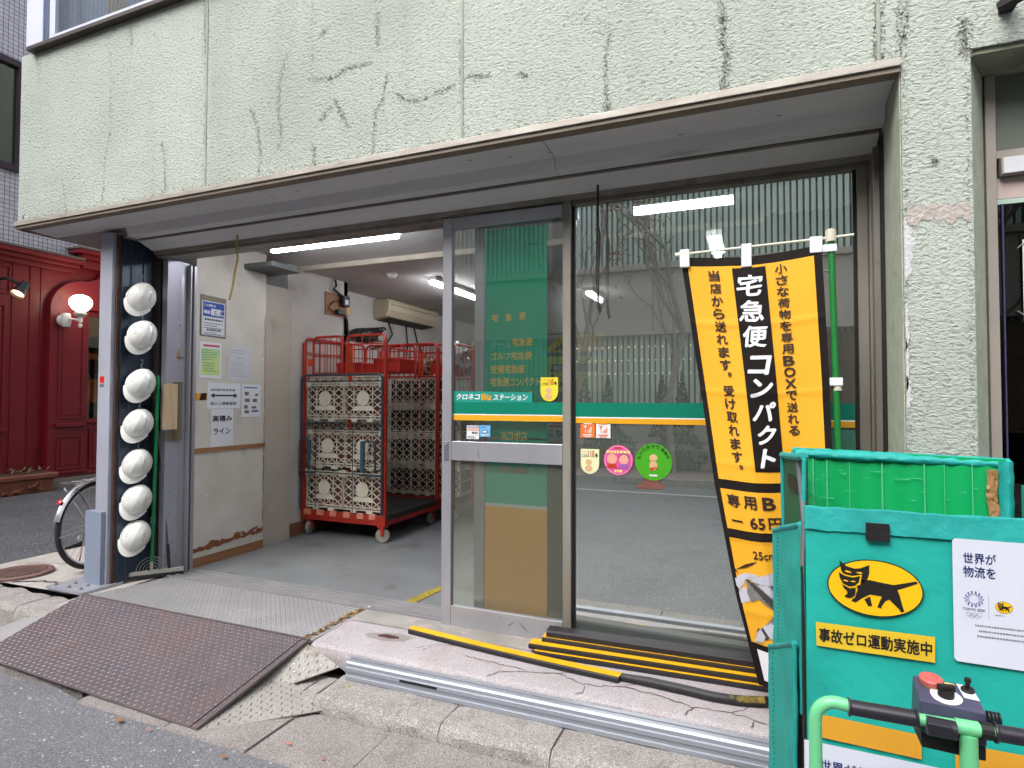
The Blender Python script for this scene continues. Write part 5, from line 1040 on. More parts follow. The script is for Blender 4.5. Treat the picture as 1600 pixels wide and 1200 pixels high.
b = MB(); b.tube([(x, y - .0015, z + .0035) for x, y, z in pts[3:6]], [.012, .0182, .0182], 12); b.build('worn_paint', mat('worn_yellow_paint', '8f7a2c', '2c2a22', scale=26, rough=.8, band=.12), t, smooth=True)
# small litter on the step
for i, (x, y) in enumerate(((-.86, -.225), (-1.27, .06), (-2.2, .05))): lump('debris_scrap', (x, y, .006), (.010, .006, .005), PAP, ['tiny white scrap beside the guard stack', 'tiny white scrap on the threshold left of the sliding door', 'tiny white scrap at the end corner of the flat plate'][i], 'scrap', i, grp='white scraps on the ground')
# aluminium profile along the foot of the step
al = empty('aluminium_profile', (-.9, -.6, -.09), 'long silver aluminium channel lying along the foot of the step on the kerb', 'metal profile')
pf = [(-.612, -.088), (-.612, -.070), (-.606, -.068), (-.606, -.050), (-.612, -.048), (-.612, -.030), (-.606, -.028), (-.606, -.012), (-.598, -.004), (-.575, -.004), (-.575, -.012), (-.568, -.012), (-.568, -.002), (-.545, -.002), (-.545, -.088)]
MB().prism(pf, lambda u, v, d: (d, u, v), -1.862, .62).build('channel', mat('bright_aluminium', 'a9aeb9', '9a9faa', scale=2, rough=.42, metal=.4, stain=('83868e', 6, .6, .7), stretch=(.3, 3, 3)), al, bevel=.0012)
b = MB(); b.box(-1.86, .62, -.5755, -.567, -.0115, -.0110); b.box(-1.55, -1.35, -.6128, -.6118, -.045, -.033); b.build('inner_slot', M_DARK, al)
# red debris / yellow stick near torn plate
MB().bar((-1.84, -.70, -.135), (-1.80, -.66, -.085), .016, .006).build('wood_sliver', mat('yellow_sliver', 'c9b158', rough=.8), label='yellow wooden sliver wedged between kerb and torn plate', cat='sliver')

# ---------------------------------------------------------------- promotional banner
YB = -.35
def lerp(tab, v):
    for (a, x), (c, y) in zip(tab, tab[1:]):
        if v <= c: return x + (y - x) * (v - a) / (c - a)
    return tab[-1][1]
TOPL, TOPR = 1.900, 1.893
def BN(u, v, o=0.):
    """banner cloth: u 0..1 across, v 0..1 down"""
    xl = lerp([(0, -.300), (.10, -.275), (.55, -.165), (.80, -.085), (1, .000)], v); yl = lerp([(0, -.35), (.4, -.365), (1, -.425)], v)
    xr = lerp([(0, .247), (.3, .268), (1, .30)], v); yr = lerp([(0, -.352), (1, -.352)], v)
    z = (TOPL - .006) - v * (1.765) + .0 + (.02 * (1 - v)) * (abs(u - .5) - .5) - .012 * math.sin(math.pi * u) * (1 - v)
    x = xl + (xr - xl) * u; y = yl + (yr - yl) * u
    amp = .004 + .028 * v
    y += amp * math.sin(u * 9.5 + v * 1.2 + .8) + .006 * math.sin(u * 4 + v * 7)
    for k in (.165, .33, .50, .67, .835): y -= .0035 * math.exp(-((v - k) / .006) ** 2)
    y -= .003 * math.exp(-((u - .36) / .02) ** 2) + .004 * mn.noise(Vector((u * 3, v * 8, 2)))
    return (x, y - o, z)
bn = empty('banner', (0, YB, 0), 'tall yellow and black advertising banner on a green pole in front of the window', 'banner')
def patch(nm, m, u0, u1, v0, v1, o, nu=None, nv=None, par=None):
    nu = nu or max(1, int((u1 - u0) * 44)); nv = nv or max(1, int((v1 - v0) * 150))
    return MB().grid(lambda a, c: BN(u0 + (u1 - u0) * a, v0 + (v1 - v0) * c, o), nu, nv).build(nm, m, par or bn, smooth=True)
cloth = patch('cloth', M_BNK, 0, 1, 0, 1, 0)
for v0, v1 in ((.022, .538), (.560, .652), (.672, .905)): patch('yellow_field', M_BNR, .045, .945, v0, v1, .0025, par=cloth)
patch('black_column', M_BNK, .375, .615, .028, .512, .005, par=cloth)
patch('white_field', M_WHT, .09, .92, .918, .985, .0025, par=cloth)
def onb(geoms, nm, m, o=.0065):
    b = MB()
    for vs, fs in geoms: b.add([BN(p[0], p[1], o + (p[2] * 2 if len(p) > 2 else 0)) for p in vs], fs)
    return b.build(nm, m, cloth)
def vtext(body, uc, v0, v1, wd_, bold=.02, shear=0.):
    g = []; n_ = len(body); h = (v1 - v0) / n_
    for i, ch in enumerate(body):
        if ch == ' ': continue
        k = .46; cy = v0 + (i + .5) * h
        if ch == '。': g.append(fit(ch, uc + wd_ * .1, uc + wd_ * .45, cy - h * .1, cy - h * .45, bold)); continue
        nar = {'り': .35, 'ト': .36, '小': .5, 'ク': .44}.get(ch, .5)
        vs, fs = fit(ch, uc - wd_ * nar, uc + wd_ * nar, cy + h * .42, cy - h * .42, bold, 0)
        if shear: vs = [(p[0] - shear * (p[1] - cy),) + tuple(p[1:]) for p in vs]
        g.append((vs, fs))
    return g
onb(vtext('当店から送れます。受け取れます。', .235, .030, .528, .088, .03), 'lettering', M_BNI)
onb(vtext('小さな荷物を専用BOXで送れる', .72, .026, .430, .085, .028), 'lettering', M_BNI)
onb(vtext('宅急便', .488, .040, .225, .185, .03, .6), 'lettering', M_WHT, .0078)
onb(vtext('コンパクト', .498, .235, .508, .165, .04, .9), 'lettering', M_WHT, .0078)
onb([fit(c_, a, a + .115, .600, .570, .03) for c_, a in zip('専用BOX', (.09, .235, .40, .56, .72))] + [rect(.10, .20, .629, .633), fit('65', .265, .40, .644, .618, .03), fit('円', .43, .55, .644, .617, .03)], 'lettering', M_BNI)
onb([fit('25cm', .245, .46, .712, .694, .02), crack([(.05, .745), (.27, .718)], .004, None, .0, 1, steps=.05), crack([(.03, .738), (.07, .755)], .004, None, 0, 1, steps=.02), crack([(.49, .707), (.62, .692)], .004, None, 0, 1, steps=.05)], 'lettering', M_BNI)
# printed photo of a hand holding a parcel: flat print laid on the cloth cell by cell so that it follows the folds
P1 = mat('print_pale_grey', 'c4c3cc', 'adadb8', scale=14, rough=.7); P2 = mat('print_mid_grey', '6e6a68', '8a8784', scale=14, rough=.7); P3 = mat('print_dark_grey', '3f3b39', rough=.7)
def print_(polys, m, o):
    b = MB(); du, dv = .009, .0035
    for pl in polys:
        u0 = min(p[0] for p in pl); u1 = max(p[0] for p in pl); v0 = min(p[1] for p in pl); v1 = max(p[1] for p in pl)
        for i in range(int((u1 - u0) / du) + 1):
            for j in range(int((v1 - v0) / dv) + 1):
                u, v = u0 + i * du, v0 + j * dv
                if inpoly(u + du / 2, v + dv / 2, pl): b.add([BN(u, v, o), BN(u + du, v, o), BN(u + du, v + dv, o), BN(u, v + dv, o)], [(0, 1, 2, 3)])
    b.build('printed_picture', m, cloth)
# coordinates read off the print: x 120..700, y 0..860 of the enlarged area -> (u, v)
def hp(*p): return [((x - (55 + (y - 20) * .205)) / 700. + .03, .672 + (y - 10) / 835. * .233) for x, y in p]
print_([hp((175, 290), (240, 310), (350, 265), (500, 205), (900, 120), (900, 400), (700, 380), (500, 355), (360, 355), (290, 360), (210, 330))], P1, .004)
print_([hp((120, 350), (150, 310), (200, 280), (272, 284), (268, 298), (215, 312), (190, 345), (170, 400), (155, 440), (130, 400)), hp((150, 450), (185, 400), (215, 430), (245, 500), (170, 545))], P1, .0050)
print_([hp((190, 335), (250, 350), (345, 360), (470, 490), (400, 555), (300, 480), (215, 430)), hp((215, 370), (300, 470), (240, 510), (205, 440)), hp((460, 500), (700, 420), (900, 400), (900, 780), (470, 780), (330, 690), (370, 640))], P2, .0058)
print_([hp((190, 335), (240, 345), (450, 520), (400, 550)), hp((340, 360), (390, 360), (480, 440), (470, 480)), hp((390, 280), (480, 255), (480, 275), (400, 295)), hp((285, 720), (330, 700), (400, 770), (300, 800), (270, 800))], P3, .0066)
print_([hp((320, 690), (380, 650), (450, 690), (460, 760), (380, 780)), hp((255, 835), (300, 710), (340, 760), (330, 815))], P1, .0074)
print_([hp((360, 360), (450, 480), (430, 500), (270, 360))], P1, .0066)
# cat emblem shared by the banner and the handcart: original shapes in oval coordinates (-1..1)
def q_(*p): return [((x - 668) / 296., (968 - y) / 175.) for x, y in p]
CAT_BODY = q_((590, 925), (640, 918), (700, 926), (790, 934), (930, 897), (937, 911), (880, 936), (812, 964), (822, 985), (852, 1096), (834, 1104), (822, 1086), (760, 1030), (735, 1045), (713, 1078), (712, 1093), (685, 1087), (700, 1050), (716, 1016), (640, 1011), (590, 1040), (548, 1073), (520, 1065), (530, 1050), (545, 1040), (548, 1025), (562, 985), (556, 965), (580, 955))
CAT_LEG = q_((604, 1046), (640, 1022), (653, 1084), (628, 1088))
CAT_HEAD = q_((444, 806), (492, 842), (545, 854), (580, 848), (639, 821), (638, 878), (622, 922), (590, 942), (560, 944), (520, 925), (470, 900), (455, 870))
KIT_HEAD = q_((440, 886), (480, 905), (530, 911), (579, 898), (570, 938), (545, 965), (505, 973), (465, 956), (446, 922))
KIT_OUT = q_((430, 872), (482, 897), (530, 903), (590, 888), (580, 942), (549, 973), (505, 982), (458, 963), (437, 925))
KIT_BODY = q_((460, 960), (510, 985), (549, 977), (545, 1022), (525, 1042), (500, 1048), (478, 1043), (478, 1032), (496, 1020), (490, 1000), (470, 985))
EYES = [q_((478, 876), (492, 868), (520, 876), (522, 884), (495, 882)), q_((550, 878), (570, 872), (592, 874), (590, 884), (566, 882)), q_((467, 936), (480, 930), (500, 936), (500, 942), (480, 941)), q_((513, 938), (530, 932), (547, 934), (545, 941), (526, 941))]
def emblem(cu, cv, ru, rv, mp, parent, o=.001, st=.0006):
    T = lambda pl: poly(*[(cu + x * ru, cv + y * rv) for x, y in pl])
    decal('emblem_ring', M_BLK, parent, mp, [ellipse(cu, cv, ru * 1.03, rv * 1.04, 48)], o)
    decal('emblem_oval', mat('emblem_yellow', 'f6c20a', 'f0b808', rough=.5, scale=3), parent, mp, [ellipse(cu, cv, ru, rv, 48)], o + st)
    decal('emblem_cat', M_BLK, parent, mp, [T(CAT_BODY), T(CAT_LEG), T(CAT_HEAD)], o + 2 * st)
    decal('emblem_line', MATS['emblem_yellow'], parent, mp, [T(KIT_OUT), T(EYES[0]), T(EYES[1])], o + 3 * st)
    decal('emblem_kitten', M_BLK, parent, mp, [T(KIT_HEAD), T(KIT_BODY)], o + 4 * st)
    decal('emblem_line', MATS['emblem_yellow'], parent, mp, [T(EYES[2]), T(EYES[3])], o + 5 * st)
emblem(.62, .952, .28, -.020, lambda u, v, o: BN(u, v, o + .005), cloth)
# pole, arm, loops, stand
MB().tube([(.318, -.345, .03), (.2815, -.345, 1.93)], .0125, 12).build('pole', M_GPOLE, bn, smooth=True)
MB().tube([(.298, -.345, 1.31), (.2975, -.345, 1.36)], .016, 12).build('pole_joint', mat('beige_joint', 'cfcab8', rough=.4), bn)
MB().lathe([(0, 0), (.020, 0), (.020, .045), (.012, .05), (0, .05)], (.2815, -.345, 1.905), 12).build('pole_cap', MATS['beige_joint'], bn)
MB().tube([(-.318, -.352, 1.905), (.28, -.345, 1.921), (.362, -.345, 1.925)], .0055, 8).build('arm', mat('cream_rod', 'd9d8c0', rough=.35), bn, smooth=True)
MB().lathe([(0, 0), (.010, .001), (.010, .022), (0, .024)], (-.322, -.352, 1.905), 10, (1, 0, 0)).build('arm_end', MATS['cream_rod'], bn)
WS = mat('white_strap', 'dfe1ea', 'd2d4de', rough=.7, scale=4)
for u in (.035, .49): 
    x, y, z = BN(u, 0); b = MB(); b.box(x - .02, x + .02, -.3625, -.341, z - .045, 1.925); b.build('loop', WS, bn, bevel=.003)
b = MB(); b.box(.205, .250, -.364, -.338, 1.862, 1.928); b.box(.25, .302, -.362, -.328, 1.862, 1.892); b.build('loop', WS, bn, bevel=.003)
for z in (1.345, .80): b = MB(); b.box(.262, .316, -.363, -.328, z - .016, z + .016); b.build('loop', WS, bn, bevel=.003)
bs_ = MB(); bs_.lathe([(0, 0), (.16, 0), (.165, .02), (.15, .05), (.03, .06), (.02, .10), (0, .10)], (.318, -.345, .006), 24); bs_.build('base_weight', mat('base_plastic', '4c5458', rough=.5), bn, smooth=True)

# ---------------------------------------------------------------- teal handcart
ct = empty('delivery_handcart', (.4, -1.2, ZR), 'teal canvas delivery handcart with green lined box and mint handle in the right foreground', 'handcart')
YF, YK = -1.45, -.90; CX0, CX1 = .104, .70; Z1 = 1.012
def wob(x, z, a=.004): return a * mn.noise(Vector((x * 7, z * 5, 1))) + a * .6 * mn.noise(Vector((x * 19, z * 15, 4)))
b = MB(); b.grid(lambda u, v: (CX0 + (CX1 - CX0) * u, YF + wob(u, v) * .8, .02 + (Z1 - .02) * v), 40, 40); b.grid(lambda u, v: (CX1 - (CX1 - CX0) * u, YF + .02 + wob(u, v) * .8, .02 + (Z1 - .02) * v), 10, 10)
b.grid(lambda u, v: (CX0 - .004 * math.sin(v * 9), YF + .02 * (1 - u) + wob(u, v) * 0, .02 + (Z1 - .02) * v), 2, 20)
fpn = b.build('front_panel', M_TEAL, ct, smooth=True)
b = MB(); b.grid(lambda u, v: (CX0 - .002 + (CX1 - CX0 + .004) * u, YF + wob(u, 1) * .8 + .010 - .016 * math.cos(v * math.pi), Z1 - .012 - .0 + (.022 if .2 < v < .8 else -.028) * (1) + .003 * mn.noise(Vector((u * 20, v, 0)))), 60, 8); b.build('top_binding', M_TEALT, fpn, smooth=True)
b = MB(); b.box(CX1 - .01, CX1, YF + .02, YK, .02, Z1 + .02); b.build('right_panel', M_TEAL, ct)
# back panel, green corrugated inside with teal binding
ZB0, ZB1 = 1.118, 1.104; BXR = .655
b = MB(); b.grid(lambda u, v: (CX0 + .012 + (BXR - CX0 - .012) * u, YK + .006 * math.sin(u * 5) + .002 * math.sin(u * 60), .1 + (ZB0 + (ZB1 - ZB0) * u - .1) * v), 60, 6)
bk = b.build('back_panel', M_GRNP, ct, smooth=True)
b = MB(); b.box(CX0 + .008, BXR, YK + .012, YK + .03, .1, 1.10); b.build('back_canvas', M_TEAL, bk)
b = MB(); b.grid(lambda u, v: (CX0 + .004 + (BXR + .01 - CX0) * u, YK + .02 - .030 * math.sin(v * math.pi), ZB0 + (ZB1 - ZB0) * u - .034 + .036 * (1 - math.cos(v * math.pi)) / 2 * 2 * (.5) + .0035 * mn.noise(Vector((u * 26, v * 3, 0)))), 80, 8); b.build('top_binding', M_TEALT, bk, smooth=True)
b = MB(); b.grid(lambda u, v: (BXR - .02 + .035 * u + .003 * mn.noise(Vector((v * 20, 0, 3))), YK - .012 - .02 * math.sin(u * math.pi), .4 + .70 * v), 6, 30); b.build('side_binding', M_TEALT, bk, smooth=True)
b = MB(); b.tube([(CX0 + .014, YK - .01, .85), (CX0 + .006, YK - .014, .95), (CX0 + .004, YK - .012, 1.05), (CX0 + .004, YK - .008, 1.115)], .0055, 8); b.build('edge_piping', M_TEALT, bk)
b = MB()
for k, (u, s_) in enumerate(((.085, .004), (.155, .0045), (.27, .002), (.425, .005), (.62, .004), (.71, .002), (.83, .003))): x = CX0 + .012 + (BXR - CX0) * u; b.add([(x, YK - .0045 + .006 * math.sin(u * 5), .6), (x + s_, YK - .0045 + .006 * math.sin(u * 5), .6), (x + s_, YK - .0045 + .006 * math.sin(u * 5), ZB0 - .03), (x, YK - .0045 + .006 * math.sin(u * 5), ZB0 - .03)], [(0, 1, 2, 3)])
b.build('crease', mat('pale_crease', '4fbd85', rough=.5), bk)
rr = random.Random(8); b = MB()
for i in range(26): x, z = rr.uniform(.14, .62), rr.uniform(.93, 1.08); l_ = rr.uniform(.01, .04); b.add([(x, YK - .007, z), (x + l_, YK - .007, z + rr.uniform(-.003, .003)), (x + l_, YK - .007, z + .0012), (x, YK - .007, z + .0014)], [(0, 1, 2, 3)])
for i in range(9): x = .125 + rr.uniform(0, .02); b.add([(x, YK - .007, 1.07), (x + .0008, YK - .007, 1.07), (x + .02 + i * .003, YK - .007, .93), (x + .0192 + i * .003, YK - .007, .93)], [(0, 1, 2, 3)])
b.build('scratch', MATS['pale_crease'], bk)
b = MB(); b.grid(lambda u, v: (.606 + .026 * u + .004 * math.sin(v * 9) * (1 - v), YK - .018 - .006 * mn.noise(Vector((u * 5, v * 12, 0))), .93 + .145 * v), 8, 24); b.build('parcel_tape', mat('brown_tape', 'a98258', '936d45', scale=14, rough=.4, bump=.6, bscale=30), bk, smooth=True)
# left side: upper dark green flap folded out, two lower teal flaps
b = MB(); q = [(.0735, -.95, .86), (.112, -1.30, .86), (.112, -1.30, 1.125), (.0735, -.95, 1.103)]; b.hexa([Vector(p) + Vector((.004, .0, 0)) for p in (q[0], q[1], (q[1][0] + .006, q[1][1], q[1][2]), (q[0][0] + .006, q[0][1], q[0][2]))], [Vector(p) + Vector((.004, 0, 0)) for p in (q[3], q[2], (q[2][0] + .006, q[2][1], q[2][2]), (q[3][0] + .006, q[3][1], q[3][2]))])
fl1 = b.build('upper_side_flap', M_DGRN, ct)
b = MB(); b.tube([(.076, -.955, .86), (.075, -.955, 1.10)], .0065, 8); b.tube([(.075, -.955, 1.100), (.095, -1.15, 1.112), (.114, -1.30, 1.126)], .010, 8); b.tube([(.113, -1.305, 1.12), (.110, -1.31, 1.0), (.105, -1.32, .90), (.10, -1.33, .86)], .0055, 8); b.build('edge_piping', M_TEALT, fl1, smooth=True)
b = MB(); b.hexa([(.0835, -1.08, 1.02), (.1005, -1.235, 1.02), (.1035, -1.235, 1.02), (.0865, -1.08, 1.02)], [(.0835, -1.08, 1.058), (.1005, -1.235, 1.058), (.1035, -1.235, 1.058), (.0865, -1.08, 1.058)]); b.build('hook_tape', M_BLK, fl1)
def flap(nm, x0, y0, x1, y1, z0, z1, sd_, rise=0):
    b = MB(); f = lambda o: (lambda u, v: (x0 + (x1 - x0) * u + o + .004 * mn.noise(Vector((u * 3, v * 6, sd_))), y0 + (y1 - y0) * u, z0 + (z1 - z0) * v + rise * u * v))
    b.grid(f(0), 14, 40); b.grid(f(.008), 4, 10); o_ = b.build(nm, M_TEAL, ct, smooth=True)
    b = MB(); b.tube([f(.003)(0, i / 20) for i in range(21)], .0055, 8); b.tube([f(.003)(1, i / 20) for i in range(21)], .0055, 8); b.tube([f(.003)(i / 8, 1) for i in range(9)], .008, 8); b.tube([f(.003)(i / 8, 0) for i in range(9)], .005, 8); b.build('edge_piping', M_TEALT, o_, smooth=True)
    b = MB()
    for k in range(34): p = f(-.002)(.22, (k + .5) / 34); q_2 = f(-.002)(.22, (k + .9) / 34); b.tube([p, q_2], .0009, 4)
    b.build('stitching', mat('stitch', '0c5f5c', rough=.8), o_); return o_
flap('middle_side_flap', .046, -.98, .096, -1.36, .50, .868, 2, .095); flap('lower_side_flap', .030, -.98, .080, -1.36, .02, .508, 7, .16)
b = MB(); b.hexa([(.098, -1.42, .02), (.099, -.92, .02), (.103, -.92, .02), (.103, -1.42, .02)], [(.098, -1.42, .86), (.099, -.92, .86), (.103, -.92, .86), (.103, -1.42, .86)]); b.build('inner_side_lining', mat('black_lining', '14181a', rough=.8), ct)
b = MB(); b.tube([(.1, -1.40, .87), (.108, -1.36, .97), (.106, -1.2, 1.1)], .007, 6); b.build('grey_strap', mat('grey_strap', '63686a', rough=.8), ct)
b = MB(); b.box(.065, .079, -1.362, -1.30, .02, .16); b.build('worn_brown_patch', mat('worn_brown', '4c3d30', '33443c', scale=30, rough=.9), ct)
# base, wheels
b = MB(); b.box(CX0, CX1, YF + .01, YK + .02, -.02, .02); b.build('chassis', M_MINT, ct, bevel=.004)
for x, y in ((CX0 + .07, YF + .08), (CX1 - .07, YF + .08), (CX0 + .07, YK - .06), (CX1 - .07, YK - .06)):
    wv = MB().lathe([(0, -.02), (.06, -.02), (.075, -.014), (.075, .014), (.06, .02), (0, .02)], (x, y, ZR + .075), 20, (1, 0, 0)).build('wheel', M_RUBBER, ct, smooth=True); MB().bar((x, y, ZR + .075), (x, y, -.02), .05, .03).build('fork', M_MINT, wv)
# prints on the front
FP = front(YF - .006)
emblem(.2405, .8515, .0905, .0605, FP, fpn, .001, .0005)
decal('yellow_sticker', mat('sticker_lemon', 'e2bf2e', 'd9b428', scale=8, rough=.5), fpn, FP, [poly((.123, .7605), (.353, .7605), (.352, .7055), (.124, .7065))], .001)
decal('lettering', M_BLK, fpn, FP, [fit('事故ゼロ運動実施中', .129, .347, .717, .749, .03)], .0018)
decal('white_poster', mat('poster_white', 'd8dbe8', 'ccd0df', scale=4, rough=.45), fpn, FP, [poly((.3865, .970), (.3905, .976), (.698, .976), (.698, .712), (.392, .716), (.3865, .722))], .001)
NAVY = mat('print_navy', '1f2a66', rough=.5)
decal('lettering', NAVY, fpn, FP, [fit('世界が', .405, .462, .925, .948, .018), fit('物流を', .4045, .461, .896, .920, .018)], .0018)
# chequered wreath emblem, lettering and rings
g_ = []; cu, cv = .4225, .851
for ring_i, (r, n_, s_) in enumerate(((.0095, 12, .0022), (.0125, 12, .003), (.0155, 14, .0028))):
    for k in range(n_):
        a = 2 * math.pi * (k + ring_i * .5) / n_; c2_, s2_ = math.cos(a), math.sin(a); g_.append(poly(*[(cu + r * c2_ + (p * c2_ - q2 * s2_) * s_ * .5, cv + r * s2_ * 1.0 + (p * s2_ + q2 * c2_) * s_ * .5) for p, q2 in ((-.8, -1), (.8, -1), (.8, 1), (-.8, 1))]))
decal('wreath_emblem', mat('indigo_print', '2f3d8c', rough=.5), fpn, FP, g_, .0018); decal('lettering', mat('print_slate', '4a5170', rough=.5), fpn, FP, [fit('TOKYO 2020', .402, .4415, .8265, .8315, .012)], .0018)
decal('rings', mat('print_ring_grey', '8d92ab', rough=.5), fpn, FP, [ring(.4225 + dx, .8185 + dy, .0038, .0038, .0006, 16) for dx, dy in ((-.0095, 0), (0, 0), (.0095, 0), (-.0048, -.0035), (.0048, -.0035))], .0018)
decal('divider', KG, fpn, FP, [rect(.4475, .4480, .81, .862)], .0018)
emblem(.474, .840, .0145, .0115, FP, fpn, .0018, .0004)
decal('lettering', K, fpn, FP, [fit('ヤマト', .458, .474, .820, .824, .01)], .0018); decal('fine_print', KG, fpn, FP, bars(.424, .60, .795, 1, .01, .0032, 31, (.8, 1)) + bars(.430, .60, .784, 1, .01, .0032, 32, (.7, .9)) + bars(.427, .60, .773, 1, .01, .0032, 33, (.4, .6)), .0018)
decal('lower_yellow_band', mat('ochre_band', 'dc9f2c', 'd09425', scale=8, rough=.6, stain=('8f6a22', 14, .66, .76)), fpn, FP, [poly((.128, .552), (.325, .546), (.325, .494), (.128, .500)), rect(.385, .69, .49, .543)], .001)
decal('lower_white_poster', MATS['poster_white'], fpn, FP, [poly((.096, .488), (.36, .484), (.364, .478), (.364, .2), (.096, .2))], .0012); decal('lettering', NAVY, fpn, FP, [fit('世界が', .128, .20, .428, .452, .02), fit('認', .205, .226, .436, .452, .02)], .002)
b = MB(); b.box(.2255, .2715, YF - .012, YF - .006, .957, .9965); b.build('hook_tape', mat('velcro_black', '141214', '1e1b1c', scale=90, rough=.95, bump=.6, bscale=200), fpn, bevel=.001)
# mint tube handle with black grips and control box
YH = -1.80; zt_ = .733
b = MB(); pts = [(.093, YH, -.05), (.093, YH, zt_ - .030)] + [(.093 + .034 * (1 - math.cos(a)), YH, zt_ - .030 + .034 * math.sin(a)) for a in [math.pi / 2 * i / 8 for i in range(1, 9)]] + [(.165, YH, zt_)]
b.tube(pts, .0108, 14).build('handle_tube', M_MINT, ct, smooth=True)
MB().tube([(.160, YH, zt_), (.62, YH, zt_)], .0098, 12).build('handle_bar', M_MINT, ct, smooth=True)
MB().tube([(.1445, YH, zt_), (.147, YH, zt_), (.149, YH, zt_), (.243, YH, zt_), (.2445, YH, zt_), (.248, YH, zt_)], [.0150, .0158, .0128, .0134, .0160, .0150], 16).build('grip', M_GRIP, ct, smooth=True)
MB().tube([(.352, YH, zt_), (.354, YH, zt_), (.358, YH, zt_), (.5, YH, zt_)], [.016, .0165, .0130, .0130], 16).build('grip', M_GRIP, ct, smooth=True)
for k in range(4): MB().tube([(.352 + k * .005, YH + .03, zt_ + .010), (.3545 + k * .005, YH + .03, zt_ + .010)], .010, 12).build('cable_gland', M_GRIP, ct)
MB().tube([(.318, YH, zt_ - .01), (.318, YH, -.03)], .0130, 14).build('handle_tube', M_MINT, ct, smooth=True); MB().tube([(.300, YH, zt_), (.332, YH, zt_)], .0122, 14).build('handle_joint', M_MINT, ct, smooth=True)
for x in (.093, .318): MB().bar((x, YH, .05), (x + .02, YF, .02), .022).build('handle_bracket', M_MINT, ct)
MB().tube([(.258, YH - .012, zt_ - .002), (.298, YH - .012, zt_ - .003)], [.0150, .0145], 12).build('brake_lever', M_GRIP, ct, smooth=True); MB().tube([(.334, YH, zt_), (.350, YH, zt_)], .0135, 12).build('clamp', M_BLK, ct)
MB().hexa([(.256, YH - .0275, zt_ - .010), (.292, YH - .0275, zt_ - .012), (.292, YH - .015, zt_ - .012), (.256, YH - .015, zt_ - .010)], [(.256, YH - .0275, zt_ + .008), (.290, YH - .0275, zt_ + .007), (.290, YH - .015, zt_ + .012), (.256, YH - .015, zt_ + .013)]).build('lever_cap', M_GRIP, ct, bevel=.002)
BXM = mat('box_plastic', '4b4a63', '424159', scale=5, rough=.4)
YB0, YB1 = -1.786, -1.712
bb_ = MB(); bb_.hexa([(.254, YB0, .704), (.347, YB0, .700), (.347, YB1, .704), (.256, YB1, .708)], [(.253, YB0, .760), (.347, YB0, .755), (.350, YB1, .768), (.259, YB1, .772)])
cbx = bb_.build('control_box', BXM, ct, bevel=.003)
MB().hexa([(.256, YB0 + .004, .678), (.347, YB0 + .004, .674), (.347, YB1, .678), (.256, YB1, .682)], [(.256, YB0 + .004, .7035), (.347, YB0 + .004, .6995), (.347, YB1, .7035), (.256, YB1, .7075)]).build('box_underside', M_BLK, cbx, bevel=.003)
TN = Vector((.0, -.165, .986)).normalized()
def on_top(u, v): return Vector((.2535 + .0935 * u + .005 * v, YB0 + (YB1 - YB0) * v, .760 + .012 * v - .0045 * u))
def disc(c, r, h, m, nm, n_=20, prof=None): return MB().lathe(prof or [(0, 0), (r, 0), (r, h * .8), (r * .9, h), (0, h)], c, n_, TN).build(nm, m, cbx, smooth=True)
disc(on_top(.27, .74), .0165, .004, mat('yellow_ring', 'c99a4a', rough=.5), 'button_collar'); disc(on_top(.27, .74) + TN * .004, .0180, .009, mat('faded_red_button', 'c9625c', 'bb5650', rough=.45), 'stop_button', 24)
disc(on_top(.45, .34), .0235, .0012, M_WHT, 'white_dial'); disc(on_top(.45, .34) + TN * .001, .0118, .012, M_BLK, 'rotary_knob'); MB().bar(on_top(.31, .30) + TN * .016, on_top(.59, .38) + TN * .016, .010, .012).build('knob_grip', M_BLK, cbx, bevel=.003)
MB().hexa([on_top(.74, .42) + TN * .0005, on_top(.97, .40) + TN * .0005, on_top(.93, .92) + TN * .0005, on_top(.70, .94) + TN * .0005], [on_top(.74, .42) + TN * .0015, on_top(.97, .40) + TN * .0015, on_top(.93, .92) + TN * .0015, on_top(.70, .94) + TN * .0015]).build('white_label', M_WHT, cbx)
disc(on_top(.84, .72), .010, .006, M_BLK, 'toggle_base'); disc(on_top(.84, .74) + TN * .006, .004, .016, M_BLK, 'toggle', 12, [(0, 0), (.0035, 0), (.0035, .010), (.0055, .013), (.0045, .018), (0, .019)])
MB().bar(on_top(.50, .86) + TN * .001, on_top(.66, .84) + TN * .001, .012, .001).build('yellow_label', mat('pale_yellow_label', 'd8cc7a', rough=.5), cbx)

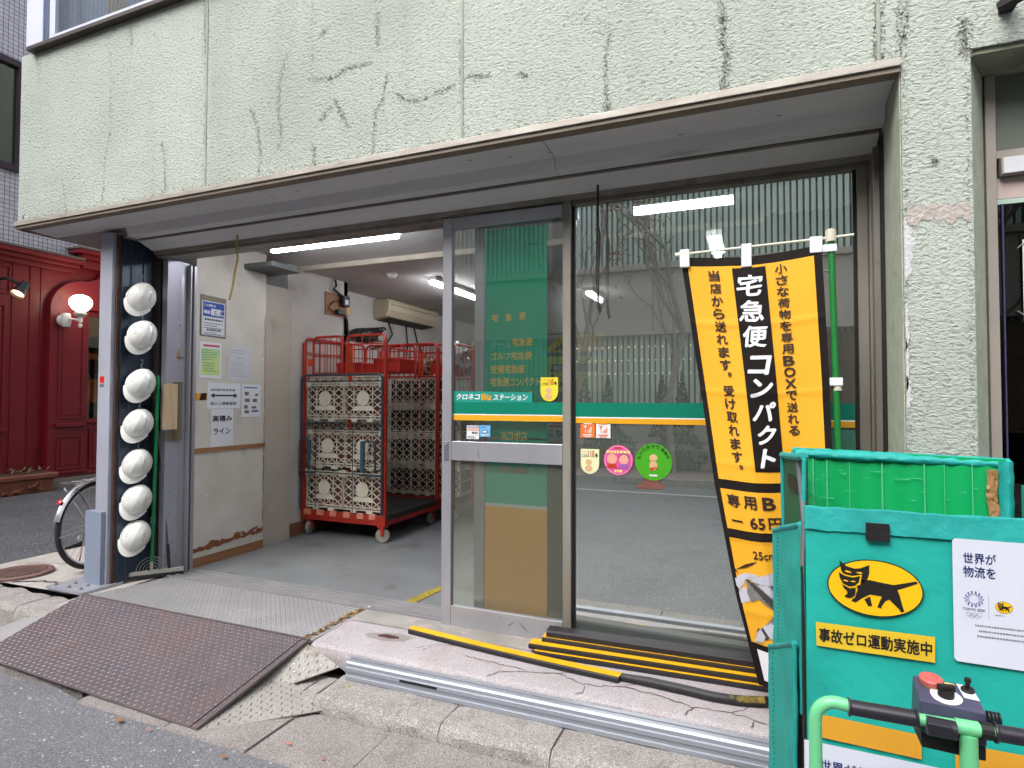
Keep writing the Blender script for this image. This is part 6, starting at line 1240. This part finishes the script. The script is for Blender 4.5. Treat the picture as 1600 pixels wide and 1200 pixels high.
# ---------------------------------------------------------------- bicycle (rear wheel shows left of the post)
bk_ = empty('bicycle', (-4.73, .02, -.03), 'silver city bicycle parked behind the grey post, its rear wheel and red reflector showing', 'bicycle')
D = Vector((-.25, .968, 0)).normalized(); O = Vector((-4.73, .02, -.022))
def Bp(a, z, s=0.): return O + D * a + Vector((D.y, -D.x, 0)) * s + Vector((0, 0, z))
SIL = mat('silver_fender', 'c9c9cf', 'b5b5bb', rough=.25, metal=.8, scale=6); CHR = mat('chrome', 'd8d8dc', rough=.15, metal=1)
for a0 in (0, 1.08):
    whl = MB().tube([Bp(a0 + .315 * math.cos(a), .33 + .315 * math.sin(a)) for a in [2 * math.pi * i / 56 for i in range(56)]], .018, 10, closed=True).build('wheel', mat('tyre_rubber', '2b2a33', '232229', rough=.7, scale=20), bk_, smooth=True)
    MB().tube([Bp(a0 + .293 * math.cos(a), .33 + .293 * math.sin(a)) for a in [2 * math.pi * i / 56 for i in range(56)]], .009, 8, closed=True).build('rim', SIL, whl, smooth=True)
    b = MB()
    for k in range(32):
        a = 2 * math.pi * k / 32; a2 = a + (.5 if k % 2 else -.5); s_ = .022 if (k // 2) % 2 else -.022; b.tube([Bp(a0 + .022 * math.cos(a2), .33 + .022 * math.sin(a2), s_), Bp(a0 + .29 * math.cos(a), .33 + .29 * math.sin(a))], .0011, 4)
    b.build('spokes', CHR, whl); MB().lathe([(0, -.04), (.02, -.04), (.018, 0), (.02, .04), (0, .04)], Bp(a0, .33), 12, (D.y, -D.x, 0)).build('hub', CHR, whl)
    b = MB(); r0, r1 = (.35, 2.9) if a0 == 0 else (.6, 2.6)
    an = [r0 + (r1 - r0) * i / 24 for i in range(25)]
    vs = [Bp(a0 + rr_ * math.cos(a) , .33 + rr_ * math.sin(a), s) for a in an for rr_, s in ((.338, -.028), (.352, -.014), (.356, 0), (.352, .014), (.338, .028))]
    b.add(vs, [(i * 5 + k, i * 5 + k + 1, (i + 1) * 5 + k + 1, (i + 1) * 5 + k) for i in range(24) for k in range(4)]); b.build('fender', SIL, bk_, smooth=True)
MB().lathe([(0, 0), (.018, 0), (.018, .014), (0, .016)], Bp(-.295, .545), 12, (-D.x - 0.0, -D.y, .6)).build('red_reflector', mat('reflector_red', 'd01420', rough=.2), bk_)
MB().lathe([(0, -.004), (.022, -.003), (.022, .003), (0, .004)], Bp(-.12, .25), 12, (D.y, -D.x, 0)).build('white_reflector', M_WHT, bk_)
b = MB(); b.tube([Bp(0, .33, .05), Bp(-.22, .64, .05), Bp(-.2, .67, .05)], .005, 6); b.tube([Bp(0, .33, -.05), Bp(-.22, .64, -.05)], .005, 6); b.tube([Bp(0, .33, .045), Bp(-.33, .30, .03)], .0035, 6); b.tube([Bp(-.24, .675, .06), Bp(.16, .675, .06), Bp(.16, .675, -.06), Bp(-.24, .675, -.06)], .006, 6, closed=True)
for k in range(3): b.tube([Bp(-.14 + k * .1, .675, -.06), Bp(-.14 + k * .1, .675, .06)], .004, 6)
b.build('rear_rack', CHR, bk_)
b = MB()
for s in (-.05, .05): b.tube([Bp(0, .33, s), Bp(.42, .30, s * .6)], .009, 8); b.tube([Bp(0, .33, s), Bp(.30, .78, s * .4)], .008, 8); b.tube([Bp(1.08, .33, s), Bp(.95, .72, s * .6)], .01, 8)
b.tube([Bp(.42, .30), Bp(.26, .85)], .016, 10); b.tube([Bp(.42, .30), Bp(.9, .62)], .018, 10); b.tube([Bp(.95, .62), Bp(.88, .98)], .016, 10); b.build('frame', SIL, bk_, smooth=True)
b = MB(); b.grid(lambda u, v: Bp(.12 + .26 * u, .90 + .02 * math.sin(u * 3), (v - .5) * (.20 - .15 * u)), 8, 6); b.grid(lambda u, v: Bp(.12 + .26 * u, .86, (v - .5) * (.18 - .14 * u)), 8, 6); b.build('saddle', M_RUBBER, bk_, smooth=True)
b = MB(); b.tube([Bp(.62, 1.02, .26), Bp(.80, 1.03, .24), Bp(.88, 1.0, .05), Bp(.88, 1.0, -.05), Bp(.80, 1.03, -.24), Bp(.62, 1.02, -.26)], .011, 8); b.build('handlebar', CHR, bk_, smooth=True)
b = MB(); b.tube([Bp(.42, .30, -.08), Bp(.42, .30, .08)], .01, 6); b.tube([Bp(.42, .30, .08), Bp(.50, .16, .09)], .008, 6); b.tube([Bp(.42, .30, -.08), Bp(.34, .44, -.09)], .008, 6); b.build('crank', CHR, bk_)
MB().tube([Bp(-.02, .05, -.10), Bp(0, .33, -.055)], .006, 6).build('stand', CHR, bk_)

# ============================================================ NEIGHBOURING RED RESTAURANT (other side of the side street)
XW = -9.7
rb = empty('restaurant_building', (XW, 2.5, -.08), 'neighbouring building with a dark red shop front below small white tiles', 'building')
sW = lambda x: (lambda u, v, d: (x + d, u, v))
def tilemat():
    m = bpy.data.materials.new('white_mosaic_tile'); m.use_nodes = True; t = m.node_tree; N, L = t.nodes, t.links; p = N['Principled BSDF']; p.inputs['Roughness'].default_value = .35
    tc = N.new('ShaderNodeTexCoord'); sp = N.new('ShaderNodeSeparateXYZ'); L.new(tc.outputs['Object'], sp.inputs[0]); cb_ = N.new('ShaderNodeCombineXYZ'); L.new(sp.outputs[1], cb_.inputs[0]); L.new(sp.outputs[2], cb_.inputs[1])
    br = N.new('ShaderNodeTexBrick'); br.offset = 0; br.inputs['Scale'].default_value = 1; br.inputs['Brick Width'].default_value = .062; br.inputs['Row Height'].default_value = .062; br.inputs['Mortar Size'].default_value = .0042; br.inputs['Mortar Smooth'].default_value = .2
    br.inputs['Color1'].default_value = (*lin('cfcbd6'), 1); br.inputs['Color2'].default_value = (*lin('bdb9c6'), 1); br.inputs['Mortar'].default_value = (*lin('5a5a68'), 1); L.new(cb_.outputs[0], br.inputs[0]); L.new(br.outputs[0], p.inputs['Base Color'])
    b = N.new('ShaderNodeBump'); b.inputs['Strength'].default_value = .5; b.inputs['Distance'].default_value = .004; b.invert = True; L.new(br.outputs[1], b.inputs['Height']); L.new(b.outputs[0], p.inputs['Normal']); return m
b = MB()
for y0, y1, z0, z1 in ((-8, .3, 3.40, 10), (.3, 2.075, 3.40, 4.49), (.3, 2.075, 6.08, 10), (2.075, 12, 3.40, 10)): b.box(XW - .3, XW, y0, y1, z0, z1)
tw_ = b.build('tile_wall', tilemat(), rb)
uw2 = MB(); 
for a in ((.30, .37, 4.49, 6.08), (2.0, 2.075, 4.49, 6.08)): uw2.box(XW - .05, XW + .05, *a)
uw2.box(XW - .05, XW + .05, .37, 2.0, 4.49, 4.58); uw2.box(XW - .05, XW + .05, .37, 2.0, 5.99, 6.08); uo = uw2.build('window_frame', mat('plum_frame', '3a2c38', rough=.5), tw_)
MB().box(XW - .02, XW - .015, .37, 2.0, 4.58, 5.99).build('pane', glass('tile_window_glass', 'b5c0b5', .12), uo); MB().box(XW - .2, XW - .18, .3, 1.78, 4.5, 6.1).build('blind', mat('sage_blind', '9fa895', '8f9886', scale=3, rough=.8), uo); MB().box(XW - .25, XW - .22, 1.7, 2.1, 4.5, 6.1).build('room_wall', mat('dim_room', '6f6a58', '4f4a3e', scale=2, rough=.8), uo)
# red timber front: base wall, raised pilaster with quarter round head, mouldings
b = MB(); b.box(XW - .3, XW, -8, 2.99, .10, 3.40); b.box(XW - .3, XW, 2.99, 12, .10, .93); b.box(XW - .3, XW, 2.99, 12, 2.66, 3.40); b.box(XW - .3, XW, 4.4, 12, .93, 2.66)
rw = b.build('red_front', M_CRED, rb)
arch = [(2.44, .10)] + [(2.44 + .52 * (1 - math.cos(a)), 2.62 + .48 * math.sin(a)) for a in [math.pi / 2 * i / 14 for i in range(0, 15)]] + [(3.1, 3.16), (3.2, 3.30), (5.2, 3.30), (5.2, 2.66), (2.985, 2.66), (2.985, .10)]
b = MB(); b.prism(arch, sW(XW), .0, .10); b.prism([(2.985, .10), (5.2, .10), (5.2, .93), (2.985, .93)], sW(XW), 0, .06); b.build('pilaster', M_CRED, rb, bevel=.006)
b = MB()
for y0, y1, z0, z1, t_ in ((-8, 2.86, 3.33, 3.40, .20), (-8, 2.82, 3.27, 3.33, .14), (-8, 2.80, 3.20, 3.27, .07)): b.box(XW, XW + t_, y0, y1, z0, z1)
for y0, z0, z1, t_ in ((2.72, 3.50, 3.56, .30), (2.80, 3.43, 3.50, .22), (2.86, 3.30, 3.43, .14)): b.box(XW, XW + t_, y0, 5.3, z0, z1)
b.build('cornice', M_CRED, rb, bevel=.008)
b = MB(); b.box(XW, XW + .215, -8, 2.85, 3.401, 3.43); b.box(XW, XW + .315, 2.70, 5.3, 3.561, 3.585); b.build('cornice_flashing', mat('grey_flashing', '77706c', '5f5955', rough=.5, scale=4), rb)
def moulding(y0, y1, z0, z1, x, t_=.018, w_=.025):
    b = MB(); b.box(x, x + t_, y0, y1, z0, z0 + w_); b.box(x, x + t_, y0, y1, z1 - w_, z1); b.box(x, x + t_, y0, y0 + w_, z0 + w_, z1 - w_); b.box(x, x + t_, y1 - w_, y1, z0 + w_, z1 - w_); b.box(x, x + t_ * .5, y0 + w_ + .03, y1 - w_ - .03, z0 + w_ + .03, z1 - w_ - .03); b.build('moulding', M_CRED, rw, bevel=.004)
moulding(2.56, 2.92, .98, 2.56, XW + .10, .012); moulding(2.56, 2.92, .22, .72, XW + .10, .014)
moulding(1.2, 1.93, .95, 2.60, XW); moulding(1.2, 1.93, .10, .72, XW); moulding(3.05, 3.8, .2, .82, XW + .06)
moulding(1.2, 1.98, 2.75, 3.15, XW)
b = MB(); b.box(XW + .10, XW + .15, 2.53, 2.95, .86, .91); b.box(XW, XW + .05, 1.15, 1.97, .82, .87); b.box(XW + .10, XW + .13, 2.44, 2.985, .16, .19); b.box(XW + .06, XW + .10, 2.985, 5.2, .90, .95); b.box(XW + .06, XW + .09, 2.985, 5.2, .12, .16); b.build('ledge', M_CRED, rw, bevel=.006)
for y in (2.0, 2.22, 2.36): MB().box(XW, XW + .012, y, y + .012, .1, 3.2).build('vertical_bead', M_CRED, rw)
b = MB(); b.box(XW - .2, XW + .12, 2.44, 12, -.12, .10); b.box(XW - .2, XW + .02, -8, 2.44, -.12, .10); b.build('plinth', mat('plinth_stone', '8f8a80', '7d786e', scale=5, rough=.9, bump=.4), rb)
# window with lit room
wd_ = MB(); wd_.box(XW - .02, XW + .03, 2.99, 3.03, .93, 2.66); wd_.box(XW - .02, XW + .03, 3.03, 4.4, 2.58, 2.66); wd_.box(XW - .02, XW + .03, 3.03, 4.4, .93, .97)
wo_ = wd_.build('window', M_CRED, rb); MB().box(XW - .01, XW - .004, 3.03, 4.4, .97, 2.58).build('pane', glass('restaurant_glass', 'd8d4c0', .10), wo_)
b = MB(); b.box(XW - 1.6, XW - 1.55, 2.6, 6, .3, 3.3); b.box(XW - 1.6, XW - .3, 5.9, 6, .3, 3.3); b.box(XW - 1.6, XW - .3, 2.6, 6, .3, .4); b.build('restaurant_room', mat('room_tan', 'b08a5c', '9c774b', scale=2, rough=.8), rb)
MB().box(XW - .12, XW - .04, 3.03, 4.4, .97, 1.22).build('window_frosting', mat('frost_blue', '8fb0b4', '84a4a8', rough=.5), wo_)
MB().box(XW - .14, XW - .05, 3.03, 4.4, 1.62, 1.66).build('window_bar', mat('bar_grey', 'a7a49a', rough=.4), wo_)
for z, lb, hh in ((2.02, 'small framed dark picture, upper one inside the restaurant window', .27), (1.60, 'small framed dark picture, lower one inside the restaurant window', .32)):
    pf_ = empty('framed_picture', (XW - .3, 3.25, z), lb, 'picture'); MB().box(XW - .32, XW - .30, 3.12, 3.50, z, z + hh).build('frame', mat('brown_frame', '6a4526', rough=.5), pf_); MB().box(XW - .299, XW - .297, 3.15, 3.47, z + .03, z + hh - .03).build('picture', mat('dark_print', '4b4a34', '2e2c22', scale=14, rough=.6), pf_)
# globe wall lamp (lit) and spotlight
gl_ = empty('globe_lamp', (XW + .10, 2.85, 2.4), 'lit round white globe lamp on the red restaurant wall', 'wall lamp')
MB().lathe([(0, -.13), (.045, -.125), (.10, -.09), (.140, -.03), (.149, .015), (.138, .065), (.10, .108), (.045, .13), (0, .132)], (XW + .38, 2.69, 2.70), 28).build('globe', emit('globe_glass', 'fff2dc', 1.8), gl_, smooth=True)
b = MB(); b.lathe([(0, 0), (.07, 0), (.09, .02), (.09, .05), (.06, .08), (0, .09)], (XW + .10, 2.60, 2.45), 16, (1, 0, 0)); b.lathe([(0, -.11), (.05, -.1), (.065, -.04), (.065, .05), (.05, .1), (0, .11)], (XW + .20, 2.60, 2.45), 14); b.tube([(XW + .22, 2.60, 2.47), (XW + .34, 2.64, 2.46), (XW + .38, 2.69, 2.44)], .016, 8); b.lathe([(0, -.03), (.03, -.02), (.03, .05), (.055, .07), (.08, .10), (.08, .125), (0, .125)], (XW + .38, 2.69, 2.44), 16); b.lathe([(0, -.09), (.02, -.09), (.03, -.06), (.02, -.03), (0, -.03)], (XW + .38, 2.69, 2.43), 12)
b.build('bracket', M_WHITEP, gl_, smooth=True)
pl_ = bpy.data.lights.new('globe_light', 'POINT'); pl_.energy = 4; pl_.color = (1, .72, .42); pl_.shadow_soft_size = .17; plo = bpy.data.objects.new('globe_light', pl_); COL.objects.link(plo); plo.parent = gl_; plo.location = (.62, .05, .45)
sp_ = empty('spot_lamp', (XW, 1.86, 2.85), 'small black spotlight on an arm above the planter, switched on', 'spotlight')
b = MB(); b.tube([(XW, 1.80, 2.93), (XW + .30, 1.78, 2.92), (XW + .44, 1.86, 2.84)], .022, 8); b.lathe([(0, 0), (.05, 0), (.05, .04), (0, .04)], (XW, 1.80, 2.93), 12, (1, 0, 0)); b.build('arm', M_DARK, sp_)
ax = Vector((.25, -.55, -.75)).normalized(); c_ = Vector((XW + .44, 1.90, 2.80))
MB().lathe([(0, -.08), (.05, -.08), (.06, -.02), (.075, .08), (.088, .15), (.082, .15), (.06, .06), (0, .05)], c_, 18, ax).build('lamp_head', mat('dark_lamp', '2a2a30', rough=.3, metal=.5), sp_, smooth=True); MB().lathe([(0, .09), (.07, .095), (.07, .105), (0, .11)], c_, 16, ax).build('bulb', emit('warm_bulb', 'ffc890', 5), sp_)
# terracotta planter with swag relief and straggly plant
pt = empty('planter', (XW + .3, 1.7, -.08), 'long terracotta planter with a garland relief in front of the red wall', 'planter')
x0, x1, y0, y1 = XW + .12, XW + .46, .4, 2.35
MB().hexa([(x0, y0 + .03, -.09), (x1 - .04, y0 + .03, -.09), (x1 - .04, y1 - .04, -.09), (x0, y1 - .04, -.09)], [(x0, y0, .16), (x1, y0, .16), (x1, y1, .16), (x0, y1, .16)]).build('trough', M_TERRA, pt, bevel=.015)
b = MB(); b.box(x0 - .02, x1 + .03, y0 - .03, y1 + .03, .161, .235); b.box(x0, x1 - .012, y0 + .02, y1 - .025, -.092, -.04); b.build('rim', M_TERRA, pt, bevel=.018)
MB().box(x0 + .02, x1 - .02, y0 + .02, y1 - .02, .236, .239).build('soil', mat('soil', '4a3d2e', rough=.95), pt)
b = MB(); rr = random.Random(3)
for yc, wd2 in ((1.72, .40), (.8, .42)):
    for i in range(34): t_ = rr.uniform(-1, 1); b.lathe([(0, -.02), (.022, -.012), (.028, 0), (.02, .016), (0, .022)], (x1 - .005 + rr.uniform(-.01, .012), yc + wd2 * t_, .0 + .10 * t_ * t_ + rr.uniform(-.03, .02) * (1 - abs(t_) * .6)), 7, (1, rr.uniform(-.4, .4), rr.uniform(-.4, .4)))
    for e in (-1, 1):
        for i in range(7): b.lathe([(0, -.02), (.02, -.01), (.022, .01), (0, .02)], (x1 - .0, yc + wd2 * e * 1.08 + rr.uniform(-.03, .03), .07 + rr.uniform(-.08, .05)), 6, (1, 0, 0))
b.build('garland', M_TERRA, pt, smooth=True)
b = MB(); rr = random.Random(6)
for i in range(70):
    x, y = rr.uniform(x0 + .05, x1 - .03), min(y1 - .05, max(y0, rr.gauss(2.0, .14))); a = rr.random() * 6.28; l_ = rr.uniform(.04, .11); z = .24 + rr.uniform(0, .05); u = Vector((math.cos(a), math.sin(a), rr.uniform(.1, .9))).normalized() * l_; w2 = Vector((-math.sin(a), math.cos(a), 0)) * .010
    p0 = Vector((x, y, z)); b.add([p0, p0 + u * .5 + w2, p0 + u, p0 + u * .5 - w2], [(0, 1, 2, 3)])
pl2 = b.build('trailing_plant', mat('pale_green_leaf', '7f8460', '676b4a', scale=20, rough=.7), kind='stuff', label='pale green straggly plant growing over the rim of the terracotta planter', cat='plant')

# ============================================================ OPPOSITE SIDE OF THE STREET (mirrored in the glass)
flat('far_pavement', [(-16, -30), (16, -30), (16, -7.35), (-16, -7.35)], ZR + .10, mat('brick_pavement', 'a08a84', '8a7670', scale=12, rough=.9, bump=.3), .12)
k2 = empty('far_kerb', (0, -7.28, ZR)); k2['kind'] = 'structure'; slabrow(k2, 'kerb_stone', [-9 + .9 * i for i in range(19)], -7.35, -7.2, ZR + .12, ZR - .03, M_CONC, 11, nose=.02)
b = MB(); xs = [-14 + .5 * i for i in range(57)]; b.add([(x, -6.37 - .002 * x * 0, ZR + .008) for x in xs] + [(x, -6.25, ZR + .008) for x in xs], [(i, i + 1, 57 + i + 1, 57 + i) for i in range(56)]); b.build('road_marking', mat('road_paint', 'd8d8d4', 'b5b5b0', scale=20, rough=.7), kind='structure')
ob = empty('opposite_building', (0, -9.6, ZR), 'wide pale building across the street with vertical louvres, mirrored in the shop window', 'building')
M_BEI = mat('beige_panel', 'b8afa8', 'a89f98', scale=1, rough=.7); M_LOU = mat('louvre_metal', 'c3d2ca', 'b3c4bb', scale=1, rough=.5, metal=.2); M_DKW = mat('dark_glass_band', '5f6a66', '4a5451', rough=.2)
b = MB()
b.box(-15, 15, -16, -10.0, ZR, 7.2); b.build('core', M_DKW, ob)
for xx in range(-14, 14, 2): MB().box(xx + .008, xx + 1.992, -10, -9.62, 2.75, 4.02).build('facing_panel', M_BEI, ob)
b = MB(); b.box(-15, 15, -10, -9.55, 2.66, 2.74); b.box(-15, 15, -10, -9.5, 4.03, 4.15); b.box(-15, 15, -10, -9.6, 6.3, 7.3); b.build('ledge', M_BEI, ob)
for z0, z1, nm, skip in ((.75, 2.66, 'louvre', None), (4.15, 6.3, 'louvre', (-4.3, -3.75))):
    b = MB(); x = -13.0
    while x < 12:
        if not (skip and skip[0] < x < skip[1]): b.box(x, x + .075, -9.95, -9.80, z0, z1)
        x += .115
    b.build(nm, M_LOU, ob, kind='stuff')
for xx in (): MB().box(xx + .05, xx + 1.9, -10.02, -9.9, 7.05, 9.5).build('window', mat('far_window', '8fa3ad', '7b8f99', rough=.15, scale=1), ob)
b = MB(); b.box(-15, 15, -10, -9.7, ZR, .75); b.build('base_wall', M_BEI, ob)
MB().box(.3, 4.5, -9.79, -9.7, ZR, 2.6).build('entrance_recess', mat('brown_entrance', '5f4c3d', '4b3b2f', rough=.6), ob)
# hedge, cone shaped conifers, street trees, traffic cone
M_HEDGE = mat('hedge_leaf', '6b7d62', '3f4f3a', scale=8, rough=.7); M_CONI = mat('conifer_leaf', '33472f', '24351f', scale=12, rough=.8)
def leafmass(pts_fn, n_, sz, seed):
    rr = random.Random(seed); b = MB()
    for _ in range(n_):
        p = pts_fn(rr); a = Vector((rr.gauss(0, 1), rr.gauss(0, 1), rr.gauss(0, 1))).normalized(); c = a.cross(Vector((rr.gauss(0, 1), rr.gauss(0, 1), rr.gauss(0, 1)))).normalized(); s = sz * rr.uniform(.6, 1.3)
        b.add([p - a * s, p + c * s * .5, p + a * s, p - c * s * .5], [(0, 1, 2, 3)])
    return b
for i, (x, lb) in enumerate(((-2.75, 'rounded hedge bush at the far kerb, left one'), (-1.35, 'rounded hedge bush at the far kerb, second from left'), (-.2, 'rounded hedge bush at the far kerb, third from left'), (1.0, 'rounded hedge bush at the far kerb, right one'))):
    s_ = 1.0 + .12 * math.sin(i * 5)
    def pf2(rr, x=x, s_=s_):
        d = Vector((rr.gauss(0, 1), rr.gauss(0, 1), rr.gauss(0, 1))).normalized() * rr.uniform(.72, 1); k = 1 + .25 * mn.noise(d * 2.4 + Vector((x, 0, 0)))
        return Vector((x + d.x * .55 * s_ * k, -8.75 + d.y * .38 * k, .28 + d.z * .45 * s_ * k))
    t = empty('hedge_bush', (x, -8.75, ZR), lb, 'bush', 'hedge bushes across the street'); leafmass(pf2, 1500, .045, i).build('foliage', M_HEDGE, t); MB().tube([(x, -8.75, ZR + .1), (x, -8.75, .3)], .03, 6).build('trunk', M_WOOD, t)
for i, (x, h) in enumerate(((-3.35, 1.75), (-2.85, 1.55), (-1.75, 1.55), (-1.35, 1.60))):
    def pf3(rr, x=x, h=h): t = rr.random() ** 1.4; a = rr.random() * 6.28; r = .27 * (1 - t) * rr.uniform(.7, 1); return Vector((x + r * math.cos(a), -9.15 + r * math.sin(a), .55 + (h - .3) * t))
    t = empty('cone_conifer', (x, -9.15, ZR), f'small cone shaped conifer across the street, number {["one","two","three","four"][i]} from the left', 'conifer', 'cone shaped conifers across the street'); leafmass(pf3, 700, .04, 40 + i).build('foliage', M_CONI, t); MB().lathe([(0, 0), (.16, 0), (.2, .35), (0, .36)], (x, -9.15, ZR + .1), 12).build('pot', M_TERRA, t); MB().tube([(x, -9.15, .25), (x, -9.15, 1.4)], .02, 6).build('trunk', M_WOOD, t)
M_BARK = mat('bark', '8a8178', '766d64', scale=9, rough=.9, bump=.5)
def street_tree(x, y, h, seed, lab, leaves):
    t = empty('street_tree', (x, y, ZR), lab, 'tree', 'thin street trees across the road'); rr = random.Random(seed); b = MB(); tips = []
    def br(p, d, l, r, lv):
        q = p + d * l * .5 + Vector((rr.gauss(0, .04), rr.gauss(0, .04), 0)) * l; e = p + d * l + Vector((rr.gauss(0, .06), rr.gauss(0, .06), 0)) * l
        b.tube([p, q, e], [r, r * .82, r * .62], 6 if lv < 2 else 4, cap=False); tips.append(e)
        if lv < 5:
            for k in range(2 if lv else 3): a = rr.uniform(0, 6.28); sp = rr.uniform(.35, .7); nd = (d + Vector((math.cos(a) * sp, math.sin(a) * sp * .7, rr.uniform(-.05, .3)))).normalized(); br(e if k else q, nd, l * rr.uniform(.6, .8), r * .6, lv + 1)
    br(Vector((x, y, ZR + .1)), Vector((.03, 0, 1)), h * .42, .085, 0); b.build('trunk', M_BARK, t)
    for nm, m_, n_ in (('leaves', mat('autumn_red_leaf', '9c4a34', '7c3426', scale=3, rough=.7), leaves), ('leaves', mat('green_leaf', '6f8a45', '4f6a35', scale=3, rough=.7), leaves // 2)):
        leafmass(lambda r2: rr.choice(tips[6:]) + Vector((r2.gauss(0, .10), r2.gauss(0, .10), r2.gauss(0, .10))), n_, .045, seed + n_).build(nm, m_, t)
street_tree(-1.45, -8.3, 6.2, 5, 'thin street tree with sparse red and green leaves across the road', 420)
street_tree(-3.35, -8.4, 5.6, 8, 'bare branched street tree across the road, left of the leafy one', 60)
street_tree(2.6, -8.4, 6.0, 12, 'street tree across the road at the right, seen only as a reflection', 200)
tc_ = empty('traffic_cone', (-1.62, -6.95, ZR), 'orange traffic cone at the far kerb, mirrored below the green round sticker', 'traffic cone'); MB().lathe([(0, .03), (.15, .03), (.04, .62), (.03, .64), (0, .64)], (-1.62, -6.95, ZR), 20).build('cone', mat('cone_orange', 'd8452a', 'c43c22', rough=.5), tc_, smooth=True); MB().box(-1.83, -1.41, -7.16, -6.74, ZR, ZR + .03).build('cone_base', MATS['cone_orange'], tc_, bevel=.01)
lst = empty('light_string', (-1.8, -9.42, 2.4), 'rows of tiny warm light bulbs strung under the ledge across the street', 'light string'); MB().box(-3.6, 0, -9.44, -9.43, 2.40, 2.404).build('wire', M_BLK, lst)
b = MB()
for r_ in range(3):
    for k in range(26): b.box(-3.6 + k * .14, -3.585 + k * .14, -9.42, -9.40, 2.385 - r_ * .18 - (r_ * .1), 2.40 - r_ * .18 - (r_ * .1))
b.build('bulbs', emit('fairy_bulb', 'ffe9b8', 1.2), lst, kind='stuff')
